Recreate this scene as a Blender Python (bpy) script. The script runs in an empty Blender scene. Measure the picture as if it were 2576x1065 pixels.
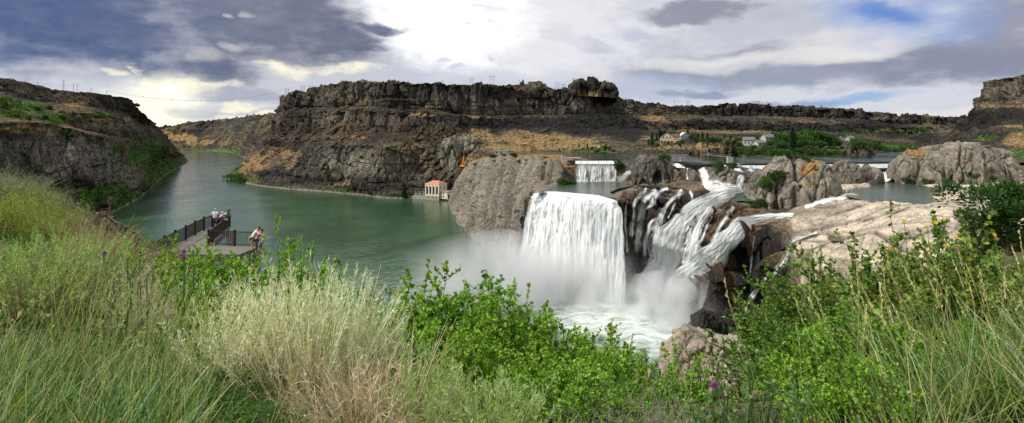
import bpy, bmesh, math, random
import numpy as np
from mathutils import Vector, Matrix
from mathutils.bvhtree import BVHTree

random.seed(7)
RNG = np.random.default_rng(11)
C = bpy.context.scene.collection
F, U0, V0, CZ = 1431.0, 1288.0, 352.0, 70.0      # focal length, principal column, horizon row and eye height of the picture the survey was taken from

# ------------------------------------------------------------------ survey points
def W(u, v, Y):
    return ((u - U0) / F * Y, Y, CZ - (v - V0) / F * Y)
def Zp(u, v, z=0.0):
    return W(u, v, (CZ - z) * F / (v - V0))
def G(u, Y, z):
    return ((u - U0) / F * Y, Y, z)

# ------------------------------------------------------------------ noise
_P = np.random.default_rng(3).permutation(256)
_P = np.concatenate([_P, _P, _P])
_GR = np.random.default_rng(4).normal(size=(256, 3)); _GR /= np.linalg.norm(_GR, axis=1)[:, None]
def pn(x, y, z):
    x, y, z = np.broadcast_arrays(np.asarray(x, float), np.asarray(y, float), np.asarray(z, float))
    xi, yi, zi = np.floor(x).astype(int), np.floor(y).astype(int), np.floor(z).astype(int)
    fx, fy, fz = x - xi, y - yi, z - zi
    sx, sy, sz = [f * f * f * (f * (f * 6 - 15) + 10) for f in (fx, fy, fz)]
    xi, yi, zi = xi & 255, yi & 255, zi & 255
    out = 0
    for dx in (0, 1):
        for dy in (0, 1):
            for dz in (0, 1):
                g = _GR[_P[_P[_P[xi + dx] + yi + dy] + zi + dz] & 255]
                d = g[..., 0] * (fx - dx) + g[..., 1] * (fy - dy) + g[..., 2] * (fz - dz)
                out = out + d * (sx if dx else 1 - sx) * (sy if dy else 1 - sy) * (sz if dz else 1 - sz)
    return out * 1.6
def fbm(x, y, z, o=4, g=0.5):
    a, t, n = 1.0, 0.0, 0.0
    for i in range(o):
        t = t + a * pn(x * 2 ** i + 17.3 * i, y * 2 ** i - 9.1 * i, z * 2 ** i + 5.7 * i); n += a; a *= g
    return t / n
def ridg(x, y, z, o=3):
    a, t, n = 1.0, 0.0, 0.0
    for i in range(o):
        t = t + a * (1 - 2 * np.abs(pn(x * 2 ** i + 7.3 * i, y * 2 ** i + 3.1 * i, z * 2 ** i - 2.7 * i))); n += a; a *= 0.5
    return t / n
_WR = np.random.default_rng(8).uniform(size=(256, 4))
_WT = np.random.default_rng(18).normal(size=(256, 3))
def worley(x, y, z, tilt=False):
    """cell noise: distance to the nearest and second nearest seed, the nearest cell's own number and (tilt) its own sloping plane"""
    xi, yi, zi = np.floor(x).astype(int), np.floor(y).astype(int), np.floor(z).astype(int)
    f1 = np.full(x.shape, 9.0); f2 = np.full(x.shape, 9.0); r = np.zeros(x.shape); tl = np.zeros(x.shape)
    for dx in (-1, 0, 1):
        for dy in (-1, 0, 1):
            for dz in (-1, 0, 1):
                cx, cy, cz = xi + dx, yi + dy, zi + dz
                k = _P[_P[_P[cx & 255] + (cy & 255)] + (cz & 255)] & 255; h = _WR[k]
                ex, ey, ez = x - cx - h[..., 0], y - cy - h[..., 1], z - cz - h[..., 2]
                d = ex * ex + ey * ey + ez * ez
                n1 = d < f1
                f2 = np.where(n1, f1, np.minimum(f2, d)); r = np.where(n1, h[..., 3], r); f1 = np.where(n1, d, f1)
                if tilt: g = _WT[k]; tl = np.where(n1, g[..., 0] * ex + g[..., 1] * ey + g[..., 2] * ez, tl)
    return (np.sqrt(f1), np.sqrt(f2), r) + ((tl,) if tilt else ())
def blocks(x, y, z, s, zs=.3, crack=.6, warp=.25, tilt=1.0):
    """fractured rock: every block has its own depth and its own sloping face, with an open joint between neighbours"""
    wx = warp * pn(x * s * .7 + 3, y * s * .7, z * s * .5); wz = warp * pn(x * s * .7, y * s * .7 + 5, z * s * .5 + 2)
    f1, f2, r, tl = worley(x * s + wx, y * s + wx, z * s * zs + wz, True)
    e = f2 - f1
    return (r - .5) * 1.4 * sst(0, .08, e) + tilt * tl * .95 - crack * np.exp(-e / .055)
def sst(a, b, x):
    t = np.clip((x - a) / (b - a), 0, 1); return t * t * (3 - 2 * t)
def mixc(a, b, t):
    return a * (1 - t[..., None]) + np.asarray(b) * t[..., None]

# ------------------------------------------------------------------ mesh helpers
def np_mesh(name, V, faces_flat, loops_per, mats=(), smooth=True, col=None, fmat=None):
    me = bpy.data.meshes.new(name)
    V = np.asarray(V, np.float32)
    n = len(faces_flat) // loops_per
    me.vertices.add(len(V)); me.vertices.foreach_set('co', V.ravel())
    me.loops.add(len(faces_flat)); me.loops.foreach_set('vertex_index', np.asarray(faces_flat, np.int32))
    me.polygons.add(n)
    me.polygons.foreach_set('loop_start', np.arange(n, dtype=np.int32) * loops_per)
    me.polygons.foreach_set('loop_total', np.full(n, loops_per, np.int32))
    me.polygons.foreach_set('use_smooth', np.full(n, smooth, bool))
    for m in mats: me.materials.append(m)
    if fmat is not None: me.polygons.foreach_set('material_index', np.asarray(fmat, np.int32))
    me.update(calc_edges=True); me.validate()
    if col is not None:
        ca = me.color_attributes.new('Col', 'FLOAT_COLOR', 'POINT')
        c4 = np.ones((len(V), 4), np.float32); c4[:, :3] = col
        ca.data.foreach_set('color', c4.ravel())
    return me
def grid_faces(R, Cc, flip=False):
    i = np.arange(R - 1)[:, None] * Cc + np.arange(Cc - 1)[None, :]
    q = np.stack([i, i + 1, i + Cc + 1, i + Cc], -1).reshape(-1, 4)
    if flip: q = q[:, ::-1]
    return q.ravel()
def link(name, me, parent=None, **props):
    o = bpy.data.objects.new(name, me); C.objects.link(o)
    if parent is not None: o.parent = parent
    for k, v in props.items():
        if v is not None: o[k] = v
    return o
def structure(name, me): return link(name, me, kind='structure')
def stuff(name, me, label=None, category=None): return link(name, me, kind='stuff', label=label, category=category)
def thing(name, label, cat, loc=(0, 0, 0), rotz=0.0, group=None, me=None):
    o = bpy.data.objects.new(name, me); C.objects.link(o)
    o.location = loc; o.rotation_euler = (0, 0, rotz); o['label'] = label; o['category'] = cat
    if me is None: o.empty_display_size = 0.2
    if group: o['group'] = group
    return o
def copy_tree(o, parent=None, label=None, group=None):
    c = o.copy(); C.objects.link(c)
    if parent is not None: c.parent = parent
    if label: c['label'] = label
    if group: c['group'] = group
    for ch in list(o.children): copy_tree(ch, c)
    return c

# ------------------------------------------------------------------ simple solids gathered into one mesh
class MB:
    def __init__(s): s.bm = bmesh.new()
    def box(s, c, size, rz=0.0, rx=0.0, ry=0.0, bevel=0.0):
        m = Matrix.Translation(c) @ Matrix.Rotation(rz, 4, 'Z') @ Matrix.Rotation(ry, 4, 'Y') @ Matrix.Rotation(rx, 4, 'X') @ Matrix.Diagonal((*size, 1))
        r = bmesh.ops.create_cube(s.bm, size=1, matrix=m)
        if bevel:
            es = list({e for v in r['verts'] for e in v.link_edges})
            bmesh.ops.bevel(s.bm, geom=es, offset=bevel, segments=2, affect='EDGES', profile=0.5)
        return s
    def beam(s, a, b, w, h=None):
        a, b = Vector(a), Vector(b); d = b - a
        q = d.to_track_quat('Z', 'Y').to_matrix().to_4x4()
        m = Matrix.Translation((a + b) / 2) @ q @ Matrix.Diagonal((w, h or w, d.length, 1))
        bmesh.ops.create_cube(s.bm, size=1, matrix=m); return s
    def tube(s, a, b, r0, r1=None, n=8):
        a, b = Vector(a), Vector(b); d = b - a
        q = d.to_track_quat('Z', 'Y').to_matrix().to_4x4()
        m = Matrix.Translation((a + b) / 2) @ q
        bmesh.ops.create_cone(s.bm, cap_ends=True, segments=n, radius1=r0, radius2=r0 if r1 is None else r1, depth=d.length, matrix=m); return s
    def ball(s, c, r, n=12, sc=(1, 1, 1)):
        m = Matrix.Translation(c) @ Matrix.Diagonal((*sc, 1))
        bmesh.ops.create_uvsphere(s.bm, u_segments=n, v_segments=max(6, n // 2 + 2), radius=r, matrix=m); return s
    def poly(s, pts):
        s.bm.faces.new([s.bm.verts.new(p) for p in pts]); return s
    def prism(s, pts, d):
        """flat outline pts (3-D, planar) pushed along d"""
        d = Vector(d); a = [s.bm.verts.new(p) for p in pts]; b = [s.bm.verts.new(Vector(p) + d) for p in pts]
        n = len(pts); s.bm.faces.new(a[::-1]); s.bm.faces.new(b)
        for i in range(n): s.bm.faces.new([a[i], a[(i + 1) % n], b[(i + 1) % n], b[i]])
        return s
    def build(s, name, mat, parent=None, smooth=False, **props):
        bmesh.ops.recalc_face_normals(s.bm, faces=s.bm.faces[:])
        me = bpy.data.meshes.new(name); s.bm.to_mesh(me); s.bm.free()
        me.materials.append(mat)
        if smooth:
            for p in me.polygons: p.use_smooth = True
        return link(name, me, parent, **props)

# ------------------------------------------------------------------ node helpers
def new_mat(name):
    m = bpy.data.materials.new(name); m.use_nodes = True
    nt = m.node_tree; nt.nodes.clear()
    return m, nt
class N:
    """tiny wrapper: n.add(type, props, inputs)"""
    def __init__(s, nt): s.nt = nt
    def add(s, t, inputs=None, **props):
        nd = s.nt.nodes.new(t)
        for k, v in props.items(): setattr(nd, k, v)
        for k, v in (inputs or {}).items():
            sk = nd.inputs[k]
            if isinstance(v, bpy.types.NodeSocket): s.nt.links.new(v, sk)
            else: sk.default_value = v
        return nd
    def math(s, op, a, b=None, c=None, clamp=False):
        ins = {0: a}
        if b is not None: ins[1] = b
        if c is not None: ins[2] = c
        return s.add('ShaderNodeMath', ins, operation=op, use_clamp=clamp).outputs[0]
    def vmath(s, op, a, b=None, sc=None):
        ins = {0: a}
        if b is not None: ins[1] = b
        if sc is not None: ins['Scale'] = sc
        nd = s.add('ShaderNodeVectorMath', ins, operation=op)
        return nd.outputs['Value'] if op in ('DOT_PRODUCT', 'LENGTH', 'DISTANCE') else nd.outputs[0]
    def noise(s, vec, scale, detail=4, rough=0.55, dist=0.0):
        return s.add('ShaderNodeTexNoise', {'Vector': vec, 'Scale': scale, 'Detail': detail, 'Roughness': rough, 'Distortion': dist}).outputs['Fac']
    def mix(s, f, a, b, blend='MIX'):
        nd = s.add('ShaderNodeMix', data_type='RGBA', blend_type=blend)
        for k, v in ((0, f), (6, a), (7, b)):
            if isinstance(v, bpy.types.NodeSocket): s.nt.links.new(v, nd.inputs[k])
            else: nd.inputs[k].default_value = v if k == 0 else (*v[:3], 1)
        return nd.outputs[2]
    def ramp(s, f, a, b, lo=0.0, hi=1.0):
        return s.add('ShaderNodeMapRange', {0: f, 1: a, 2: b, 3: lo, 4: hi}, interpolation_type='SMOOTHSTEP').outputs[0]
    def scale(s, vec, v):
        return s.vmath('MULTIPLY', vec, v)
def principled(name, color, rough=0.7, metal=0.0, spec=0.3, var=0.0, vscale=8.0, bump=0.0, bscale=30.0, coat=0.0):
    m, nt = new_mat(name); n = N(nt)
    out = n.add('ShaderNodeOutputMaterial')
    geo = n.add('ShaderNodeTexCoord').outputs['Object']
    col = (*color, 1)
    ins = {'Roughness': rough, 'Metallic': metal, 'Specular IOR Level': spec}
    if var:
        f = n.noise(geo, vscale, 5, 0.6)
        col = n.mix(n.ramp(f, 0.3, 0.7), [c * (1 - var) for c in color], [min(1, c * (1 + var)) for c in color])
    ins['Base Color'] = col
    if bump:
        b = n.add('ShaderNodeBump', {'Height': n.noise(geo, bscale, 4, 0.6), 'Strength': bump, 'Distance': 0.05})
        ins['Normal'] = b.outputs[0]
    p = n.add('ShaderNodeBsdfPrincipled', ins)
    nt.links.new(p.outputs[0], out.inputs[0])
    return m
# ================================================================== MATERIALS OF THE LAND
def rock_mat(name, fine=0.9, vert=0.5, bump=1.0, gloss=0.0, contrast=0.45, dscale=0.6):
    """stone: the mesh's own colour regions (grass, talus, rock kinds) broken up by fine grain, joints and pits"""
    m, nt = new_mat(name); n = N(nt)
    out = n.add('ShaderNodeOutputMaterial')
    pos = n.add('ShaderNodeNewGeometry').outputs['Position']
    col = n.add('ShaderNodeAttribute', attribute_name='Col').outputs['Color']
    f1 = n.noise(pos, fine, 7, 0.68)
    f2 = n.noise(n.scale(pos, (1.0, 1.0, 0.12)), vert, 6, 0.62)
    vor = n.add('ShaderNodeTexVoronoi', {'Vector': n.scale(pos, (1, 1, 0.35)), 'Scale': vert * 0.9}, feature='DISTANCE_TO_EDGE').outputs['Distance']
    crack = n.ramp(vor, 0.0, 0.05)
    k = n.math('ADD', n.ramp(f1, 0.28, 0.72, 1 - contrast, 1 + contrast), n.ramp(f2, 0.3, 0.7, -contrast * 0.6, contrast * 0.6))
    c2 = n.mix(1.0, col, n.add('ShaderNodeCombineColor', {0: k, 1: k, 2: n.math('MULTIPLY', k, 0.98)}).outputs[0], 'MULTIPLY')
    h = n.math('ADD', n.math('MULTIPLY', f1, 1.0), n.math('ADD', n.math('MULTIPLY', f2, 1.2), n.math('MULTIPLY', crack, 0.25)))
    b = n.add('ShaderNodeBump', {'Height': h, 'Strength': bump, 'Distance': dscale})
    p = n.add('ShaderNodeBsdfPrincipled', {'Base Color': c2, 'Roughness': 0.92 - gloss, 'Specular IOR Level': 0.15 + gloss * 0.6, 'Normal': b.outputs[0]})
    nt.links.new(p.outputs[0], out.inputs[0])
    return m
M_far = rock_mat('basalt_far', fine=0.12, vert=0.10, bump=1.0, dscale=6.0, contrast=0.55)
M_mid = rock_mat('basalt_wall', fine=0.45, vert=0.30, bump=1.0, dscale=3.0, contrast=0.75)
M_tuff = rock_mat('grey_tuff', fine=0.5, vert=0.4, bump=0.9, dscale=1.5, contrast=0.38)
M_wet = rock_mat('wet_rock', fine=0.8, vert=0.5, bump=1.0, dscale=1.6, gloss=0.5, contrast=0.7)
M_pale = rock_mat('pale_rock', fine=0.9, vert=0.35, bump=1.0, dscale=0.9, contrast=0.32)
M_soil = rock_mat('hill_soil', fine=3.0, vert=2.0, bump=0.6, dscale=0.1, contrast=0.4)

BASALT, BASALT2 = np.array((.038, .033, .029)), np.array((.14, .125, .10))
TAN, TALUS = np.array((.27, .185, .088)), np.array((.022, .020, .020))
BROWN, GREEN, TUFF = np.array((.10, .068, .042)), np.array((.065, .135, .024)), np.array((.23, .205, .17))

# ------------------------------------------------------------------ terrain sheets
def resample(P, k, n, smooth=True):
    """P [k0,...]: resample axis 0 to n samples; k parameter per control"""
    t = np.linspace(k[0], k[-1], n) if np.isscalar(n) else n
    i = np.clip(np.searchsorted(k, t, 'right') - 1, 0, len(k) - 2)
    f = (t - k[i]) / (k[i + 1] - k[i])
    sh = (len(t),) + (1,) * (P.ndim - 1)
    f = f.reshape(sh)
    if not smooth: return P[i] * (1 - f) + P[i + 1] * f
    kk = k.reshape((len(k),) + (1,) * (P.ndim - 1))
    d = (P[1:] - P[:-1]) / (kk[1:] - kk[:-1])
    m = np.zeros_like(P); m[1:-1] = 0.5 * (d[1:] + d[:-1]); m[0] = d[0]; m[-1] = d[-1]
    m[1:-1] = np.where(d[1:] * d[:-1] <= 0, 0, m[1:-1])
    m[1:-1] = np.clip(np.abs(m[1:-1]), 0, 2.5 * np.minimum(np.abs(d[1:]), np.abs(d[:-1]))) * np.sign(m[1:-1])
    h = (k[i + 1] - k[i]).reshape(sh)
    return ((2*f**3 - 3*f**2 + 1) * P[i] + (f**3 - 2*f**2 + f) * h * m[i] + (-2*f**3 + 3*f**2) * P[i + 1] + (f**3 - f**2) * h * m[i + 1])
def sheet_pts(rows, nu, nv, wr=None, smooth_rows=False):
    P = np.array(rows, float)                        # R,C,3
    S = np.stack([U0 + F * P[..., 0] / P[..., 1], V0 - F * (P[..., 2] - CZ) / P[..., 1]], -1)
    dc = np.linalg.norm(np.diff(S, axis=1), axis=-1).mean(0) + 4
    kc = np.concatenate([[0], np.cumsum(dc)])
    dr = np.linalg.norm(np.diff(S, axis=0), axis=-1).mean(1) + 3
    if wr is not None: dr = dr * np.array(wr)
    kr = np.concatenate([[0], np.cumsum(dr)])
    Q = resample(P.transpose(1, 0, 2), kc, nu).transpose(1, 0, 2)      # R,nu,3
    tr = np.linspace(0, kr[-1], nv)
    Q = resample(Q, kr, tr, smooth_rows)                                # nv,nu,3
    rowpar = np.interp(tr, kr, np.arange(len(kr)))
    return Q, np.repeat(rowpar[:, None], Q.shape[1], 1)
def normals(Q):
    du = np.gradient(Q, axis=1); dv = np.gradient(Q, axis=0)
    n = np.cross(du, dv); L = np.linalg.norm(n, axis=-1, keepdims=True) + 1e-9
    n = n / L
    return n * np.sign((n[..., 2] - n[..., 1]).mean())
def uv_of(Q):
    return U0 + F * Q[..., 0] / np.maximum(Q[..., 1], 1), V0 - F * (Q[..., 2] - CZ) / np.maximum(Q[..., 1], 1)
def blobs(u, v, L):
    t = np.zeros_like(u)
    for (a, b, ra, rb, w) in L:
        t = np.maximum(t, w * np.exp(-(((u - a) / ra) ** 2 + ((v - b) / rb) ** 2) * 1.2))
    return t
def in_poly(u, v, P):
    P = np.array(P, float); ins = np.zeros(u.shape, bool); j = len(P) - 1
    for i in range(len(P)):
        c1 = (P[i, 1] > v) != (P[j, 1] > v)
        ins ^= c1 & (u < (P[j, 0] - P[i, 0]) * (v - P[i, 1]) / (P[j, 1] - P[i, 1] + 1e-12) + P[i, 0]); j = i
    return ins
def line_dist(u, v, P, vs=2.2):
    d = np.full(u.shape, 1e9)
    for (a, b), (c, e) in zip(P[:-1], P[1:]):
        t = np.clip(((u - a) * (c - a) + (v - b) * (e - b) * vs * vs) / ((c - a) ** 2 + ((e - b) * vs) ** 2), 0, 1)
        d = np.minimum(d, np.hypot(u - a - t * (c - a), (v - b - t * (e - b)) * vs))
    return d
def blur(a, ax, k):
    for _ in range(k):
        p = np.concatenate([a.take([0], ax), a, a.take([-1], ax)], ax)
        m = a.shape[ax]
        a = (p.take(range(0, m), ax) + 2 * p.take(range(1, m + 1), ax) + p.take(range(2, m + 2), ax)) / 4
    return a
BV = []                                              # (vertices, quads) of the land, for dropping things onto it
def register(V, faces, n=4):
    BV.append((V, np.asarray(faces).reshape(-1, n)))
_bvh = None
def hit_dir(o, d):
    global _bvh
    if _bvh is None or _bvh[1] != len(BV):
        vs, fs, b = [], [], 0
        for V, f in BV:
            vs.append(V); fs.append(f + b) if False else fs.extend((f + b).tolist()); b += len(V)
        _bvh = (BVHTree.FromPolygons([tuple(x) for x in np.concatenate(vs)], fs), len(BV))
    h = _bvh[0].ray_cast(Vector(o), Vector(d).normalized())
    return h[0]
def hit(u, v):
    return hit_dir((0, 0, CZ), W(u, v, 1.0) - np.array((0, 0, CZ)))
def drop(x, y, z=400): return hit_dir((x, y, z), (0, 0, -1))

def make_sheet(name, Q, mat, col, kind='structure', flip=False, reg=True, smooth=True):
    R, Cc = Q.shape[:2]
    f = grid_faces(R, Cc, flip)
    me = np_mesh(name, Q.reshape(-1, 3), f, 4, [mat], smooth, np.clip(col, 0, 1).reshape(-1, 3))
    if reg: register(Q.reshape(-1, 3), f)
    return structure(name, me) if kind == 'structure' else me

def cliff_col(Q, Nn, u, v, tan=0.5, tanB=(), talB=(), grnB=(), brnB=(), paleB=(), sc=1.0, base=None):
    x, y, z = Q[..., 0] * sc, Q[..., 1] * sc, Q[..., 2] * sc
    a = fbm(x * .03, y * .03, z * .03, 5)
    st = fbm(x * .004, y * .004, z * .16, 4)          # lava flow strata
    big = fbm(x * .008 + 40, y * .008, z * .01, 3)
    b0, b1 = (BASALT, BASALT2) if base is None else base
    jn = fbm(x * .10, y * .10, z * .012, 3)            # upright joints
    c = mixc(np.broadcast_to(b0, Q.shape), b1, np.clip(.20 + .75 * a + .55 * st + .35 * big + .45 * jn, 0, 1))
    c = mixc(c, BASALT2 * 1.9, np.clip(blobs(u, v, paleB) * (.75 + 1.0 * a), 0, .95))  # patches of paler grey basalt, the rock's own tone
    c = mixc(c, BROWN, np.clip(blobs(u, v, brnB) + .8 * a * (blobs(u, v, brnB) > .1), 0, .9))
    nz = np.abs(Nn[..., 2])
    g = sst(.42, .72, nz + .55 * a) * np.clip(tan + .9 * big, 0, 1)
    tb = blobs(u, v, tanB)
    g = np.maximum(g, sst(.25, .6, tb + .9 * a * (tb > .05)))
    tl = blobs(u, v, talB)
    g = g * (1 - sst(.2, .5, tl + .35 * a))
    c = mixc(c, TAN * (1 + .35 * fbm(x * .2, y * .2, z * .2, 2)[..., None]), np.clip(g, 0, 1))
    c = mixc(c, TALUS, sst(.25, .55, tl + .5 * a * (tl > .03)))
    gb = blobs(u, v, grnB)
    gr = sst(.3, .6, gb + .8 * fbm(x * .06, y * .06, z * .06 + 9, 4) * (gb > .05))
    c = mixc(c, GREEN * (1 + .7 * fbm(x * .3, y * .3, z * .3, 3)[..., None]), gr)
    c = mixc(c, np.array((.27,.24,.19)), .8 * sst(2.2, .6, Q[..., 2] + 1.2 * a) * (Q[..., 2] > -2))
    return c, gr

SCRUB = []          # (points, size, green) gathered from the slopes for the scrub cover
def rough(Q, Nn, A, f=0.02, flute=0.5, strata=0.5, fine=0.35, ff=0.09):
    """height of the broken rock along the normal"""
    x, y, z = Q[..., 0], Q[..., 1], Q[..., 2]
    d = fbm(x * f, y * f, z * f, 4) * .9
    d = d + flute * (.9 * blocks(x, y, z, f * 2.6, .20) + .75 * blocks(x + 31, y, z, f * 6.5, .38))
    d = d + strata * .7 * np.round(2.5 * fbm(x * f * .25, y * f * .25, z * f * 3.2, 2)) / 2.5
    d = d + fine * ridg(x * ff, y * ff, z * ff * .6, 4) * .6
    return d * A
def edge_fade(Q, top=True):
    return 1.0

# ------------------------------------------------------------------ left canyon wall
rows = [
 [G(-420,380,-3),G(-100,440,-3),G(120,480,-3),Zp(242,546),Zp(309,522),Zp(361,491),Zp(414,443),Zp(472,402),Zp(430,396)],
 [W(-400,500,395),W(-60,505,455),W(110,520,492),W(216,512,508),W(303,488,600),W(356,474,716),W(405,430,1095),W(464,395,1995),W(428,388,2280)],
 [W(-400,300,410),W(0,309,470),W(95,309,500),W(205,330,520),W(272,366,606),W(345,425,720),W(400,402,1100),W(458,390,2000),W(424,384,2290)],
 [W(-400,285,440),W(0,290,505),W(110,300,540),W(215,331,610),W(296,345,700),W(365,356,840),W(420,372,1150),W(456,387,2005),W(422,382,2295)],
 [W(-380,260,470),W(0,262,540),W(115,277,580),W(213,284,620),W(293,298,715),W(352,324,855),W(412,350,1170),W(454,385,2008),W(420,380,2298)],
 [W(-380,232,520),W(0,240,585),W(115,256,625),W(213,268,670),W(293,277,760),W(350,308,890),W(402,334,1200),W(450,383,2012),W(418,378,2300)],
 [W(-360,180,540),W(0,197,600),W(100,217,640),W(200,233,690),W(308,243,775),W(371,297,905),W(397,320,1215),W(445,381,2016),W(416,376,2305)],
]
rows.append([(x * 1.35 - 40, y * 1.35, z) for (x, y, z) in rows[-1]])
Q, rp = sheet_pts(rows, 420, 280, wr=[1,1,1,1,1,1,.6])
Nn = normals(Q); u, v = uv_of(Q)
fade = np.minimum(1, sst(0, .6, rp)) * (1 - .75 * sst(6.0, 6.6, rp))
nz = np.abs(Nn[..., 2:3])
Q = Q + Nn * (rough(Q, Nn, 1.0, .018) * fade)[..., None] * np.clip(7 - Q[..., 1:2] * .002, 2, 7) * np.clip(1.25 - nz, .3, 1)
Nn = normals(Q)
greyB = [(120,400,150,60,1),(250,410,90,60,1),(330,445,50,35,.9),(-150,400,200,90,1)]
c, gr = cliff_col(Q, Nn, u, v, .22,
    tanB=[(40,325,70,14,.9),(200,262,60,7,.6),(250,300,40,6,.7),(430,385,25,10,.8),(330,300,40,8,.6)],
    grnB=[(30,275,95,22,1),(140,295,70,14,.9),(260,290,50,10,.8),(265,490,70,32,1.2),(300,505,60,25,1.1),(330,395,22,30,.85),(290,375,20,28,.8),(380,380,50,38,.9),(400,415,60,30,1.0),(360,455,40,22,.7),(-100,290,150,30,1),(420,440,60,18,1)],
    paleB=[(270,318,80,12,.6),(330,318,40,14,.6)])
tu = sst(.2, .6, blobs(u, v, greyB) + .3 * fbm(Q[...,0]*.03, Q[...,1]*.03, Q[...,2]*.03, 3)) * (1 - gr) * sst(.9, 1.15, rp) * (1 - sst(1.95, 2.2, rp))
x, y, z = Q[...,0], Q[...,1], Q[...,2]
c = mixc(c, TUFF * .62 * (1 + .5 * ridg(x*.05, y*.05, z*.008, 3)[..., None]), tu)
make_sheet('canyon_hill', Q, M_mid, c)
SCRUB.append((Q, u, v, gr, 1.5, 900))

# ------------------------------------------------------------------ far canyon bend
rows = [
 [W(250,388,3500),Zp(340,384),Zp(430,382),Zp(520,380.5),Zp(575,383),Zp(612,396),Zp(640,400),W(760,402,2080),W(900,402,2000)],
 [W(250,362,3650),W(340,360,3550),W(430,358,3600),W(520,356,3600),W(575,358,3350),W(615,376,2400),W(645,378,2200),W(760,380,2150),W(900,380,2050)],
 [W(250,345,3800),W(340,343,3700),W(430,341,3750),W(520,336,3750),W(580,332,3480),W(625,334,2550),W(655,330,2300),W(760,330,2250),W(900,330,2150)],
 [W(250,322,3850),W(340,320,3740),W(430,315,3800),W(500,305,3800),W(585,297,3520),W(635,290,2600),W(665,286,2350),W(760,284,2300),W(900,284,2200)],
]
rows.append([(x * 1.3, y * 1.3, z) for (x, y, z) in rows[-1]])
Q, rp = sheet_pts(rows, 220, 90, wr=[1,1,1,.4])
Nn = normals(Q); u, v = uv_of(Q)
fade = sst(0, .5, rp) * (1 - .6 * sst(3.0, 3.3, rp))
Q = Q + Nn * (rough(Q, Nn, 14.0, .006, ff=.03) * fade)[..., None]
Nn = normals(Q)
c, gr = cliff_col(Q, Nn, u, v, .25, tanB=[(440,345,60,14,1),(540,360,60,10,.5)], grnB=[(560,380,70,6,.8),(470,378,80,4,.6)], sc=.35)
make_sheet('far_hill', Q, M_far, c)

# ------------------------------------------------------------------ mesa and far canyon wall (right bank)
rows = [
 # shore / foot
 [Zp(640,400),Zp(600,425),Zp(569,449),Zp(620,462),Zp(700,474),Zp(800,482),Zp(900,490),Zp(990,500),Zp(1062,496),G(1140,700,0),G(1210,600,12),G(1330,560,50),G(1450,545,54),G(1640,500,56),G(1750,490,56),G(1880,440,56),G(2100,460,56),G(2230,560,56),G(2340,660,56),G(2460,660,56),G(2750,600,56)],
 [W(650,372,2100),W(625,400,1390),W(600,430,1060),W(650,428,935),W(720,442,850),W(800,455,800),W(880,458,750),W(960,462,705),W(1060,452,722),W(1130,432,720),W(1210,412,670),W(1330,391,600),W(1450,384,600),W(1640,377,560),W(1750,379,550),W(1890,380,500),W(2100,378,520),W(2240,374,640),W(2340,372,720),W(2450,355,760),W(2750,340,700)],
 [W(655,352,2110),W(650,380,1400),W(640,397,1080),W(700,385,960),W(760,375,870),W(820,370,815),W(900,366,765),W(970,370,720),W(1070,400,740),W(1130,396,735),W(1210,372,720),W(1330,366,720),W(1450,362,700),W(1640,362,660),W(1750,358,680),W(1890,357,640),W(2100,357,680),W(2250,355,800),W(2340,352,850),W(2450,338,850),W(2750,320,800)],
 [W(672,340,2120),W(672,350,1420),W(676,350,1110),W(712,340,1000),W(780,335,910),W(840,332,850),W(910,332,810),W(990,335,780),W(1080,330,770),W(1140,331,765),W(1220,327,780),W(1330,330,800),W(1450,330,810),W(1620,330,880),W(1750,328,960),W(1900,330,985),W(2100,334,960),W(2260,338,990),W(2340,335,1020),W(2450,325,1000),W(2750,312,1000)],
 [W(725,325,2125),W(718,320,1425),W(704,300,1115),W(716,285,1005),W(790,280,920),W(850,278,860),W(920,278,820),W(1000,282,795),W(1090,286,790),W(1150,300,785),W(1230,302,800),W(1330,303,840),W(1450,305,850),W(1610,308,900),W(1750,302,985),W(1900,304,1005),W(2100,310,985),W(2270,320,1010),W(2340,320,1040),W(2450,318,1080),W(2750,308,1080)],
 [W(735,315,2135),W(726,310,1440),W(707,290,1125),W(719,275,1030),W(795,271,945),W(850,268,880),W(920,268,840),W(1000,272,815),W(1090,276,820),W(1150,290,825),W(1230,292,840),W(1330,290,880),W(1450,292,890),W(1600,292,950),W(1750,290,1050),W(1900,292,1070),W(2100,298,1060),W(2280,312,1100),W(2345,314,1120),W(2450,314,1150),W(2750,308,1150)],
 [W(745,290,2150),W(732,262,1450),W(708,243,1130),W(726,239,1036),W(813,218,950),W(860,210,885),W(930,206,845),W(990,204,820),W(1090,211,825),W(1150,212,830),W(1230,214,848),W(1330,224,886),W(1450,230,896),W(1555,250,955),W(1720,268,1056),W(1860,263,1076),W(2100,273,1066),W(2280,290,1106),W(2360,294,1126),W(2450,300,1160),W(2750,306,1160)],
]
rows.append([(x * 1.06, y * 1.06, z - 1) for (x, y, z) in rows[-1]])
rows.append([(x * 2.2, y * 2.2, z - 6) for (x, y, z) in rows[-1]])
Q, rp = sheet_pts(rows, 1150, 330, wr=[1,1,1,1,1,1.1,.5,.25])
Nn = normals(Q); u, v = uv_of(Q)
fade = sst(0, .5, rp) * (1 - .8 * sst(6.0, 6.5, rp))
nz = np.abs(Nn[..., 2:3])
dep = np.clip(Q[..., 1:2] / 800, .6, 2.2)
amp = 6.5 * dep * np.clip(1.3 - nz, .28, 1.0)
Q = Q + Nn * (rough(Q, Nn, 1.0, .016, flute=.55, strata=.75, fine=.5, ff=.07) * fade)[..., None] * amp
jag = blocks(x0 := Q[...,0], Q[...,1], 0 * x0, .022, 1, .3) * 3.2 + blocks(x0, Q[...,1], 0 * x0, .07, 1, .4) * 1.6
Q[..., 2] += jag * sst(5.5, 5.95, rp) * (1 - .6 * sst(6.3, 7, rp))
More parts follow.
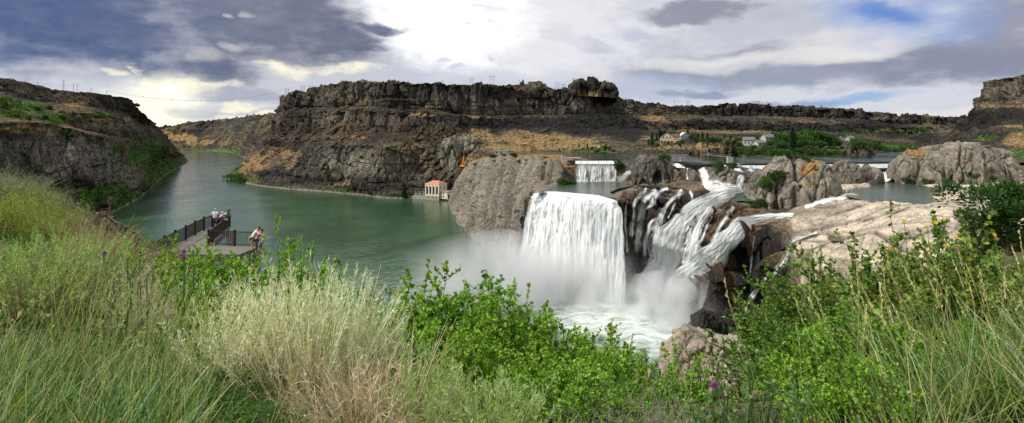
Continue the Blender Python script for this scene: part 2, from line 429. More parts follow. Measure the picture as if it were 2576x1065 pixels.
# hummocks of black talus under the rim
hum = blobs(u, v, [(1130,312,65,16,.8),(1230,318,90,16,.8),(1330,312,110,14,.8),(1500,310,90,22,1.2),(1560,320,80,22,1)])
Q[..., 2] += hum * 7 + hum * 5 * fbm(Q[...,0]*.03, Q[...,1]*.03, Q[...,2]*0, 4)
Nn = normals(Q)
c, gr = cliff_col(Q, Nn, u, v, .12,
    tanB=[(660,400,40,22,.75),(700,385,60,16,.8),(640,420,40,14,.8),(730,420,24,30,.6),(620,430,25,14,.7),(880,462,90,10,.5),(1250,345,90,20,.6),(1340,348,120,20,1),(1400,362,140,20,1.05),(1280,375,80,14,.9),(1460,375,60,9,.7),(1090,272,40,5,1),(1060,296,50,6,.9),(1200,300,60,5,.6),(1010,250,120,4,.5),(1640,300,50,10,.8),(1720,325,60,5,.7),(1620,350,70,6,.6),(1900,332,120,4,.6),(2050,312,140,6,.6),(2250,300,60,5,.6),(2300,332,40,6,.6),(1700,372,90,8,.7),(1850,350,60,8,.7),(900,345,40,5,.6),(790,372,18,20,.5),(1170,405,40,14,.5)],
    talB=[(1800,318,180,12,.75),(2050,322,200,14,.75),(1950,342,240,7,.6),(2000,318,260,8,.6),(1700,340,80,8,.6),(2100,342,120,8,.55),(1120,305,60,12,1),(1230,318,80,14,1.1),(1330,318,120,13,1),(1480,318,110,24,1.2),(1560,325,70,26,1.2),(1590,348,30,12,.7),(780,455,90,16,.7),(690,440,70,14,.6),(1900,280,300,9,.6),(2200,315,100,14,.8),(2330,350,60,16,.7),(2250,340,60,12,.7),(690,362,40,16,.6),(1010,490,60,10,.6)],
    grnB=[(590,440,25,9,1),(640,452,40,5,.6),(860,480,60,6,.6),(1010,470,18,26,.5),(1900,395,120,9,.8),(2100,372,120,10,.8),(2250,370,70,8,.8),(1720,395,80,6,.7),(2290,330,60,10,.5),(2150,340,60,6,.5),(1480,378,60,6,.6)],
    brnB=[(900,325,190,26,.6),(1060,345,110,26,.7),(1130,350,80,30,.6)],
    paleB=[(850,300,90,16,.85),(960,305,110,14,.5),(1450,275,160,18,.55),(1250,262,150,18,.45),(840,245,100,22,.35),(880,410,140,34,.8),(700,300,16,14,.4),(1000,420,60,30,.55)])
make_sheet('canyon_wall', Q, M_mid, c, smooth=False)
BAS = (BASALT, BASALT2)
SCRUB.append((Q, u, v, gr, 1.6, 2600))

# ------------------------------------------------------------------ right canyon wall
rows = [
 [W(2350,386,600),W(2405,392,470),W(2480,396,440),W(2540,402,420),W(2600,408,400),W(2950,430,360)],
 [W(2375,352,640),W(2425,346,560),W(2480,346,520),W(2540,340,500),W(2600,335,480),W(2900,330,430)],
 [W(2390,334,660),W(2438,320,590),W(2490,311,550),W(2540,305,530),W(2600,300,510),W(2900,280,450)],
 [W(2408,316,690),W(2447,282,640),W(2474,258,610),W(2535,250,580),W(2600,240,560),W(2900,220,500)],
 [W(2414,310,700),W(2451,274,650),W(2481,217,620),W(2528,197,590),W(2580,190,570),W(2900,165,510)],
]
rows.append([(x * 1.5 + 60, y * 1.5, z) for (x, y, z) in rows[-1]])
Q, rp = sheet_pts(rows, 200, 200, wr=[1,1,1,1,.5])
Nn = normals(Q); u, v = uv_of(Q)
fade = sst(0, .5, rp) * (1 - .7 * sst(4.0, 4.5, rp))
nz = np.abs(Nn[..., 2:3])
Q = Q + Nn * (rough(Q, Nn, 1.0, .022, ff=.1) * fade)[..., None] * 6 * np.clip(1.3 - nz, .35, 1)
Nn = normals(Q)
c, gr = cliff_col(Q, Nn, u, v, .2, tanB=[(2560,355,40,20,.9),(2520,268,70,4,.8),(2545,318,50,5,.7),(2480,355,40,8,.5)], talB=[(2470,300,60,22,1),(2420,320,30,14,.9),(2540,285,60,16,1)], grnB=[(2480,345,40,8,.9),(2560,385,40,10,.9),(2540,290,40,5,.3)], paleB=[(2540,225,60,22,.5)])
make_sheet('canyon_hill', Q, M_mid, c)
SCRUB.append((Q, u, v, gr, 1.3, 250))

# ------------------------------------------------------------------ grey fluted bluff left of the falls
rows = [
 [Zp(1128,505),Zp(1134,530),Zp(1150,562),Zp(1185,598),Zp(1230,628),Zp(1290,662),Zp(1335,700),G(1400,290,0),G(1470,320,20)],
 [W(1133,494,665),W(1141,490,580),W(1165,500,498),W(1195,512,425),W(1243,530,377),W(1302,545,338),W(1352,560,305),W(1410,520,308),W(1465,480,340)],
 [W(1138,486,668),W(1152,450,590),W(1182,414,520),W(1212,402,480),W(1266,397,430),W(1336,398,385),W(1392,405,345),W(1425,445,335),W(1462,462,350)],
 [W(1150,470,690),W(1165,430,630),W(1192,404,570),W(1225,395,530),W(1272,391,480),W(1338,391,430),W(1398,394,385),W(1432,425,362),W(1462,440,360)],
 [G(1230,700,14),G(1240,680,30),G(1250,660,48),G(1270,640,54),G(1310,620,56),G(1360,600,56),G(1420,570,56),G(1450,470,50),G(1480,400,46)],
]
Q, rp = sheet_pts(rows, 360, 260, wr=[1,1,.9,.9])
Nn = normals(Q); u, v = uv_of(Q)
x, y, z = Q[...,0], Q[...,1], Q[...,2]
fade = sst(-.2, .3, rp) * (1 - sst(2.9, 3.6, rp))
um = u[int(u.shape[0] * .30)][None, :] + 4 * fbm(x*.02, y*.02, z*.05, 3) * 2
clefts = [(1150,5,3),(1174,7,6),(1196,5,4),(1219,7,5),(1243,4,3),(1266,8,8),(1283,5,4),(1304,4,3),(1323,8,9),(1346,5,5)]
fl = 1.6 * fbm(x*.05, y*.05, z*.015, 4) + 1.0 * blocks(x, y, z, .075, .10, .9) + .7 * blocks(x+9, y, z, .17, .35, .6)
cc_ = np.array([c_[0] for c_ in clefts]); 
for a_, w_, d_ in clefts:
    dd_ = um - a_
    fl = fl - d_ * 2.4 * np.exp(-(dd_ / w_) ** 2) * (1 - .7 * sst(0.0, 4.0, pn(x*.02 + a_, y*.02, z*.03) * 6))
gap = np.min(np.abs(um[..., None] - cc_), -1); fl = fl + 3.2 * np.sqrt(np.clip(gap / 12, 0, 1))
fl = fl - 6 * np.exp(-(((u - 1314) / 10) ** 2 + ((v - 411) / 8) ** 2) ** 2) - 1.5 * np.clip(pn(x*.2, y*.2, z*.2) - .45, 0, 1) * 8
fl = fl * sst(1122, 1150, um) * (1 - .65 * sst(1.55, 2.1, rp))
Q = Q + Nn * (fl * fade * np.clip(1.25 - np.abs(Nn[..., 2]), .35, 1))[..., None]
Nn = normals(Q)
c = np.broadcast_to(TUFF * .76, Q.shape) * (1 + .5 * fbm(x*.03, y*.03, z*.05, 4) + .25 * ridg(x*.05, y*.05, z*.008, 3))[..., None]
c = mixc(c, TAN * .8, sst(.55, .85, np.abs(Nn[..., 2]) + .3 * fbm(x*.05, y*.05, z*.05, 3)) * sst(1.9, 2.5, rp))
c = mixc(c, BASALT * 1.4, sst(.3, .7, blobs(u, v, [(1428,450,24,40,1)])))
make_sheet('bluff_terrain', Q, M_tuff, c, smooth=False)

# ------------------------------------------------------------------ the step of the falls: foot, brink, shelf, dam foot
rows = [
 [G(1290,296,-2),G(1322,288,-2),G(1430,262,-2),G(1560,256,-2),G(1600,264,-2),G(1640,258,-2),G(1650,256,-2),G(1690,250,-2),G(1705,246,-2),G(1722,232,-2),G(1742,209,-2),G(1862,206,-2),G(1960,196,-2),G(2120,188,-2),G(2400,175,-2),G(3000,170,-2)],
 [W(1318,580,298),W(1336,590,287),W(1440,600,264),W(1562,610,257),W(1605,610,264),W(1655,615,260),W(1690,620,257),W(1740,615,252),W(1765,630,246),W(1800,650,230),W(1775,680,211),W(1895,690,206),W(1972,710,196),W(2120,740,186),W(2400,760,172),G(3000,168,20)],
 [W(1330,478,302),W(1346,486,284),W(1450,492,264),W(1556,501,256),W(1612,500,262),W(1690,503,259),W(1745,530,260),W(1800,550,256),W(1820,545,250),W(1860,575,234),W(1838,592,214),W(1940,590,208),W(1992,612,200),W(2120,650,186),W(2400,680,165),G(3000,150,36)],
 [G(1340,325,44),G(1368,308,43.6),G(1450,300,43.4),G(1540,295,43.4),G(1604,292,44.4),G(1690,290,44.6),G(1755,276,44.6),W(1830,498,266),W(1850,512,258),W(1930,548,238),W(1905,566,226),W(1985,566,222),W(2040,580,210),W(2200,600,185),W(2450,620,165),G(3000,160,42)],
 [G(1350,343,44),G(1400,335,43.7),G(1470,332,43.6),G(1560,328,43.8),G(1620,315,45),G(1700,302,46),G(1770,278,47.0),W(1850,480,270),W(1885,486,268),W(1970,518,250),W(1985,538,238),W(2060,530,230),W(2110,520,228),W(2260,525,205),W(2520,540,190),G(3000,185,46)],
 [G(1360,352,45),G(1410,347,45),G(1480,344,45),G(1565,341,45.5),G(1625,328,46),G(1705,310,48),G(1775,286,49),G(1850,277,52),G(1905,277,52),G(2000,284,46),G(2040,290,46),G(2120,298,47),G(2200,306,47.6),G(2320,308,47.6),G(2600,300,49),G(3000,290,50)],
 [G(1360,356,54),G(1410,352,56),G(1480,349,56.3),G(1565,347,56.3),G(1625,338,56.3),G(1705,318,56.3),G(1775,292,56.3),G(1860,290,56),G(1910,291,55.5),G(2000,296,55),G(2060,302,55),G(2130,306,55),G(2220,312,55),G(2340,316,55),G(2620,312,56),G(3000,312,56)],
 [G(1360,420,50),G(1410,420,50),G(1480,420,50),G(1565,420,50),G(1625,420,50),G(1705,420,50),G(1775,420,50),G(1860,420,50),G(1910,420,50),G(2000,420,50),G(2060,420,50),G(2130,430,50),G(2220,450,50),G(2340,470,50),G(2620,470,52),G(3000,470,56)],
]
Q, rp = sheet_pts(rows, 620, 360, wr=[1,1,1.2,1.2,1.2,1,.3])
Nn = normals(Q); u, v = uv_of(Q)
x, y, z = Q[...,0], Q[...,1], Q[...,2]
fade = sst(-.2, .3, rp) * (1 - .93 * sst(2.5, 3.3, rp))
pale = sst(0, 1, (u - 1965 + (v - 560) * -.15) / 40 + .8 * fbm(x*.05, y*.05, z*.05, 3))
stepf = 3.4 * blocks(x, y, z, .060, .45, 1.0) + 2.2 * blocks(x+13, y, z, .14, .55, .7) + fbm(x*.03, y*.03, z*.20, 3) * 1.6 + fbm(x*.15, y*.15, z*.15, 3) * 1.2
stepf = stepf * (1 - .97 * sst(1326, 1350, u) * (1 - sst(1548, 1572, u)))
smooth_f = fbm(x*.03, y*.03, z*.05, 4) * 2.5
Q = Q + Nn * ((stepf * (1 - pale) + smooth_f * pale) * fade)[..., None]
# slabs and hollows of the open terrace
ter = pale * sst(2.3, 2.8, rp) * (1 - sst(4.6, 5, rp))
POND = [(2133,492),(2150,480),(2196,474),(2190,466),(2150,459),(2180,455),(2250,454),(2318,465),(2392,482),(2338,488),(2366,505),(2330,514),(2264,515),(2217,507),(2172,498)]
STREAM = [(2300,640),(2245,624),(2203,607),(2160,599),(2098,588),(2055,586),(2027,596),(1996,606),(1982,640),(1966,670),(1944,692)]
pm = blur(blur(in_poly(u, v, POND).astype(float), 0, 5), 1, 5)
sd = line_dist(u, v, STREAM); tp = blur(blur(in_poly(u, v, [(2082,593),(2100,590),(2136,600),(2130,606),(2092,604)]).astype(float), 0, 3), 1, 3)
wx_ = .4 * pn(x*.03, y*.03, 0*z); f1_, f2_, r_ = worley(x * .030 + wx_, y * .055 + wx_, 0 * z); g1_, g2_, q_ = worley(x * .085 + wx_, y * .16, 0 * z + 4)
tl = 3.2 * np.clip(.75 - f1_, 0, 1) * sst(0, .25, f2_ - f1_) + .9 * (r_ - .4) + .5 * (q_ - .5) * sst(0, .1, g2_ - g1_) + .7 * fbm(x*.06, y*.1, 0*z, 4) - .5 * np.exp(-(g2_ - g1_) / .05)
Q[..., 2] += ter * ((tl + .4) * (1 - pm) * (1 - .8 * tp) - 1.5 * pm - .9 * tp - 1.8 * np.exp(-(sd / 7) ** 2))
br = (1 - pale) * sst(2.0, 2.4, rp) * (1 - sst(4.2, 5, rp)) * sst(1560, 1600, u)
Q[..., 2] += br * (1.1 * fbm(x*.08, y*.08, z*0, 4) + .8 * np.abs(fbm(x*.05, y*.05, z*0 + 3, 3)))
Nn = normals(Q); x, y, z = Q[...,0], Q[...,1], Q[...,2]
a = fbm(x*.06, y*.06, z*.06, 5)
wetc = mixc(np.broadcast_to(np.array((.012,.009,.007)), Q.shape), (.125,.063,.022), np.clip(.12 + 1.2 * a + .5 * ridg(x*.07, y*.07, z*.01, 2) + .4 * blobs(u, v, [(1560,505,40,20,1),(1870,570,70,50,.9),(1610,640,30,60,.7),(1790,560,40,40,.6),(1640,470,60,8,1)]), 0, 1))
wetc = mixc(wetc, np.array((.30,.235,.16)), sst(.75, .95, np.abs(Nn[..., 2]) + .35 * a) * .55)
wetc = mixc(wetc, np.array((.014,.012,.011)), sst(.25, .6, blobs(u, v, [(1900,690,50,110,1.1),(1560,640,30,80,.8),(1700,660,25,60,.8),(1760,640,30,50,.7),(1650,510,60,24,.6),(1960,620,16,60,.8),(1800,830,70,40,1)]) + .3 * a))
palec = np.broadcast_to(np.array((.53,.445,.355)), Q.shape) * (1 + .35 * a + .25 * fbm(x*.2, y*.2, z*.9, 3))[..., None] * (.88 + .24 * q_)[..., None]
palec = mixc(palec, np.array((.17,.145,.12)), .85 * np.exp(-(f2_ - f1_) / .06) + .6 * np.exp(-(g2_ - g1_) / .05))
palec = mixc(palec, np.array((.20,.17,.14)), sst(.15, .5, fbm(x*.03, y*.05, z*.05+4, 4)) * .6)
palec = mixc(palec, np.array((.05,.042,.03)), np.exp(-(sd / 9) ** 2) * .9)
palec = mixc(palec, np.array((.07,.06,.045)), np.clip(blobs(u, v, [(2020,512,60,10,.9),(2060,524,60,6,.7),(2010,545,50,8,.8)]) * (1 + a), 0, 1))
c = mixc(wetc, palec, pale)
c = mixc(c, np.array((.10,.085,.07)), sst(5.2, 5.6, rp))
pm_ = (pale > .5)[:-1, :-1].ravel()
FALLS_Q = Q
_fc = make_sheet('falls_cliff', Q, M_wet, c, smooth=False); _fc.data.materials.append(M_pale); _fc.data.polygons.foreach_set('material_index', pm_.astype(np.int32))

# ------------------------------------------------------------------ near hillside (thin-plate surface through surveyed heights)
gp = []
def gpt(u, Y, z): gp.append(G(u, Y, z))
for X, Y, z in [(-8,-12,69.6),(0,-12,69.2),(8,-12,69.6),(-5,0,68.5),(0,0,68.3),(5,0,68.5),(-30,-5,70.5),(30,-5,70.5),(-60,20,70),(-90,50,67),(60,30,66),(90,70,58),(-3,3,68.2),(0,3,68.05),(3,3,68.2),(-12,4,69),(12,4,69),(-60,-40,73),(0,-40,71),(60,-40,73)]: gp.append((X, Y, z))
for row in [(6,(300,67.6),(1288,67.1),(2300,67.5)),
            (10,(100,68.0),(400,66.9),(700,66.1),(1288,65.0),(1700,64.8),(2200,66.2),(2500,66.9)),
            (16,(50,68.0),(300,66.2),(600,64.0),(1288,61.2),(1700,60.8),(2200,63.6),(2500,65.3)),
            (25,(0,67.9),(200,66.0),(400,63.6),(600,61.2),(1288,55.5),(1800,54),(2300,59.5),(2550,62.6)),
            (48,(0,66.0),(150,64.0),(300,61.6),(540,58.5),(700,56),(1000,47),(1288,43),(1800,42),(2300,51),(2550,56)),
            (80,(0,58),(300,49),(600,36),(1000,24),(1288,18),(1750,22),(2100,38),(2550,47)),
            (130,(0,34),(300,20),(700,2),(1288,-10),(1700,-6),(1900,10),(2100,28),(2550,38)),
            (190,(0,8),(300,-8),(700,-18),(1288,-20),(1700,-18),(1950,-10),(2150,22),(2550,34))]:
    for uu, zz in row[1:]: gpt(uu, row[0], zz)
GP = np.array(gp)
def tps(r): return np.where(r > 1e-9, r * r * np.log(np.maximum(r, 1e-9)), 0)
_d = np.linalg.norm(GP[:, None, :2] - GP[None, :, :2], axis=-1)
_n = len(GP); _A = np.zeros((_n + 3, _n + 3)); _A[:_n, :_n] = tps(_d) + np.eye(_n) * 2.0; _A[:_n, _n] = 1; _A[:_n, _n+1:] = GP[:, :2]; _A[_n:, :_n] = _A[:_n, _n:].T
_w = np.linalg.solve(_A, np.concatenate([GP[:, 2], [0, 0, 0]]))
def gz(x, y):
    x, y = np.asarray(x, float), np.asarray(y, float)
    sh = np.broadcast(x, y).shape
    p = np.stack(np.broadcast_arrays(x, y), -1).reshape(-1, 2)
    out = np.empty(len(p))
    for i in range(0, len(p), 20000):
        d = np.linalg.norm(p[i:i+20000, None] - GP[None, :, :2], axis=-1)
        out[i:i+20000] = tps(d) @ _w[:_n] + _w[_n] + p[i:i+20000] @ _w[_n+1:]
    return out.reshape(sh)
gx = np.concatenate([np.linspace(-150, -30, 60), np.linspace(-29.5, 29.5, 240), np.linspace(30, 150, 60)])
gy = np.concatenate([np.linspace(-40, -4, 20), np.linspace(-3.5, 30, 170), np.linspace(31, 195, 120)])
X, Y = np.meshgrid(gx, gy); Z = gz(X, Y)
Z = Z + .12 * fbm(X*.5, Y*.5, 0*X, 3) + sst(10, 40, Y) * .8 * fbm(X*.1, Y*.1, 0*X, 4)
Q = np.stack([X, Y, Z], -1)
a = fbm(X*.4, Y*.4, 0*X, 4)
c = mixc(np.broadcast_to(np.array((.045,.055,.02)), Q.shape), (.16,.12,.065), sst(-.1, .5, a))
c = mixc(c, (.05,.09,.02), sst(0, .4, fbm(X*.15+9, Y*.15, 0*X, 3)))
make_sheet('ground', Q, M_soil, c)
# ================================================================== WATER
def water_mat(name, body, rough=.08, wave=.6, scale=.25, foam=None, stretch=(1, 1, 1), dist=1.0, bumpmax=1.0):
    m, nt = new_mat(name); n = N(nt); out = n.add('ShaderNodeOutputMaterial')
    pos = n.add('ShaderNodeNewGeometry').outputs['Position']
    p2 = n.scale(pos, stretch)
    h = n.math('ADD', n.noise(p2, scale, 5, .6, .6), n.math('MULTIPLY', n.noise(p2, scale * 5, 3, .6), .35))
    b = n.add('ShaderNodeBump', {'Height': h, 'Strength': bumpmax, 'Distance': wave})
    big = n.noise(pos, .012, 3, .5)
    col = n.mix(n.ramp(big, .35, .65), [c * .8 for c in body], [c * 1.2 for c in body])
    rg = rough
    if foam is not None:
        col0 = col
        ftot = None
        for (x, y, r0, r1, thr) in foam:
            d = n.vmath('DISTANCE', pos, (x, y, 0))
            k = n.ramp(d, r0, r1, 1.0, 0.0)
            ftot = k if ftot is None else n.math('MAXIMUM', ftot, k)
        wv = n.add('ShaderNodeTexNoise', {'Vector': pos, 'Scale': .10, 'Detail': 7, 'Roughness': .62, 'Distortion': 1.5}).outputs['Fac']
        fm = n.ramp(n.math('ADD', wv, n.math('MULTIPLY', ftot, .42)), .60, 1.06)
        col = n.mix(n.math('MULTIPLY', fm, .85), col0, (.66, .72, .68))
        rg = n.ramp(fm, 0, 1, rough, .6)
    wind = n.ramp(n.noise(n.scale(pos, (1, .35, 1)), .022, 4, .6, .8), .40, .62, 0.0, .10)
    rg = n.math('ADD', rg, wind)
    p = n.add('ShaderNodeBsdfPrincipled', {'Base Color': col, 'Roughness': rg, 'IOR': 1.33, 'Specular IOR Level': .5, 'Normal': b.outputs[0]})
    nt.links.new(p.outputs[0], out.inputs[0]); return m
fa = [(*Zp(1600,760)[:2], 20, 70, 0), (*Zp(1450,730)[:2], 10, 45, 0), (*Zp(1680,840)[:2], 10, 45, 0), (*Zp(1520,800)[:2], 5, 50, 0)]
M_river = water_mat('river_water', (.022,.064,.030), rough=.10, wave=.30, scale=.16, foam=fa, stretch=(1, .6, 1))
M_lake = water_mat('lake_water', (.014,.03,.020), rough=.06, wave=.10, scale=.35)
def flat(name, pts, z, mat, kind='structure'):
    bm = bmesh.new(); bm.faces.new([bm.verts.new((x, y, z)) for x, y in pts])
    bmesh.ops.recalc_face_normals(bm, faces=bm.faces[:])
    if bm.faces[:][0].normal.z < 0: bmesh.ops.reverse_faces(bm, faces=bm.faces[:])
    me = bpy.data.meshes.new(name); bm.to_mesh(me); bm.free(); me.materials.append(mat)
    return structure(name, me)
flat('river', [(-3200,90),(120,90),(120,300),(40,420),(-20,900),(-200,4200),(-3600,4600)], 0, M_river)
flat('reservoir_water', [G(1430,349,0)[:2],G(1560,347,0)[:2],G(1625,339,0)[:2],G(1700,319,0)[:2],G(1740,294,0)[:2],G(1930,294,0)[:2],G(2060,304,0)[:2],G(2240,314,0)[:2],G(2350,318,0)[:2],(300,318),(560,420),(640,780),(-30,780)], 57.3, M_lake)

# ================================================================== CAMERA, SKY, SUN
cam = bpy.data.cameras.new('camera'); co = bpy.data.objects.new('camera', cam); C.objects.link(co)
co.location = (0, 0, CZ); co.rotation_euler = (math.radians(90), 0, 0)
cam.sensor_width = 36; cam.lens = 36 * F / 2576; cam.shift_y = -(532.5 - V0) / 2576
cam.clip_start = .05; cam.clip_end = 12000
sc = bpy.context.scene; sc.camera = co

SUN_AZ, SUN_EL = math.radians(-106), math.radians(48)      # compass from +Y, positive to +X
wd = bpy.data.worlds.new('World'); sc.world = wd; wd.use_nodes = True
nt = wd.node_tree; nt.nodes.clear(); n = N(nt)
d = n.add('ShaderNodeTexCoord').outputs['Generated']
sx = n.add('ShaderNodeSeparateXYZ', {0: d}); dx, dy, dz = sx.outputs[0], sx.outputs[1], sx.outputs[2]
sky = n.add('ShaderNodeTexSky', sky_type='NISHITA', sun_disc=False, sun_elevation=SUN_EL, sun_rotation=SUN_AZ, altitude=1000, dust_density=1.0).outputs[0]
az = n.math('ARCTAN2', dx, dy); el = n.math('ARCSINE', dz)
# cloud deck coordinates: the layer seen in perspective (flattened towards the horizon)
inv = n.math('DIVIDE', 1.0, n.math('ADD', n.math('MAXIMUM', dz, 0), .09))
deck = n.add('ShaderNodeCombineXYZ', {0: n.math('MULTIPLY', dx, inv), 1: n.math('MULTIPLY', dy, inv), 2: 0.0}).outputs[0]
ang = n.add('ShaderNodeCombineXYZ', {0: az, 1: n.math('MULTIPLY', el, 2.2), 2: 0.0}).outputs[0]
w1 = n.add('ShaderNodeTexNoise', {'Vector': ang, 'Scale': 5.5, 'Detail': 7, 'Roughness': .6}, noise_dimensions='3D')
w2 = n.add('ShaderNodeTexNoise', {'Vector': deck, 'Scale': .9, 'Detail': 7, 'Roughness': .58}, noise_dimensions='3D')
n1, n2 = w1.outputs['Fac'], w2.outputs['Fac']
w3 = n.add('ShaderNodeTexNoise', {'Vector': ang, 'Scale': 16.0, 'Detail': 6, 'Roughness': .62}).outputs['Fac']
warp = n.vmath('SUBTRACT', w1.outputs['Color'], (.5, .5, .5))
wz = n.add('ShaderNodeSeparateXYZ', {0: warp})
wa = n.math('ADD', az, n.math('MULTIPLY', wz.outputs[0], .16)); we = n.math('ADD', el, n.math('MULTIPLY', wz.outputs[1], .075))
def feat(u, v, ru, rv, soft=.6, tilt=0.0, warped=True, rough=1.0):
    a0 = math.atan((u - U0) / F); e0 = math.atan((V0 - v) / F * math.cos(a0)); k = math.cos(a0) ** 2
    ra, re = ru / F * k, rv / F * math.cos(a0)
    A, E = (wa, we) if warped else (az, el)
    da = n.math('SUBTRACT', A, a0); de = n.math('SUBTRACT', E, e0)
    if tilt: de = n.math('SUBTRACT', de, n.math('MULTIPLY', da, tilt))
    r = n.math('ADD', n.math('POWER', n.math('DIVIDE', da, ra), 2.0), n.math('POWER', n.math('DIVIDE', de, re), 2.0))
    if warped: r = n.math('ADD', r, n.math('ADD', n.math('MULTIPLY', n.math('SUBTRACT', w3, .5), 2.6 * rough), n.math('MULTIPLY', n.math('SUBTRACT', n1, .5), 2.2 * rough)))
    return n.ramp(r, 1.0 - soft, 1.0 + soft, 1.0, 0.0)
def lin(r, g, b):
    f = lambda c: (c / 255 / 12.92) if c / 255 < .04045 else ((c / 255 + .055) / 1.055) ** 2.4
    return (f(r), f(g), f(b))
# high veil over blue, then named cloud masses
blue = n.mix(1.0, sky, (.10, .10, .10), 'MULTIPLY')
veil = n.mix(n.ramp(n1, .32, .70), lin(174,180,196), lin(229,228,231))
veil = n.mix(n.ramp(n2, .40, .70), veil, lin(192,194,205))
c = n.mix(.97, blue, veil)
def lay(c, col, fac, amt=1.0):
    return n.mix(n.math('MULTIPLY', fac, amt), c, col)
c = lay(c, lin(208,211,220), feat(1900, 250, 900, 60, .9))
c = lay(c, lin(138,147,170), feat(2060, 186, 640, 36, .9, -.03), .85)
c = lay(c, lin(128,135,158), feat(2450, 152, 330, 58, .9), .75)
c = lay(c, lin(140,142,160), feat(2570, 50, 140, 120, .9), .85)
c = lay(c, lin(150,151,172), feat(1960, 128, 230, 18, .9), .7)
c = lay(c, lin(232,230,230), feat(2150, 112, 170, 40, .9), .7)
c = lay(c, lin(230,227,225), feat(1840, 158, 330, 20, .9), .6)
c = lay(c, lin(228,224,220), feat(2420, 282, 260, 22, .8), .8)
c = lay(c, lin(140,141,158), feat(1735, 22, 130, 28, .6), .9)
c = lay(c, lin(112,126,162), feat(1390, 78, 46, 22, .7, -.1), .95)
c = lay(c, lin(112,126,162), feat(1480, 110, 58, 22, .7, -.2), .95)
c = lay(c, lin(166,173,200), feat(1600, 82, 50, 18, .8), .7)
c = lay(c, lin(172,182,205), feat(1500, 232, 260, 34, .9), .7)
c = lay(c, lin(120,136,172), feat(1760, 238, 110, 9, .9), .7)
c = lay(c, lin(126,142,176), feat(1990, 256, 120, 8, .9), .6)
c = lay(c, lin(132,160,212), feat(2270, 50, 210, 62, 1.1, -.15), .7)
c = lay(c, lin(72,124,198), feat(2235, 42, 80, 22, 1.5, -.2, rough=.7), .75)
c = lay(c, lin(96,160,214), feat(2150, 248, 120, 10, 1.4, rough=.7), .65)
# glare where the sun stands behind thin cloud
gl = feat(1115, -20, 200, 150, 1.2, rough=.8)
hot = feat(1080, -330, 330, 260, .9, warped=False)
c = lay(c, lin(238,237,240), feat(1320, 70, 270, 140, 1.0), .75)
c = lay(c, lin(196,202,216), feat(1150, 200, 260, 34, .9), .6)
c = lay(c, (1.25, 1.25, 1.25), gl)
for (u_, v_, a_, b_) in [(1195,6,26,8),(1240,20,34,10),(1177,71,12,4),(1228,66,14,4),(1100,150,20,6),(1135,168,22,5),(1245,138,14,5)]:
    c = lay(c, lin(190,196,214), feat(u_, v_, a_, b_, 1.2, rough=.8), .6)
# storm cloud to the left
c = lay(c, lin(202,205,214), feat(220, 205, 420, 60, .9), .85)
c = lay(c, lin(196,198,208), feat(760, 205, 260, 50, .9), .8)
storm = feat(130, 10, 440, 150, .9, rough=.8)
for (u_, v_, a_, b_, s_) in [(640,40,330,120,.5),(500,165,150,52,.6),(850,95,120,62,.5),(700,140,200,36,.6),(955,66,85,13,.5),(330,80,330,90,.6)]:
    storm = n.math('MAXIMUM', storm, feat(u_, v_, a_, b_, s_ * 1.7, rough=.85))
scol = n.mix(n.ramp(az, -.75, -.36), lin(72,95,140), lin(102,109,130))
scol = n.mix(n.ramp(w3, .36, .68), scol, n.mix(.25, scol, lin(158,158,174)))
scol = n.mix(n.ramp(n2, .40, .62), n.mix(.35, scol, lin(74,90,128)), n.mix(.15, scol, lin(165,165,180)))
c = lay(c, scol, storm, .98)
for (u_, v_, a_, b_) in [(580,29,16,7),(627,25,11,8),(534,150,40,15),(618,125,34,14)]:
    c = lay(c, lin(214,211,210), feat(u_, v_, a_, b_, 1.5, rough=.5), .55)
# yellow-white break above the river, gilded cloud edges
c = lay(c, lin(255,253,238), feat(395, 262, 110, 70, 1.0, .15, rough=.45), .9)
c = lay(c, lin(255,250,224), feat(360, 292, 130, 22, .9))
for (u_, v_, a_, b_, k_) in [(300,168,30,12,.8),(360,160,14,16,.9),(385,203,24,12,.9),(440,212,44,12,.95),(405,222,40,14,.9),(520,222,44,12,.7),(735,188,40,18,.95),(715,178,24,10,.9),(830,183,50,9,.8),(880,172,40,10,.8),(905,180,36,10,.7),(600,263,70,7,.95),(640,282,110,6,.95),(560,252,30,6,.8),(470,300,60,8,.8),(690,170,30,6,.7)]:
    c = lay(c, lin(255,247,222), n.math('MULTIPLY', feat(u_, v_, a_, b_, 1.3, rough=.9), n.ramp(w3, .34, .56)), k_)
c = lay(c, (1.15, 1.10, .90), feat(372, 292, 60, 30, 1.2, rough=.5), .9)
c = lay(c, (1.1, 1.07, .95), feat(405, 222, 34, 14, 1.2, rough=.8), .85)
c = lay(c, lin(178,181,190), feat(470, 265, 60, 16, .9), .6)
c = lay(c, lin(160,167,186), feat(600, 240, 120, 9, .9), .7)
# the sky overhead and behind, out of the picture: bright broken cloud, brightest round the veiled sun
up = n.ramp(dz, .26, .5)
back = n.ramp(dy, -.1, .35, 1.0, 0.0)
out_c = n.mix(n.ramp(n2, .38, .62), (.42, .46, .54), (.98, .97, .95))
c = lay(c, out_c, n.math('MAXIMUM', up, back))
c = lay(c, (2.2, 2.15, 2.0), n.math('MULTIPLY', hot, n.ramp(dz, .22, .34)))
low = n.ramp(dz, -.02, .0)
c = n.mix(low, (.12, .11, .09), c)
bg = n.add('ShaderNodeBackground', {'Color': c, 'Strength': 1.0})
nt.links.new(bg.outputs[0], n.add('ShaderNodeOutputWorld').inputs[0])

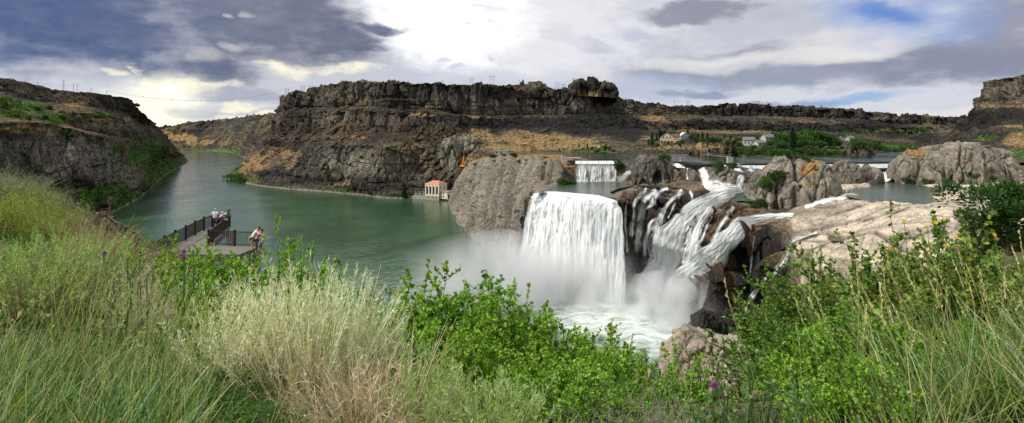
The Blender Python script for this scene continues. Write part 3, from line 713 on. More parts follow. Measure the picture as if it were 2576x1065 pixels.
sl = bpy.data.lights.new('sun', 'SUN'); so = bpy.data.objects.new('sun', sl); C.objects.link(so)
sl.energy = 4.6; sl.angle = math.radians(6); sl.color = (1, .955, .88)
dirv = Vector((math.sin(SUN_AZ) * math.cos(SUN_EL), math.cos(SUN_AZ) * math.cos(SUN_EL), math.sin(SUN_EL)))
so.rotation_euler = dirv.to_track_quat('Z', 'Y').to_euler(); so.location = (0, 0, 300)
sc.view_settings.view_transform = 'Standard'; sc.view_settings.look = 'None'; sc.view_settings.gamma = 1; sc.view_settings.exposure = 0.1
cy = sc.cycles
cy.max_bounces = 8; cy.diffuse_bounces = 3; cy.glossy_bounces = 3; cy.transmission_bounces = 4; cy.transparent_max_bounces = 24; cy.volume_bounces = 2
cy.caustics_reflective = False; cy.caustics_refractive = False
cy.use_denoising = True
# ================================================================== FALLING WATER
def fall_mat(name, lo, hi, dark=(.30,.36,.40), su=.9, sv=.07, amt=.75, alpha=None):
    """white water: streaks run along the flow (u = across in metres, v = along in metres)"""
    m, nt = new_mat(name); n = N(nt); out = n.add('ShaderNodeOutputMaterial')
    uv = n.add('ShaderNodeUVMap', uv_map='flow').outputs[0]
    f = n.noise(n.scale(uv, (su, sv, 1)), 1.0, 6, .65, .25)
    g = n.noise(n.scale(uv, (su * 3.5, sv * 4, 1)), 1.0, 4, .6)
    k = n.math('ADD', n.math('MULTIPLY', f, .72), n.math('MULTIPLY', g, .28))
    edge = n.add('ShaderNodeAttribute', attribute_name='thin').outputs['Fac']
    k2 = n.math('SUBTRACT', k, n.math('MULTIPLY', edge, .30))
    col = n.mix(n.math('MULTIPLY', n.ramp(k2, lo, hi, 1, 0), amt), (.92,.925,.915), dark)
    b = n.add('ShaderNodeBump', {'Height': k, 'Strength': .6, 'Distance': .6})
    p = n.add('ShaderNodeBsdfPrincipled', {'Base Color': col, 'Roughness': .55, 'Specular IOR Level': .25, 'Normal': b.outputs[0]})
    tl = n.add('ShaderNodeBsdfTranslucent', {'Color': (.8,.82,.82,1)})
    mx = n.add('ShaderNodeMixShader', {0: .2, 1: p.outputs[0], 2: tl.outputs[0]})
    a0, a1 = alpha or (.10, .26)
    al = n.ramp(k2, a0, a1)
    tr = n.add('ShaderNodeBsdfTransparent')
    fin = n.add('ShaderNodeMixShader', {0: al, 1: tr.outputs[0], 2: mx.outputs[0]})
    nt.links.new(fin.outputs[0], out.inputs[0]); return m
M_fall = fall_mat('fall_water', .35, .55, amt=.8, dark=(.46,.50,.52), alpha=(.14,.30))
M_veil = fall_mat('veil_water', .36, .58, su=1.9, sv=.10, alpha=(.28, .58), dark=(.46,.50,.52))
M_casc = fall_mat('cascade_water', .36, .58, su=1.0, sv=.12, dark=(.60,.65,.66), amt=.75, alpha=(.16, .42))
M_rapid = fall_mat('rapid_water', .34, .54, su=1.3, sv=.26, dark=(.22,.26,.25), amt=.8, alpha=(.27, .46))

def flow_mesh(name, Q, mat, thin):
    """Q [ns (along), nt (across), 3]"""
    ns, nt_ = Q.shape[:2]
    me = np_mesh(name, Q.reshape(-1, 3), grid_faces(ns, nt_), 4, [mat], True)
    s = np.concatenate([[0], np.cumsum(np.linalg.norm(np.diff(Q[:, nt_ // 2], axis=0), axis=-1))])
    t = np.concatenate([[0], np.cumsum(np.linalg.norm(np.diff(Q, axis=1), axis=-1).mean(0))])
    UV = np.stack(np.broadcast_arrays(t[None, :] + Q[0, 0, 0], s[:, None]), -1).reshape(-1, 2)
    li = np.empty(len(me.loops), np.int32); me.loops.foreach_get('vertex_index', li)
    ul = me.uv_layers.new(name='flow'); ul.data.foreach_set('uv', UV[li].astype(np.float32).ravel())
    at = me.attributes.new('thin', 'FLOAT', 'POINT'); at.data.foreach_set('value', np.broadcast_to(thin, (ns, nt_)).astype(np.float32).ravel())
    return me
def ribbon(name, label, path, mat, off=.7, ns=90, nt=26, edge=1.0, sm=3, group=None, jag=.3, cat='waterfall'):
    """water clinging to the rock: path = [(u, v, half width)], laid on the land it runs over"""
    P = np.array(path, float)
    k = np.concatenate([[0], np.cumsum(np.linalg.norm(np.diff(P[:, :2], axis=0), axis=1))])
    R = resample(P, k, ns)
    d = np.gradient(R[:, :2], axis=0); d /= np.linalg.norm(d, axis=1)[:, None] + 1e-9
    pr = np.stack([-d[:, 1], d[:, 0]], 1)
    t = np.linspace(-1, 1, nt)
    jl = 1 + jag * 2 * pn(np.arange(ns) * .13, path[0][0], 1.5); jr = 1 + jag * 2 * pn(np.arange(ns) * .13, path[0][0], 8.5)
    wid = np.where(t[None, :] < 0, jl[:, None], jr[:, None]) * R[:, 2:3]
    UVp = R[:, None, :2] + pr[:, None, :] * (t[None, :, None] * wid[..., None])
    D = np.empty((ns, nt))
    last = 250.
    for i in range(ns):
        for j in range(nt):
            h = hit(*UVp[i, j]); D[i, j] = h[1] if h is not None else np.nan
    if np.isnan(D).any(): D = np.where(np.isnan(D), np.nanmedian(D), D)
    Ds = blur(blur(D, 0, sm), 1, sm)
    D = np.minimum(Ds, D + .3)
    D = blur(D, 0, 1)
    D = D - off * (1 - .75 * np.abs(t)[None, :] ** 3)
    Q = np.stack([(UVp[..., 0] - U0) / F * D, D, CZ - (UVp[..., 1] - V0) / F * D], -1)
    # lift flat stretches a little
    Q[..., 2] += .12
    Q += (.35 * pn(Q[..., 0] * .9, Q[..., 1] * .5, Q[..., 2] * .12))[..., None] * np.array((0, -1, .3))
    thin = edge * np.abs(t)[None, :] ** 1.5 * np.ones((ns, 1)) + .45 * np.clip(fbm(Q[...,0]*.25, Q[...,1]*.25, Q[...,2]*.12, 3), 0, 1) + .5 * sst(.94, 1, np.linspace(0, 1, ns))[:, None]
    return thing(name, label, cat, group=group, me=flow_mesh(name, Q, mat, thin))
def cascade(name, label, path, mat, off=1.6, ns=130, nt=40, edge=.5, cat='waterfall', sm=26, jag=.12):
    """a smooth body of falling water running just clear of the rock along its course"""
    P = np.array(path, float)
    k = np.concatenate([[0], np.cumsum(np.linalg.norm(np.diff(P[:, :2], axis=0), axis=1))])
    R = resample(P, k, ns)
    d = np.gradient(R[:, :2], axis=0); d = blur(d, 0, 20); d /= np.linalg.norm(d, axis=1)[:, None] + 1e-9
    pr = np.stack([-d[:, 1], d[:, 0]], 1); t = np.linspace(-1, 1, nt)
    D = np.full((ns, 5), np.nan)
    for i in range(ns):
        for j, tt in enumerate((-.7, -.35, 0, .35, .7)):
            h = hit(*(R[i, :2] + pr[i] * tt * R[i, 2])); D[i, j] = h[1] if h is not None else np.nan
    Dm = np.nanmin(np.where(np.isnan(D), np.inf, D), 1) * .55 + np.nanmedian(D, 1) * .45
    Dm = np.where(np.isfinite(Dm), Dm, np.nanmedian(Dm)); Dm = blur(Dm, 0, sm) - off
    jl = 1 + jag * 2 * pn(np.arange(ns) * .09, path[0][0], 1.5); jr = 1 + jag * 2 * pn(np.arange(ns) * .09, path[0][0], 8.5)
    wid = np.where(t[None, :] < 0, jl[:, None], jr[:, None]) * R[:, 2:3]
    UVp = R[:, None, :2] + pr[:, None, :] * (t[None, :, None] * wid[..., None])
    DD = Dm[:, None] + off * .9 * np.abs(t)[None, :] ** 3
    Q = np.stack([(UVp[..., 0] - U0) / F * DD, DD, CZ - (UVp[..., 1] - V0) / F * DD], -1)
    Nn = normals(Q); x, y, z = Q[..., 0], Q[..., 1], Q[..., 2]
    S_ = np.linspace(0, 1, ns)[:, None] * k[-1] / 6
    Q = Q + Nn * ((fbm(t[None, :] * 5 + .3 * pn(S_ * .2, 0 * S_, 0 * S_), S_ * .22, 0 * x + path[0][1], 4) * .40 + .3 * np.abs(pn(x * .8, y * .8, z * .2))))[..., None]
    thin = (edge + .35) * np.abs(t)[None, :] ** 2.5 * np.ones((ns, 1)) + .7 * np.clip(fbm(t[None, :] * 4.5, S_ * .09, 0 * x + path[0][1], 4) - .08, 0, 1) + .4 * sst(.95, 1, np.linspace(0, 1, ns))[:, None]
    return thing(name, label, cat, me=flow_mesh(name, Q, mat, thin))
def curtain(name, label, rows, mat, ns=140, nt=200, amp=.9, thin=None):
    Q, rp = sheet_pts(rows, nt, ns, smooth_rows=True)
    Nn = normals(Q); x, y, z = Q[..., 0], Q[..., 1], Q[..., 2]
    f = sst(1.2, 2.6, rp)
    Q = Q + Nn * ((fbm(x * .4, y * .4, z * .03, 4) * 2.4 - np.abs(pn(x * .2, y * .2, z * .015)) * 2.0 + np.abs(fbm(x * .9, y * .9, z * .12, 3)) * 1.2) * f * amp)[..., None]
    e = 1.25 * np.abs(np.linspace(-1, 1, nt))[None, :] ** 14
    u, v = uv_of(Q)
    th = e if thin is None else np.maximum(e, blobs(u, v, thin))
    th = np.maximum(th, 1.3 * (1 - sst(0, .9, rp + .5 * fbm(x * .3, y * .3, z * 0, 3))))
    return thing(name, label, 'waterfall', me=flow_mesh(name, Q, mat, th))

# the great curtain
lip = [(1339,488,278.5),(1360,484,276.5),(1400,485,272),(1450,489,264.5),(1500,492.5,258.5),(1540,496.5,252.5),(1557,504,250)]
rows = [[Zp(u + 8 - 14 * (i == 6), v - 4.0, 44.52) for i, (u, v, Y) in enumerate(lip)],
        [W(u, v, Y) for u, v, Y in lip],
        [W(u - (2 if i == 0 else 0), v + 3.5, Y - 1.9) for i, (u, v, Y) in enumerate(lip)],
        [W(u - (6 if i == 0 else 2 if i == 1 else 0) + (3 if i > 4 else 0), v + 13, Y - 4.4) for i, (u, v, Y) in enumerate(lip)],
        [W(u + du, v + 70, Y - 7) for (u, v, Y), du in zip(lip, (-20,-13,-5,0,3,6,9))],
        [G(u + du, Y - 9.5, -1.5) for (u, v, Y), du in zip(lip, (-58,-42,-18,-3,5,11,20))]]
curtain('waterfall', 'broad white curtain of water, the widest and tallest fall, plunging into the green pool', rows, M_fall,
        thin=[(1500,560,40,60,.55),(1530,600,22,70,.6),(1470,520,30,22,.35),(1440,600,16,60,.35)])
# upper fall under the dam at the head of the pool
lip = [(1450,411,346.5),(1475,411.5,346),(1500,412,346),(1525,412,346),(1553,412.5,345.5)]
rows = [[W(u, v - .5, Y + .8) for u, v, Y in lip], [W(u, v + 2.5, Y - .6) for u, v, Y in lip], [W(u + du, v + 16, Y - 2) for (u, v, Y), du in zip(lip, (-4,-1,0,1,1))], [G(u + du, Y - 5, 44.2) for (u, v, Y), du in zip(lip, (-6,-3,0,1,2))]]
curtain('waterfall', 'low streaked fall directly below the dam, at the head of the green upper pool', rows, M_veil, ns=70, nt=90, amp=.5,
        thin=[(1480,440,8,20,.35),(1515,440,7,22,.35),(1545,440,8,20,.3)])
cascade('waterfall', 'slanting white chute against the left side of the rock with the cave', [(1600,424,3),(1592,432,6),(1580,440,9),(1568,450,12),(1558,458,14)], M_rapid, off=1.2, ns=60, nt=24, edge=.4)
# middle cascade
cascade('cascade', 'long diagonal cascade of white water through the middle of the brown cliff', [(1868,482,12),(1842,488,22),(1812,499,27),(1786,513,27),(1760,530,30),(1734,550,34),(1712,578,40),(1696,612,44),(1684,650,48),(1672,700,52),(1662,745,56)], M_casc, off=1.2, ns=130, nt=44, edge=.45, cat='waterfall')
cascade('rapids', 'broken white rapids spreading on the shelf above the middle cascade', [(1775,457,14),(1778,464,22),(1800,470,30),(1825,478,26),(1850,484,24)], M_rapid, off=1.2, ns=60, nt=24, edge=.9, cat='rapids')
ribbon('rapids', 'thin white riffles fanning over the dark shallows below the butte', [(1860,486,12),(1890,492,14),(1920,500,13),(1960,506,10)], M_veil, off=.4, ns=60, nt=24, edge=.9, cat='rapids')
cascade('waterfall', 'white fall dropping from the middle weir beside the rock with a bush on top', [(1764,424,12),(1768,432,13),(1774,442,14),(1778,452,17),(1780,459,19)], M_rapid, off=1.2, ns=60, nt=24, edge=.5)
cascade('waterfall', 'fan shaped fall between the split boulder and the tall butte', [(1866,441,8),(1864,450,12),(1860,460,15),(1857,470,17),(1855,479,19)], M_veil, off=1.2, ns=60, nt=24, edge=.4)
ribbon('waterfall', 'thread of water between the cave rock and the round boulder beside it', [(1729,424,2.5),(1729.5,436,2.6),(1730,446,3),(1730,453,4)], M_rapid, off=1.5, ns=40, nt=8, edge=.4)
# veils on the brown cliff
ribbon('waterfall', 'leftmost thin veil sliding down the brown cliff beside the great curtain', [(1625,474,6),(1618,484,8),(1604,500,7),(1596,516,7),(1594,540,7),(1590,570,8),(1588,600,8)], M_veil, off=.9, ns=80, nt=14, edge=.8)
ribbon('waterfall', 'forked thin veil stepping down the centre of the brown cliff', [(1680,475,10),(1660,485,9),(1646,500,9),(1640,515,8),(1622,530,10),(1614,560,8),(1608,600,9),(1602,640,9)], M_veil, off=.9, ns=90, nt=16, edge=.8)
ribbon('waterfall', 'straight veil at the left edge of the middle cascade', [(1672,530,16),(1662,548,18),(1654,580,18),(1645,620,20),(1638,675,22)], M_veil, off=1.1, ns=70, nt=20, edge=.6)
ribbon('waterfall', 'short narrow spout falling behind a dark block of the brown cliff', [(1735,480,3),(1740,492,4),(1743,505,4),(1744,519,4)], M_rapid, off=.9, ns=40, nt=10, edge=.5)
ribbon('waterfall', 'second thread beside the straight veil, over dark rock', [(1700,510,3),(1694,522,4),(1688,536,4),(1680,552,4)], M_veil, off=.7, ns=40, nt=10, edge=.8)
ribbon('waterfall', 'narrow spray thread beside the right edge of the great curtain', [(1578,508,4),(1574,530,5),(1573,560,5),(1576,600,6),(1578,640,7)], M_veil, off=.9, ns=60, nt=10, edge=.9)
ribbon('waterfall', 'veil hanging from the lower lip of the middle cascade', [(1745,560,7),(1738,580,8),(1730,605,9),(1722,635,9),(1718,670,10)], M_veil, off=1.0, ns=60, nt=14, edge=.8)
ribbon('waterfall', 'thread falling down the dark face of the black cliff', [(1898,596,3),(1894,625,3),(1890,655,4),(1886,690,4)], M_veil, off=.6, ns=50, nt=8, edge=.9)
cascade('cascade', 'right branch of the middle cascade, parting round a dark rock', [(1806,508,8),(1786,530,11),(1766,556,13),(1752,590,14),(1744,630,17),(1738,680,20)], M_casc, off=1.0, ns=90, nt=24, edge=.8)
cascade('cascade', 'low fan of white water filling the notch between the two large cascades', [(1760,618,10),(1746,650,16),(1734,690,22),(1722,735,28)], M_casc, off=1.0, ns=70, nt=26, edge=.8)
ribbon('waterfall', 'broad thin veil over the tawny shoulder nearest the great curtain', [(1650,478,9),(1636,492,11),(1620,512,12),(1610,545,12),(1606,590,13),(1604,640,14)], M_veil, off=.9, ns=80, nt=18, edge=.9)
ribbon('waterfall', 'veil spilling down dark rock midway between forked veil and middle cascade', [(1715,478,8),(1704,492,10),(1684,510,10),(1668,535,9),(1640,560,9),(1626,600,10),(1620,650,11)], M_veil, off=.9, ns=80, nt=16, edge=.9)
# right hand cascade
cascade('cascade', 'thick white and pale green cascade bursting past the black cliff', [(1996,543,7),(1965,545,9),(1930,549,12),(1895,556,17),(1862,572,22),(1838,598,25),(1810,630,30),(1780,662,36),(1748,694,42),(1724,732,46),(1706,778,46)], M_casc, off=1.2, ns=130, nt=44, edge=.4, cat='waterfall')
ribbon('waterfall', 'long thin veil on the tawny rib between the two large cascades', [(1846,522,7),(1832,540,8),(1816,565,7),(1800,595,8),(1788,625,9)], M_veil, off=.8, ns=70, nt=14, edge=.7)
ribbon('waterfall', 'hair thin trickle down the tawny rib nearest the middle cascade', [(1792,545,4),(1780,565,4),(1770,595,5),(1756,625,5),(1748,650,5)], M_veil, off=.7, ns=60, nt=10, edge=.7)
# terrace waters
ribbon('rapids', 'white rapid tumbling through a notch of the pale terrace below the butte', [(2140,497,6),(2105,501,7),(2085,504,9),(2062,510,9),(2040,519,8),(2020,523,7)], M_rapid, off=.5, ns=70, nt=18, edge=.6, cat='rapids')
cascade('waterfall', 'small white fall between the low rock and the long grey rock', [(2222,434,8),(2226,441,11),(2230,448,15),(2234,456,20)], M_rapid, off=1.2, ns=60, nt=24, edge=.5)
ribbon('stream', 'dark trickling stream running off the pale terrace and down beside the black cliff', [(2055,586,5),(2027,596,6),(1996,606,8),(1982,640,10),(1966,670,10),(1944,692,8)], M_veil, off=.5, ns=90, nt=14, edge=.7)
ribbon('stream', 'lower end of the terrace stream streaking over black rock beside the bushes', [(1926,700,8),(1905,730,9),(1882,765,8),(1866,800,8),(1852,826,8)], M_veil, off=.5, ns=70, nt=14, edge=.8)

# ------------------------------------------------------------------ pools on the shelf
M_pond = water_mat('pond_surface', (.04,.06,.05), rough=.14, wave=.5, scale=.45, foam=[(*Zp(2232,458,48)[:2], 4, 38, 0), (*Zp(2150,496,47)[:2], 2, 14, 0), (*Zp(2290,490,47)[:2], 5, 40, 0)])
def pool(name, outline, z, mat):
    return flat(name, [Zp(u, v, z)[:2] for u, v in outline], z, mat)
M_pool = water_mat('pool_water', (.022,.045,.032), rough=.12, wave=.25, scale=.5)
pool('upper_pool_water', [(1347,487),(1368,477),(1400,470),(1404,457),(1440,452),(1600,452),(1596,468),(1556,475),(1534,484),(1556,500),(1500,492),(1450,488),(1400,483)], 44.6, M_pool)
pool('shelf_pool_water', [(1596,466),(1610,460),(1700,458),(1745,462),(1750,472),(1690,474),(1640,472)], 45.4, M_pool)
def drape_water(name, outline, mat, step=4.0, up=.35, level=False):
    """shallow running water lying on the land inside an outline"""
    from mathutils.geometry import intersect_point_tri_2d
    O = np.array(outline, float)
    us = np.arange(O[:, 0].min(), O[:, 0].max() + step, step); vs = np.arange(O[:, 1].min(), O[:, 1].max() + step * .4, step * .4)
    A, B = np.meshgrid(us, vs); ins = np.zeros(A.shape, bool); j = len(O) - 1
    for i in range(len(O)):
        c1 = (O[i, 1] > B) != (O[j, 1] > B)
        xx = (O[j, 0] - O[i, 0]) * (B - O[i, 1]) / (O[j, 1] - O[i, 1] + 1e-12) + O[i, 0]
        ins ^= c1 & (A < xx); j = i
    H = np.zeros(A.shape + (3,))
    for i in range(A.shape[0]):
        for jj in range(A.shape[1]):
            h = hit(A[i, jj], B[i, jj]); H[i, jj] = h if h is not None else (np.nan,) * 3
    zz = np.where(np.isnan(H[..., 2]), np.nanmedian(H[..., 2]), H[..., 2])
    zz = blur(blur(zz, 0, 6), 1, 10) + up
    if level:
        hb = np.array([h for h in (hit(a, b) for a, b in outline) if h is not None])
        M_ = np.stack([hb[:, 1], np.ones(len(hb))], 1); k_ = np.linalg.lstsq(M_, hb[:, 2], rcond=None)[0]
        for i in range(len(B)):
            for jj in range(A.shape[1]):
                q_ = (B[i, jj] - V0) / F; yy_ = (CZ - k_[1] - up) / (q_ + k_[0]); zz[i, jj] = CZ - q_ * yy_
    Dp = np.array([(CZ - zz[i]) * F / (B[i] - V0) for i in range(len(B))])
    Q = np.stack([(A - U0) / F * Dp, Dp, zz], -1)
    f = grid_faces(*A.shape).reshape(-1, 4)
    f = f[ins.ravel()[f].all(1)]
    me = np_mesh(name, Q.reshape(-1, 3), f.ravel(), 4, [mat], True)
    return structure(name, me)
drape_water('pond_water', [(2122,494),(2140,476),(2150,456),(2200,452),(2260,451),(2330,462),(2410,482),(2390,506),(2330,519),(2264,520),(2205,512),(2160,503)], M_pond, up=-.55, level=True)
drape_water('shallow_water', [(1850,484),(1880,480),(1915,486),(1990,497),(1994,512),(1940,518),(1890,508),(1850,506)], M_pool, up=.3)
drape_water('terrace_pool_water', [(2074,592),(2100,587),(2142,600),(2134,609),(2088,607)], M_lake, up=-.35, level=True)

# ================================================================== STANDING ROCKS
def rock(name, label, prof, base, Y, depth, mat, colf=None, clefts=(), ends=3.2, nu=130, nt=110, amp=1.0, dents=(), p=.42, group=None, cat='rock', fl=(.09, .012), big=.05, sink=7):
    prof = np.array(prof, float); base = np.array(base, float)
    u = np.linspace(prof[0, 0], prof[-1, 0], nu)
    vt = resample(prof[:, 1:2], prof[:, 0], u)[:, 0]
    vb = np.interp(u, base[:, 0], base[:, 1])
    s = np.linspace(-1, 1, nu)
    D = depth / 2 * np.maximum(1 - np.abs(s) ** ends, .02) ** .5
    x = (u - U0) / F * Y
    t = np.linspace(.001, math.pi - .001, nt)
    yf = Y - D                                         # the front foot, where the picture sees it
    zb = CZ - (vb - V0) / F * yf - sink
    ztop = CZ - (vt - V0) / F * Y
    h = np.maximum(ztop - zb, .4)
    yy = Y - D[None, :] * np.cos(t)[:, None] * (1 + .0 * t[:, None])
    zz = zb[None, :] + h[None, :] * (np.sin(t)[:, None] ** p)
    Q = np.stack([np.broadcast_to(x, yy.shape) * (1 + 0 * yy), yy, zz], -1)
    k = yy / Y                                         # keep the outline on its sight line where the rock is deep
    Nn = normals(Q); X_, Y_, Z_ = Q[..., 0], Q[..., 1], Q[..., 2]
    bs = fl[0] * 1.1
    d = 2.0 * blocks(X_, Y_, Z_, bs, .35, 1.1, tilt=1.5) + 1.1 * blocks(X_ + 7, Y_, Z_, bs * 2.4, .45, .8, tilt=1.4) + 1.6 * fbm(X_*big*2, Y_*big*2, Z_*big*2, 4) + .5 * fbm(X_*bs*4, Y_*bs*4, Z_*bs*4, 3)
    uu, vv = uv_of(Q)
    ed = np.minimum(1, (1 - np.abs(s))[None, :] * 6 + .25)
    if len(clefts):
        us = uu + 5 * fbm(X_*.04, Y_*.04, Z_*.1, 3)
        d = d * .8
        for (a, w, dp) in clefts: d = d - dp * np.exp(-((us - a) / w) ** 2) * sst(-.5, .3, pn(X_*.05 + a, Y_*.05, Z_*.08)) * (t[:, None] < 1.75)
        gp_ = np.min(np.abs(us[..., None] - np.array([q[0] for q in clefts])), -1); d = d + .8 * np.sqrt(np.clip(gp_ / 10, 0, 1)) * (t[:, None] < 1.75)
    ed = ed * (1 - .55 * np.exp(-((t[:, None] - 1.57) / .5) ** 2))
    Q = Q + Nn * (d * amp * ed)[..., None]
    for (a, b, ra, rb, dep) in dents:
        g = np.exp(-(((uu - a) / ra) ** 2 + ((vv - b) / rb) ** 2 + 1.1 * fbm(X_*.25, Y_*.25, Z_*.25, 3)) ** 2) * (t[:, None] < 1.5)
        Q[..., 1] += g * dep
    Nn = normals(Q)
    col = (colf or tuff_col)(Q, Nn, uu, vv)
    f = grid_faces(nt, nu)
    register(Q.reshape(-1, 3), f)
    me = np_mesh(name, Q.reshape(-1, 3), f, 4, [mat], False, np.clip(col, 0, 1).reshape(-1, 3))
    return thing(name, label, cat, group=group, me=me)
def tuff_col(Q, Nn, u, v, tone=1.0, tanB=()):
    x, y, z = Q[..., 0], Q[..., 1], Q[..., 2]
    c = np.broadcast_to(TUFF * tone, Q.shape) * (1 + .45 * fbm(x*.06, y*.06, z*.09, 4) - .15 * ridg(x*.1, y*.1, z*.02, 3))[..., None]
    c = mixc(c, np.array((.07,.058,.045)) * tone, sst(.2, .55, fbm(x*.05+3, y*.05, z*.05, 4)) * .55)
    c = c * (.80 + .4 * worley(x * .12, y * .12, z * .06)[2])[..., None]
    if len(tanB): c = mixc(c, np.array((.27,.16,.07)), sst(.3, .6, blobs(u, v, tanB) + .5 * fbm(x*.15, y*.15, z*.15, 3)))
    return c
rock('rock_dome', 'rounded grey green rock dome on the far slope above the orange crane', [(1107,386),(1113,362),(1122,350),(1140,345),(1160,347),(1183,344),(1208,350),(1222,362),(1229,378),(1231,388)], [(1107,398),(1180,402),(1231,400)], hit(1170, 397)[1] + 19, 44, M_tuff,
     lambda Q, Nn, u, v: tuff_col(Q, Nn, u, v, .95) * np.array((.92, 1.0, .92)), amp=1.8, fl=(.05, .02), big=.02, p=.62, sink=26)
rock('cave_rock', 'dark grey rock with a cave hollow standing beside the upper dam fall', [(1594,452),(1597,402),(1603,393),(1620,390),(1640,392),(1660,398),(1692,408),(1716,418),(1725,426),(1729,452)], [(1594,462),(1730,456)], 322, 24, M_tuff,
     lambda Q, Nn, u, v: tuff_col(Q, Nn, u, v, .62, [(1700,412,20,5,.8)]), dents=[(1655,450,10,17,7)], amp=.9)
rock('round_boulder', 'smooth rounded boulder between a thread of water and the weir fall', [(1728,450),(1731,430),(1738,423),(1750,424),(1762,432),(1768,452)], [(1728,456),(1768,459)], 302, 14, M_tuff, lambda Q, Nn, u, v: tuff_col(Q, Nn, u, v, .7), amp=.4)
rock('split_boulder', 'grey boulder with a green bush on top, below the footbridge', [(1786,452),(1790,434),(1800,428),(1816,428),(1828,420),(1836,420),(1846,436),(1852,446),(1850,468)], [(1786,460),(1812,470),(1852,482)], 279, 17, M_tuff, lambda Q, Nn, u, v: tuff_col(Q, Nn, u, v, .85), amp=.5)
rock('butte', 'tall tan butte with green scrub on its crown, in the middle of the shelf', [(1874,492),(1881,466),(1892,455),(1908,442),(1932,428),(1953,408),(1968,396),(1980,395),(2006,400),(2036,400),(2056,414),(2080,426),(2091,444),(2096,474)], [(1874,492),(1902,508),(1930,524),(1990,525),(2020,514),(2096,482)], 262, 30, M_tuff,
     lambda Q, Nn, u, v: tuff_col(Q, Nn, u, v, 1.15, [(2040,425,26,22,1),(2052,410,16,12,1),(2050,462,26,7,.7),(1930,425,20,6,.6),(1975,425,10,14,.5),(2010,470,12,8,.5)]), clefts=[(1930,9,3.2),(1953,4,2),(1969,3,1.6),(2000,8,2.6),(2052,6,1.6)], amp=.9, fl=(.075, .006))
rock('low_rock', 'low grey rock with a pinnacle left of the small fall at the pond', [(2090,448),(2096,428),(2110,410),(2126,404),(2134,412),(2150,415),(2170,424),(2190,432),(2199,448)], [(2090,456),(2150,456),(2216,458)], 300, 16, M_tuff, lambda Q, Nn, u, v: tuff_col(Q, Nn, u, v, .85), amp=.5, fl=(.12, .02))
rock('long_rock', 'long flat topped grey rock with fluted face behind the pond', [(2247,450),(2250,424),(2254,408),(2264,398),(2297,385),(2346,379),(2358,365),(2400,359),(2443,364),(2496,376),(2526,388),(2535,412),(2540,452)], [(2247,455),(2262,456),(2320,462),(2452,468),(2540,470)], 300, 34, M_tuff,
     lambda Q, Nn, u, v: tuff_col(Q, Nn, u, v, 1.0, [(2300,385,40,5,.8)]), clefts=[(2316,9,2.5),(2372,4,1.6),(2421,5,2),(2470,6,1.6)], amp=.9, fl=(.07, .008), nu=240)
rock('pale_boulder', 'smooth pale boulder poking out of the near bushes below the black cliff', [(1660,925),(1676,880),(1696,852),(1716,836),(1734,829),(1770,836),(1806,842),(1846,848),(1880,872),(1900,940)], [(1660,1010),(1900,1010)], 30, 5.5, M_pale, lambda Q, Nn, u, v: np.broadcast_to(np.array((.40,.33,.27)), Q.shape) * (1 + .3 * fbm(Q[...,0]*.7, Q[...,1]*.7, Q[...,2]*.9, 4))[..., None], amp=.13, fl=(.6, .2), big=.4)
for i, (a, b, lo, hi, lab) in enumerate([(1742, 1806, 836, 784, 'wet black boulder at the foot of the black cliff, in the spray'), (1800, 1850, 838, 800, 'lower wet black boulder right of its neighbour at the foot of the black cliff')]):
    rock('wet_boulder', lab, [(a, lo - 8), (a + (b - a) * .25, hi + 6), ((a + b) / 2, hi), (a + (b - a) * .8, hi + 8), (b, lo - 10)], [(a, lo + 4), (b, lo + 4)], 203 + i, 9, M_wet, lambda Q, Nn, u, v: np.broadcast_to(np.array((.022,.019,.017)), Q.shape), nu=60, nt=50, amp=.7, fl=(.2, .15))

bas_col = lambda Q, Nn, u, v: cliff_col(Q, Nn, u, v, .1, tanB=[(1480,243,60,4,.7)])[0]
rock('rim_butte', 'square topped dark butte standing on the mesa rim', [(1428,246),(1436,224),(1440,208),(1452,205),(1490,209),(1524,216),(1533,221),(1537,236),(1545,250)], [(1428,250),(1545,254)], 925, 70, M_mid, bas_col, nu=160, amp=2.0, fl=(.035, .01), big=.012, p=.16, ends=14)
rock('rim_hump', 'low dark hump on the mesa rim left of the square butte', [(1268,222),(1290,216),(1315,211),(1345,208),(1362,212),(1380,219),(1402,230),(1420,236)], [(1268,230),(1420,240)], 915, 60, M_mid, bas_col, nu=120, amp=2.2, fl=(.04, .02), big=.015, p=.6)
rock('knoll', 'brown rocky knoll on the far shore between the houses', [(1736,380),(1752,366),(1775,356),(1800,347),(1822,352),(1838,364),(1850,384)], [(1736,392),(1850,394)], 455, 46, M_mid, lambda Q, Nn, u, v: cliff_col(Q, Nn, u, v, .5, tanB=[(1780,368,40,8,.8)], base=(np.array((.05,.04,.03)), np.array((.17,.13,.09))))[0], amp=1.3, fl=(.06, .03), big=.02, p=.8)
rock('knoll', 'dark rocky knoll with a pale stripe of shore at the right point', [(2118,392),(2130,366),(2148,359),(2168,362),(2182,378),(2192,394)], [(2118,394),(2192,396)], 470, 30, M_mid, lambda Q, Nn, u, v: cliff_col(Q, Nn, u, v, .3)[0], amp=.6, fl=(.06, .03), big=.02, p=.7)
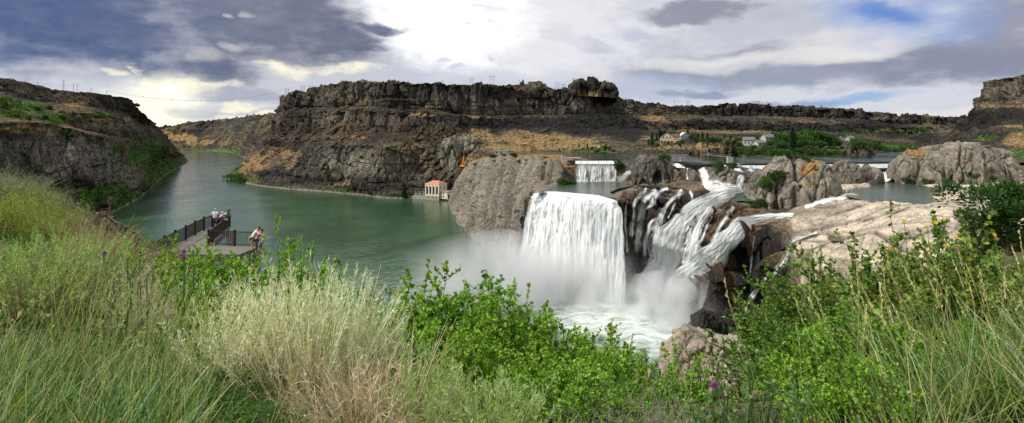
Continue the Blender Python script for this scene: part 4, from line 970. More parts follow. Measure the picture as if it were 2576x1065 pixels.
# ================================================================== NEAR PLANTS
def leaf_mat(name, trans=.35, rough=.5, spec=.25):
    m, nt = new_mat(name); n = N(nt); out = n.add('ShaderNodeOutputMaterial')
    col = n.add('ShaderNodeAttribute', attribute_name='Col').outputs['Color']
    inf = n.add('ShaderNodeObjectInfo').outputs['Random']
    k = n.ramp(inf, 0, 1, .82, 1.18)
    col = n.mix(1.0, col, n.add('ShaderNodeCombineColor', {0: k, 1: n.math('ADD', n.math('MULTIPLY', k, .6), .4), 2: k}).outputs[0], 'MULTIPLY')
    p = n.add('ShaderNodeBsdfPrincipled', {'Base Color': col, 'Roughness': rough, 'Specular IOR Level': spec})
    t = n.add('ShaderNodeBsdfTranslucent', {'Color': n.mix(1.0, col, (1.25, 1.35, .7), 'MULTIPLY')})
    mx = n.add('ShaderNodeMixShader', {0: trans, 1: p.outputs[0], 2: t.outputs[0]})
    nt.links.new(mx.outputs[0], out.inputs[0]); return m
M_leaf = leaf_mat('green_leaf'); M_dry = leaf_mat('dry_stalk', .22, .7, .1); M_needle = leaf_mat('needle', .15, .6)
LOBED = (np.array([(0,0,0),(-.34,.20,.05),(-.50,.60,.09),(-.20,.64,.02),(0,1.0,-.05),(.20,.64,.02),(.50,.60,.09),(.34,.20,.05),(0,.45,-.05)]),
         np.array([(8,0,1),(8,1,2),(8,2,3),(8,3,4),(8,4,5),(8,5,6),(8,6,7),(8,7,0)]))
OVAL = (np.array([(0,0,0),(-.28,.35,.05),(-.2,.75,.04),(0,1,-.04),(.2,.75,.04),(.28,.35,.05)]), np.array([(0,3,2),(0,2,1),(0,4,3),(0,5,4)]))
NARROW = (np.array([(0,0,0),(-.05,.4,.0),(0,1,.0),(.05,.4,.0)]), np.array([(0,2,1),(0,3,2)]))
CLUMP = (np.array([(0,0,0),(-.45,.35,.15),(-.25,.9,-.1),(.15,1,.1),(.5,.55,-.1),(.3,.1,.1)]), np.array([(0,2,1),(0,3,2),(0,4,3),(0,5,4)]))
def unit(v): return v / (np.linalg.norm(v, axis=-1, keepdims=True) + 1e-9)
class Tri:
    """gathers triangles with point colours"""
    def __init__(s): s.V, s.Fc, s.K, s.n = [], [], [], 0
    def add(s, V, Fc, K):
        s.V.append(V.reshape(-1, 3)); s.Fc.append(Fc.reshape(-1, 3) + s.n); s.K.append(np.broadcast_to(K, V.shape).reshape(-1, 3)); s.n += V.reshape(-1, 3).shape[0]
    def leaves(s, tmpl, pos, ax, size, col, rng, up=None, wid=1.0):
        T, Fc = tmpl; m = len(pos); ax = unit(ax)
        nrm = rng.normal(size=(m, 3)) * .7 + np.array((0, 0, 1.0)) if up is None else up
        sd = unit(np.cross(ax, nrm)); nn = np.cross(sd, ax)
        size = np.broadcast_to(size, (m,))
        V = pos[:, None] + size[:, None, None] * (T[None, :, 0:1] * wid * sd[:, None] + T[None, :, 1:2] * ax[:, None] + T[None, :, 2:3] * nn[:, None])
        s.add(V, np.arange(m)[:, None, None] * len(T) + Fc[None], np.broadcast_to(col[:, None], V.shape))
    def strips(s, path, w, col, face=None, rng=None):
        """path [m,k,3] -> flat tapering ribbons; w [m] or [m,k]; col [m,k,3]"""
        m, k = path.shape[:2]
        d = unit(np.gradient(path, axis=1))
        side = unit(np.cross(d, np.broadcast_to(face if face is not None else np.array((0, 1.0, .15)), d.shape)))
        if rng is not None:
            a = rng.uniform(-1, 1, (m, 1, 1)); side = unit(side + a * np.cross(side, d))
        w = np.broadcast_to(w if np.ndim(w) == 2 else np.asarray(w)[..., None] * np.linspace(1, .25, k), (m, k))[..., None]
        V = np.stack([path - side * w / 2, path + side * w / 2], 2)        # m,k,2,3
        b = np.arange(m)[:, None] * 2 * k + np.arange(k - 1)[None] * 2
        f = np.stack([np.stack([b, b + 1, b + 3], -1), np.stack([b, b + 3, b + 2], -1)], 2)
        s.add(V, f, np.repeat(col[:, :, None], 2, 2))
    def tubes(s, path, r, col, n=3):
        m, k = path.shape[:2]
        d = unit(np.gradient(path, axis=1)); a = unit(np.cross(d, np.array((.31, .92, .2)))); b = np.cross(d, a)
        th = np.arange(n) * 2 * math.pi / n
        r = np.broadcast_to(r, (m, k))
        V = path[:, :, None] + r[:, :, None, None] * (np.cos(th)[:, None] * a[:, :, None] + np.sin(th)[:, None] * b[:, :, None])
        i = np.arange(m)[:, None, None] * k * n + np.arange(k - 1)[None, :, None] * n + np.arange(n)[None, None]
        j = np.arange(m)[:, None, None] * k * n + np.arange(k - 1)[None, :, None] * n + ((np.arange(n) + 1) % n)[None, None]
        f = np.stack([np.stack([i, j, j + n], -1), np.stack([i, j + n, i + n], -1)], 3)
        s.add(V, f, np.repeat(col[:, :, None], n, 2))
    def mesh(s, name, mat, smooth=False):
        return np_mesh(name, np.concatenate(s.V), np.concatenate(s.Fc).ravel(), 3, [mat], smooth, np.concatenate(s.K))
def arcs(base, dr, L, k, droop, rng, wob=.04):
    """bent stalks: start, direction, length, droop towards the ground at the tip"""
    t = np.linspace(0, 1, k)[None, :, None]; m = len(base)
    L = np.broadcast_to(L, (m,))[:, None, None]
    sidew = rng.normal(size=(m, 1, 3)) * wob
    P = base[:, None] + unit(dr)[:, None] * L * t + sidew * L * (t ** 2) + sidew[:, :, ::-1] * L * np.sin(t * 5) * .4
    P = P + np.array((0, 0, -1.0)) * (np.broadcast_to(droop, (m,))[:, None, None] * L * t ** 2.4)
    return P
def cone_dirs(m, spread, rng, power=.6):
    th = rng.uniform(0, 2 * math.pi, m); a = spread * rng.uniform(0, 1, m) ** power
    return np.stack([np.sin(a) * np.cos(th), np.sin(a) * np.sin(th), np.cos(a)], -1)
def jit(c, m, rng, s=.18, hue=.12):
    c = np.asarray(c)[None] * (1 + rng.normal(size=(m, 1)) * s)
    return np.clip(c * (1 + rng.normal(size=(m, 3)) * np.array((hue, hue * .4, hue))), .004, 1)

def leafy_shrub(seed, h, w, stems=46, twigs=9, per=13, size=.036, tmpl=LOBED, cols=((.16,.33,.028),(.27,.44,.05),(.07,.18,.018)), spread=1.15, shoots=7, stemc=(.13,.06,.035)):
    rng = np.random.default_rng(seed)
    base = rng.normal(size=(stems, 3)) * np.array((.10, .10, 0)) * w
    dr = cone_dirs(stems, spread, rng, .55); dr[:, :2] *= w / h * .9
    L = h * rng.uniform(.62, 1.0, stems); L[:shoots] = h * rng.uniform(1.05, 1.25, shoots); dr[:shoots] = unit(cone_dirs(shoots, .55, rng))
    k = 9; P = arcs(base, dr, L, k, rng.uniform(0, .12, stems), rng, .06)
    st = Tri(); st.tubes(P, np.linspace(.0075, .002, k)[None] * np.ones((stems, 1)), np.broadcast_to(np.array(stemc), (stems, k, 3)) * rng.uniform(.7, 1.3, (stems, 1, 1)))
    tt = rng.uniform(.28, 1.0, (stems, twigs)) ** .8; i0 = np.clip((tt * (k - 1)).astype(int), 0, k - 2); f = tt * (k - 1) - i0
    ii = np.arange(stems)[:, None]
    TB = P[ii, i0] * (1 - f[..., None]) + P[ii, i0 + 1] * f[..., None]
    td = unit(unit(P[ii, i0 + 1] - P[ii, i0]) * .8 + rng.normal(size=TB.shape) * .55 + np.array((0, 0, .25)))
    TL = h * rng.uniform(.10, .24, (stems, twigs))
    TB, td, TL = TB.reshape(-1, 3), td.reshape(-1, 3), TL.ravel(); m = len(TB)
    TP = arcs(TB, td, TL, 5, .05, rng, .1)
    st.tubes(TP, np.linspace(.003, .0012, 5)[None] * np.ones((m, 1)), np.broadcast_to(np.array(stemc), (m, 5, 3)) * 1.2)
    q = rng.uniform(.1, 1.0, (m, per)); j0 = np.clip((q * 4).astype(int), 0, 3); g = (q * 4 - j0)[..., None]
    LP = (TP[np.arange(m)[:, None], j0] * (1 - g) + TP[np.arange(m)[:, None], j0 + 1] * g).reshape(-1, 3)
    ld = unit(np.repeat(td, per, 0) * .5 + rng.normal(size=LP.shape) * .8 + np.array((0, 0, .15)))
    # leaves all along the long shoots
    nsx = shoots * 26; si = rng.integers(0, shoots, nsx); q = rng.uniform(.3, 1, nsx); j = np.clip((q * (k - 1)).astype(int), 0, k - 2); g = (q * (k - 1) - j)[:, None]
    LP = np.concatenate([LP, P[si, j] * (1 - g) + P[si, j + 1] * g]); ld = np.concatenate([ld, unit(rng.normal(size=(nsx, 3)) + np.array((0, 0, .6)))])
    m = len(LP); kk = rng.uniform(0, 1, m)
    patch = fbm(LP[:, 0] * 2.2 + seed, LP[:, 1] * 2.2, LP[:, 2] * 2.2, 2)
    c0, c1, c2 = map(np.array, cols)
    col = c0[None] * np.ones((m, 1)); tw = np.clip(kk * .9 + patch * .9, 0, 1)
    col = col * (1 - tw[:, None]) + (c1[None] * tw[:, None]); dk = kk < .22; col[dk] = c2
    col = col * (1 + rng.normal(size=(m, 1)) * .16); yl = rng.uniform(size=m) < .012; col[yl] = (.34, .26, .04)
    lf = Tri(); lf.leaves(tmpl, LP, ld, size * rng.uniform(.6, 1.25, m), np.clip(col, .005, 1), rng)
    return lf.mesh('foliage', M_leaf), st.mesh('stem', M_dry)
def wand_brush(seed, h, w, n=380, tan=.5, leafc=(.34,.40,.16), stemc=((.36,.28,.16),(.40,.42,.22)), spread=.6, droop=.06, leafn=34, base_r=.16, lsize=.045, wob=.045, curls=3):
    """rabbitbrush: a fan of pale wands, feathered with thread leaves towards the top"""
    rng = np.random.default_rng(seed); k = 10
    base = rng.normal(size=(n, 3)) * np.array((base_r, base_r, 0)) * w
    dr = cone_dirs(n, spread, rng, .7); dr[:, :2] += base[:, :2] * 1.6 / max(w, .3)
    clump = fbm(base[:, 0] * 5 + seed, base[:, 1] * 5, 0 * base[:, 0], 2)
    L = h * rng.uniform(.68, 1.0, n) * (1 + .35 * clump)
    dd = rng.uniform(0, droop * 2, n)
    P = arcs(base, dr, L, k, dd, rng, wob)
    t = np.linspace(0, 1, k); s0, s1 = map(np.array, stemc)
    dry = (rng.uniform(size=n) < tan)
    col = s0[None, None] * (1 - t[None, :, None] ** 1.5) + s1[None, None] * t[None, :, None] ** 1.5
    col = np.where(dry[:, None, None], s0 * rng.uniform(.75, 1.25, (n, 1, 1)), col * rng.uniform(.8, 1.2, (n, 1, 1)))
    st = Tri(); st.strips(P, np.full(n, .0105), col * rng.uniform(.55, 1.25, (n, 1, 1)), rng=rng)
    # curled dry side twigs
    m = n * curls; a = rng.integers(0, n, m); q = rng.uniform(.25, .9, m); j = np.clip((q * (k - 1)).astype(int), 0, k - 2)
    SP = arcs(P[a, j], unit(unit(P[a, j + 1] - P[a, j]) + rng.normal(size=(m, 3)) * .5), rng.uniform(.06, .2, m) * h, 5, .25, rng, .22)
    st.strips(SP, np.full(m, .006), np.repeat((s0 * np.array((1.1, 1.05, .95)))[None, None], m, 0).repeat(5, 1) * rng.uniform(.7, 1.3, (m, 1, 1)), rng=rng)
    lf = Tri(); gi = np.where(~dry | (rng.uniform(size=n) < .35))[0]
    m = len(gi) * leafn; a = np.repeat(gi, leafn); q = 1 - rng.uniform(0, 1, m) ** 1.7 * .62; j = np.clip((q * (k - 1)).astype(int), 0, k - 2); g = (q * (k - 1) - j)[:, None]
    LP = P[a, j] * (1 - g) + P[a, j + 1] * g
    ld = unit(unit(P[a, j + 1] - P[a, j]) * .9 + rng.normal(size=(m, 3)) * .6)
    lf.leaves(NARROW, LP, ld, lsize * rng.uniform(.5, 1.2, m), jit(leafc, m, rng, .3, .1), rng, wid=1.3)
    return lf.mesh('foliage', M_leaf), st.mesh('stem', M_dry)
def fine_bush(seed, h, w, n=60, per=70, size=.028, col=(.07,.15,.03), stemc=(.16,.12,.07), tmpl=NARROW, wid=1.6, spread=1.0):
    """low bush of small narrow leaves, leaves all the way up the stems"""
    rng = np.random.default_rng(seed); k = 8
    base = rng.normal(size=(n, 3)) * np.array((.16, .16, 0)) * w
    dr = cone_dirs(n, spread, rng, .6); dr[:, :2] *= w / h
    P = arcs(base, dr, h * rng.uniform(.6, 1.08, n), k, .08, rng, .07)
    st = Tri(); st.tubes(P, np.linspace(.004, .0012, k)[None] * np.ones((n, 1)), np.broadcast_to(np.array(stemc), (n, k, 3)))
    m = n * per; a = np.repeat(np.arange(n), per); q = rng.uniform(.12, 1, m); j = np.clip((q * (k - 1)).astype(int), 0, k - 2); g = (q * (k - 1) - j)[:, None]
    LP = P[a, j] * (1 - g) + P[a, j + 1] * g + rng.normal(size=(m, 3)) * .03 * w
    lf = Tri(); lf.leaves(tmpl, LP, unit(rng.normal(size=(m, 3)) + np.array((0, 0, .8))), size * rng.uniform(.5, 1.3, m), jit(col, m, rng, .25, .14), rng, wid=wid)
    return lf.mesh('foliage', M_leaf), st.mesh('stem', M_dry)

# ---- kinds
PROTO = {}
def proto(key, name, meshes):
    PROTO[key] = (name, meshes)
def plant(key, label, cat, u, Y, vtop=None, scale=None, rot=None, group=None, wide=1.0, H=1.0, dz=0.0):
    """set a plant of a kind on the near hillside; its height makes its top reach the row vtop"""
    name, (fo, st) = PROTO[key]
    x, y = (u - U0) / F * Y, Y; z = float(gz(x, y)) + dz
    if vtop is not None: scale = max(.15, (CZ - (vtop - V0) / F * Y - z) / H)
    r = thing(name, label, cat, (x, y, z - .03), random.uniform(0, 6.28) if rot is None else rot, group)
    r.scale = (scale * wide, scale * wide, scale)
    link('foliage', fo, r); link('stem', st, r)
    return r
for i in range(4): proto(f'cur{i}', 'currant_bush', leafy_shrub(100 + i, 1.0, 1.1, stems=54, twigs=11, per=14, size=.041))
for i in range(2): proto(f'curd{i}', 'currant_bush', leafy_shrub(120 + i, 1.0, 1.2, stems=54, twigs=12, per=15, size=.028, cols=((.085,.20,.026),(.14,.28,.035),(.045,.115,.018))))
proto('curn', 'currant_bush', leafy_shrub(140, .8, 1.0, stems=34, twigs=8, per=11, size=.045, cols=((.16,.33,.03),(.25,.42,.055),(.08,.19,.02))))
proto('cury', 'currant_bush', leafy_shrub(141, .9, 1.0, stems=34, twigs=9, per=10, size=.040, cols=((.13,.22,.035),(.22,.29,.06),(.07,.14,.022))))
for i in range(2): proto(f'rab{i}', 'rabbitbrush', wand_brush(200 + i, 1.0, .85, n=250, tan=.38, leafc=(.64,.66,.50), stemc=((.58,.50,.40),(.80,.78,.65)), leafn=34, lsize=.05, base_r=.13, wob=.02, curls=1, spread=.5))
proto('rabg', 'rabbitbrush', wand_brush(210, 1.0, 1.0, n=300, tan=.12, leafc=(.26,.42,.12), stemc=((.27,.22,.15),(.30,.40,.16)), leafn=44, spread=.75, base_r=.28))
proto('rabp', 'rabbitbrush', wand_brush(211, 1.0, .9, n=150, tan=.05, leafc=(.36,.44,.19), stemc=((.36,.36,.18),(.42,.46,.24)), leafn=40, spread=.6, lsize=.085, base_r=.2))
proto('rabt', 'rabbitbrush', wand_brush(212, 1.0, 1.3, n=240, tan=.9, leafc=(.40,.38,.18), stemc=((.50,.42,.32),(.56,.50,.36)), spread=1.1, droop=.28, leafn=6))
proto('sage', 'sagebrush', fine_bush(220, .8, .9, n=80, per=60, size=.03, col=(.20,.24,.15), stemc=(.22,.19,.14)))
proto('gold', 'goldenrod', fine_bush(221, .9, .8, n=90, per=60, size=.035, col=(.26,.31,.05), stemc=(.2,.2,.07), spread=.6))
proto('lush', 'green_shrub', fine_bush(222, .8, 1.0, n=90, per=70, size=.04, col=(.07,.16,.03), tmpl=OVAL, wid=1.0))
proto('weed', 'green_weed', fine_bush(223, .6, .7, n=70, per=80, size=.022, col=(.09,.19,.03), wid=2.2, spread=.9))
proto('dead', 'dead_brush', wand_brush(224, .9, 1.3, n=260, tan=1.0, stemc=((.30,.22,.15),(.40,.31,.2)), spread=1.3, droop=.1, leafn=3, leafc=(.4,.34,.15)))
proto('straw', 'dry_grass', wand_brush(225, .8, 1.1, n=420, tan=1.0, stemc=((.55,.50,.42),(.62,.58,.5)), spread=1.2, droop=.35, leafn=2, leafc=(.5,.47,.4), base_r=.1))

# ---- the central thicket above the pool
T1 = 'currant bushes of the central thicket'
lab1 = 'leafy green currant bush in the thick of the hedge between pale rabbitbrush and pale boulder'
for i, (u, Y, vt, wd) in enumerate([(960,7.6,712,1.0),(1020,7.2,672,.9),(1085,7.8,700,1.0),(1150,7.4,712,1.0),(1220,8.0,728,1.0),(1290,7.6,752,1.0),(1370,8.0,788,1.0),(1450,7.6,806,1.0),(1530,7.8,826,1.05),(1580,7.2,866,.9),
                                    (1000,6.2,770,1.0),(1090,6.0,800,1.0),(1180,6.2,810,1.0),(1280,5.9,850,1.05),(1380,6.1,860,1.0),(1480,6.0,880,1.0),(1550,5.8,905,.9),(1100,5.1,890,1.0),(1230,5.0,930,1.0),(1360,5.0,930,1.0),(1480,4.9,950,1.0),(1590,5.0,975,.9)]):
    plant(f'cur{i % 4}', lab1, 'bush', u, Y, vt, wide=wd * 1.0, group=T1, H=1.2)
plant('curn', 'near currant bush with large pale leaves at the foot of the central thicket', 'bush', 1440, 4.2, 905, H=.85)
plant('cur2', 'currant bush rising in a tall leafy spire over the right end of the thicket', 'bush', 1312, 8.6, 720, wide=.6, H=1.15)
plant('curn', 'small currant sprig in front of the pale boulder', 'bush', 1735, 4.6, 905, wide=.7, H=.85)
plant('curn', 'currant sprigs at the left foot of the pale boulder', 'bush', 1660, 4.8, 925, wide=.8, H=.85)
# ---- by the viewing platform
T2 = 'currant bushes below the viewing platform'
for i, (u, Y, vt) in enumerate([(400,9.5,628),(465,9.2,652),(535,9.6,640),(585,9.4,642),(655,9.2,690),(715,9.0,655),(745,8.6,650),(450,8.2,690),(540,8.0,690),(630,8.0,706),(710,7.8,690),(480,7.0,760),(560,6.8,740)]):
    plant(f'cur{i % 4}', 'bright green currant bush between the viewing platform and the rabbitbrush', 'bush', u, Y, vt, wide=.85, group=T2, H=1.08)
plant('cur1', 'currant shoot standing up beside the railing where the walkway begins', 'bush', 345, 10, 600, wide=.5, H=1.15)
# ---- right hand thicket
T3 = 'currant bushes of the right thicket'
lab3 = 'dense small leaved currant bush in the dark green thicket right of the black cliff'
for i, (u, Y, vt) in enumerate([(1985,9.0,715),(2040,9.0,668),(2080,9.2,645),(2130,9.4,635),(2200,9.2,607),(2000,7.6,800),(2060,7.6,750),(2120,7.8,715),(2190,7.8,695),(2270,8.2,640),(2060,6.4,830),(2130,6.4,800)]):
    plant(f'curd{i % 2}', lab3, 'bush', u, Y, vt, wide=1.0, group=T3, H=1.16)
T4 = 'yellowing currant bushes on the right'
for i, (u, Y, vt) in enumerate([(2260,7.0,560),(2330,7.4,560),(2400,7.2,590),(2470,7.4,575),(2540,7.6,560),(2220,6.0,700),(2310,6.0,690),(2400,6.2,690),(2500,6.2,680),(2600,6.6,640)]):
    plant('cury', 'currant bush with yellowing lobed leaves at the top right of the slope', 'bush', u, Y, vt, wide=.95, group=T4, H=1.02)
T5 = 'large leaved currants at the lower right'
for i, (u, Y, vt) in enumerate([(2060,4.8,860),(2100,4.6,815),(2130,4.8,800),(2220,4.6,830),(2310,4.8,850),(2400,4.6,870),(2490,4.8,850),(2570,4.8,860),(2080,3.9,940),(2160,3.8,920),(2260,3.9,930),(2390,3.9,950),(2520,3.9,950)]):
    plant('curn' if i % 3 else 'cur3', 'large leaved currant bush low on the right beside the tall grass', 'bush', u, Y, vt, wide=.95, group=T5, H=.95)
# ---- rabbitbrush
plant('rab0', 'tallest rabbitbrush, a tan fan of wands with pale feathery tops, in the centre left', 'shrub', 780, 4.9, 606, wide=.78, H=1.06)
plant('rab1', 'left part of the tan rabbitbrush fan, leaning over the grass', 'shrub', 605, 5.0, 664, wide=.8, H=1.06)
plant('rab1', 'right part of the rabbitbrush fan, greener, against the green thicket', 'shrub', 890, 5.2, 672, wide=.7, H=1.06)
plant('rab0', 'middle tan rabbitbrush between the tall fan and its left neighbour', 'shrub', 695, 5.3, 668, wide=.7, H=1.06)
plant('rabt', 'slumped dry rabbitbrush with drooping straw coloured stems beside the thicket', 'shrub', 950, 4.0, 850, wide=.8, H=.8)
plant('rabt', 'dry drooping rabbitbrush stems at the foot of the tall tan fan', 'shrub', 860, 4.2, 850, wide=.8, H=.8)
plant('rabg', 'round grey green rabbitbrush at the left edge, dark woody base', 'shrub', 70, 7.2, 556, wide=.95, H=1.02)
plant('rabg', 'second round green rabbitbrush behind the one at the left edge', 'shrub', 165, 8.8, 545, wide=.8, H=1.02)
plant('rabp', 'small pale thread leaved rabbitbrush in front of the central thicket', 'shrub', 1230, 3.6, 925, wide=.9, H=1.0)
plant('rabp', 'thin pale rabbitbrush just right of the slumped dry one', 'shrub', 1075, 4.2, 860, wide=.6, H=1.0)
plant('sage', 'grey sagebrush at the foot of the pale boulder', 'shrub', 1600, 3.7, 935, wide=1.2, H=.82)
plant('sage', 'grey sagebrush between pale boulder and thistles', 'shrub', 1720, 3.8, 945, wide=1.0, H=.82)
for i, (u, Y, vt) in enumerate([(505,5.4,770),(520,4.9,830),(545,4.5,880),(575,4.1,930),(640,3.7,975)]):
    plant('lush', 'dark leafy shrub at the left flank of the tan rabbitbrush', 'shrub', u, Y, vt, wide=.9, group='dark shrubs beside the rabbitbrush', H=.84)
plant('cur0', 'slim currant shoot rising right of the people on the walkway', 'bush', 722, 9.4, 572, wide=.3, H=1.2)
plant('weed', 'bright green weed at the foot of the tan rabbitbrush', 'weed', 740, 3.9, 960, wide=1.1, H=.62)
plant('weed', 'green weed right of its neighbour under the rabbitbrush', 'weed', 830, 3.8, 985, wide=1.1, H=.62)
for i, (u, Y, vt) in enumerate([(60,5.6,840),(160,5.4,850),(260,5.6,820),(360,5.2,860),(200,4.4,930),(330,4.4,940),(450,4.4,930),(90,3.8,960),(260,3.6,985),(400,3.6,985),(530,3.8,960)]):
    plant('lush' if i % 2 else 'weed', 'dark green leafy weed deep in the tall grass on the left', 'weed', u, Y, vt, wide=1.3, group='weeds deep in the left grass', H=.74)
for i, (u, Y, vt) in enumerate([(430,6.4,760),(500,6.0,800),(330,6.6,760),(400,5.6,830),(480,5.4,850)]):
    plant('weed', 'green weed mound among the tall grass left of the rabbitbrush', 'weed', u, Y, vt, wide=1.2, group='weed mounds in the tall grass', H=.62)
for i, (u, Y, vt) in enumerate([(40,4.6,860),(120,4.4,880),(0,3.9,940)]):
    plant('lush', 'soft green shrub at the lower left corner', 'shrub', u, Y, vt, wide=1.0, group='soft shrubs in the lower left corner', H=.84)
# ---- left hillside
for i, (u, Y, vt) in enumerate([(20,13,440),(70,14,455),(110,14,480),(150,15,500),(15,11,480),(70,11,500),(120,11,520)]):
    plant('gold', 'yellow flowering goldenrod on the left hillside', 'flower', u, Y, vt, wide=1.3, group='goldenrod on the left hillside', H=.95)
for i, (u, Y, vt) in enumerate([(0,24,398),(40,25,412),(80,27,428),(115,30,448),(-30,20,400),(150,32,480),(180,36,505)]):
    plant('sage', 'silvery sagebrush on the crest of the left hillside', 'shrub', u, Y, vt, wide=1.4, group='sagebrush on the hillside crest', H=.84)
for i, (u, Y, vt) in enumerate([(200,42,528),(225,44,545),(245,46,560),(215,38,560),(180,30,530)]):
    plant('lush', 'dark green shrub on the hillside edge above the water', 'shrub', u, Y, vt, wide=1.2, group='shrubs at the hillside edge', H=.84)
for i, (u, Y, vt) in enumerate([(200,10,540),(240,10,575),(280,10.5,600),(230,8.6,600),(180,12,520)]):
    plant('dead', 'brown brittle dead brush on the left hillside', 'shrub', u, Y, vt, wide=1.1, group='dead brush on the left hillside', H=.8)
for i, (u, Y, vt) in enumerate([(350,8.6,650),(395,8.2,670),(300,9.2,650),(380,7.4,720)]):
    plant('straw', 'arching tuft of bleached dry grass left of the walkway', 'grass', u, Y, vt, wide=1.1, group='bleached dry grass tufts', H=.62)

# ---- tall grass: nobody could count the blades
def grass_mesh(name, spots, seed, hmin, hmax, cols, lean, w=.0105, droop=.16):
    rng = np.random.default_rng(seed); T = Tri()
    for (u0, u1, y0, y1, n, hs) in spots:
        Yd = rng.uniform(y0, y1, n); uu = rng.uniform(u0, u1, n)
        x = (uu - U0) / F * Yd; z = gz(x, Yd)
        cl = fbm(x * 1.6, Yd * 1.6, 0 * x + seed, 3)
        keep = cl > -.05; x, Yd, z, cl = x[keep], Yd[keep], z[keep], cl[keep]; m = len(x)
        base = np.stack([x, Yd, z - .03], -1)
        d = unit(np.array(lean)[None] + rng.normal(size=(m, 3)) * np.array((.42, .42, .1)))
        L = rng.uniform(hmin, hmax, m) * hs * (1 + .3 * cl)
        P = arcs(base, d, L, 6, rng.uniform(0, droop * 2, m), rng, .05)
        ci = rng.integers(0, len(cols), m); c = np.array(cols)[ci] * (1 + rng.normal(size=(m, 1)) * .18)
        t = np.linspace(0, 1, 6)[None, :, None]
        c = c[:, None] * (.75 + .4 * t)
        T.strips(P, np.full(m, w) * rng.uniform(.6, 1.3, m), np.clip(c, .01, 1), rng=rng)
    return T.mesh(name, M_leaf)
GCOL = [(.13,.21,.055),(.17,.26,.07),(.11,.19,.05),(.22,.30,.10),(.24,.37,.27),(.17,.27,.08),(.08,.16,.04),(.12,.21,.06),(.30,.30,.12),(.06,.14,.03),(.05,.12,.025),(.42,.38,.2)]
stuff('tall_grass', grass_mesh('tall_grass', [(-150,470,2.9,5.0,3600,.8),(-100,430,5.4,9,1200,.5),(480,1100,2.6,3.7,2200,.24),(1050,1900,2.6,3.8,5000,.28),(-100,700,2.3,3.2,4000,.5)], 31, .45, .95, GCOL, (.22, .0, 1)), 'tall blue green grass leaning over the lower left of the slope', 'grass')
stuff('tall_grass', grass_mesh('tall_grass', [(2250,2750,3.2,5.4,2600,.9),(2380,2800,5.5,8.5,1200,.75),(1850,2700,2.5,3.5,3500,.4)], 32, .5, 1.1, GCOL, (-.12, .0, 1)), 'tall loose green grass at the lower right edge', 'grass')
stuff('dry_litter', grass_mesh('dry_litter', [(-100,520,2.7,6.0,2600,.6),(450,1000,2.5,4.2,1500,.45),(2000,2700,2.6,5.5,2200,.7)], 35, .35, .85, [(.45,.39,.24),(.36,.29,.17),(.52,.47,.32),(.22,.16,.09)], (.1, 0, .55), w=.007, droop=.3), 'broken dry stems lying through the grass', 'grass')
# seed stalks
def seed_stalks(spots, seed, lean, hh, hcol=(.34,.40,.16)):
    rng = np.random.default_rng(seed); T = Tri()
    for (u0, u1, y0, y1, n) in spots:
        Yd = rng.uniform(y0, y1, n); x = (rng.uniform(u0, u1, n) - U0) / F * Yd; z = gz(x, Yd)
        d = unit(np.array(lean)[None] + rng.normal(size=(n, 3)) * np.array((.18, .18, .05)))
        L = rng.uniform(*hh, n); P = arcs(np.stack([x, Yd, z], -1), d, L, 9, rng.uniform(.0, .12, n), rng, .05)
        T.strips(P, np.full((n, 9), .0034), np.broadcast_to(np.array((.30,.32,.13)), (n, 9, 3)) * rng.uniform(.8, 1.2, (n, 1, 1)), rng=rng)
        per = 26; a = np.repeat(np.arange(n), per); q = np.tile(np.linspace(.80, 1, per), n) ; j = np.clip((q * 8).astype(int), 0, 7); g = (q * 8 - j)[:, None]
        LP = P[a, j] * (1 - g) + P[a, j + 1] * g
        ld = unit(unit(P[a, j + 1] - P[a, j]) * 1.5 + rng.normal(size=LP.shape) * .35)
        T.leaves(OVAL, LP, ld, .021 * rng.uniform(.8, 1.3, len(LP)), jit(hcol, len(LP), rng, .15, .06), rng, wid=.7)
    return T.mesh('seed_grass', M_dry)
stuff('seed_grass', seed_stalks([(60,540,3.4,5.6,130),(500,760,3.3,3.9,10),(1000,1100,3.6,4,2)], 41, (.28, 0, 1), (.75, 1.15)), 'wheat like seed heads leaning right over the left grass', 'grass')
stuff('seed_grass', seed_stalks([(2180,2700,3.3,5.4,70),(1900,2200,3.3,4,8)], 42, (-.3, 0, 1), (.8, 1.35), (.44,.44,.2)), 'slender seed heads arching left over the right hand slope', 'grass')

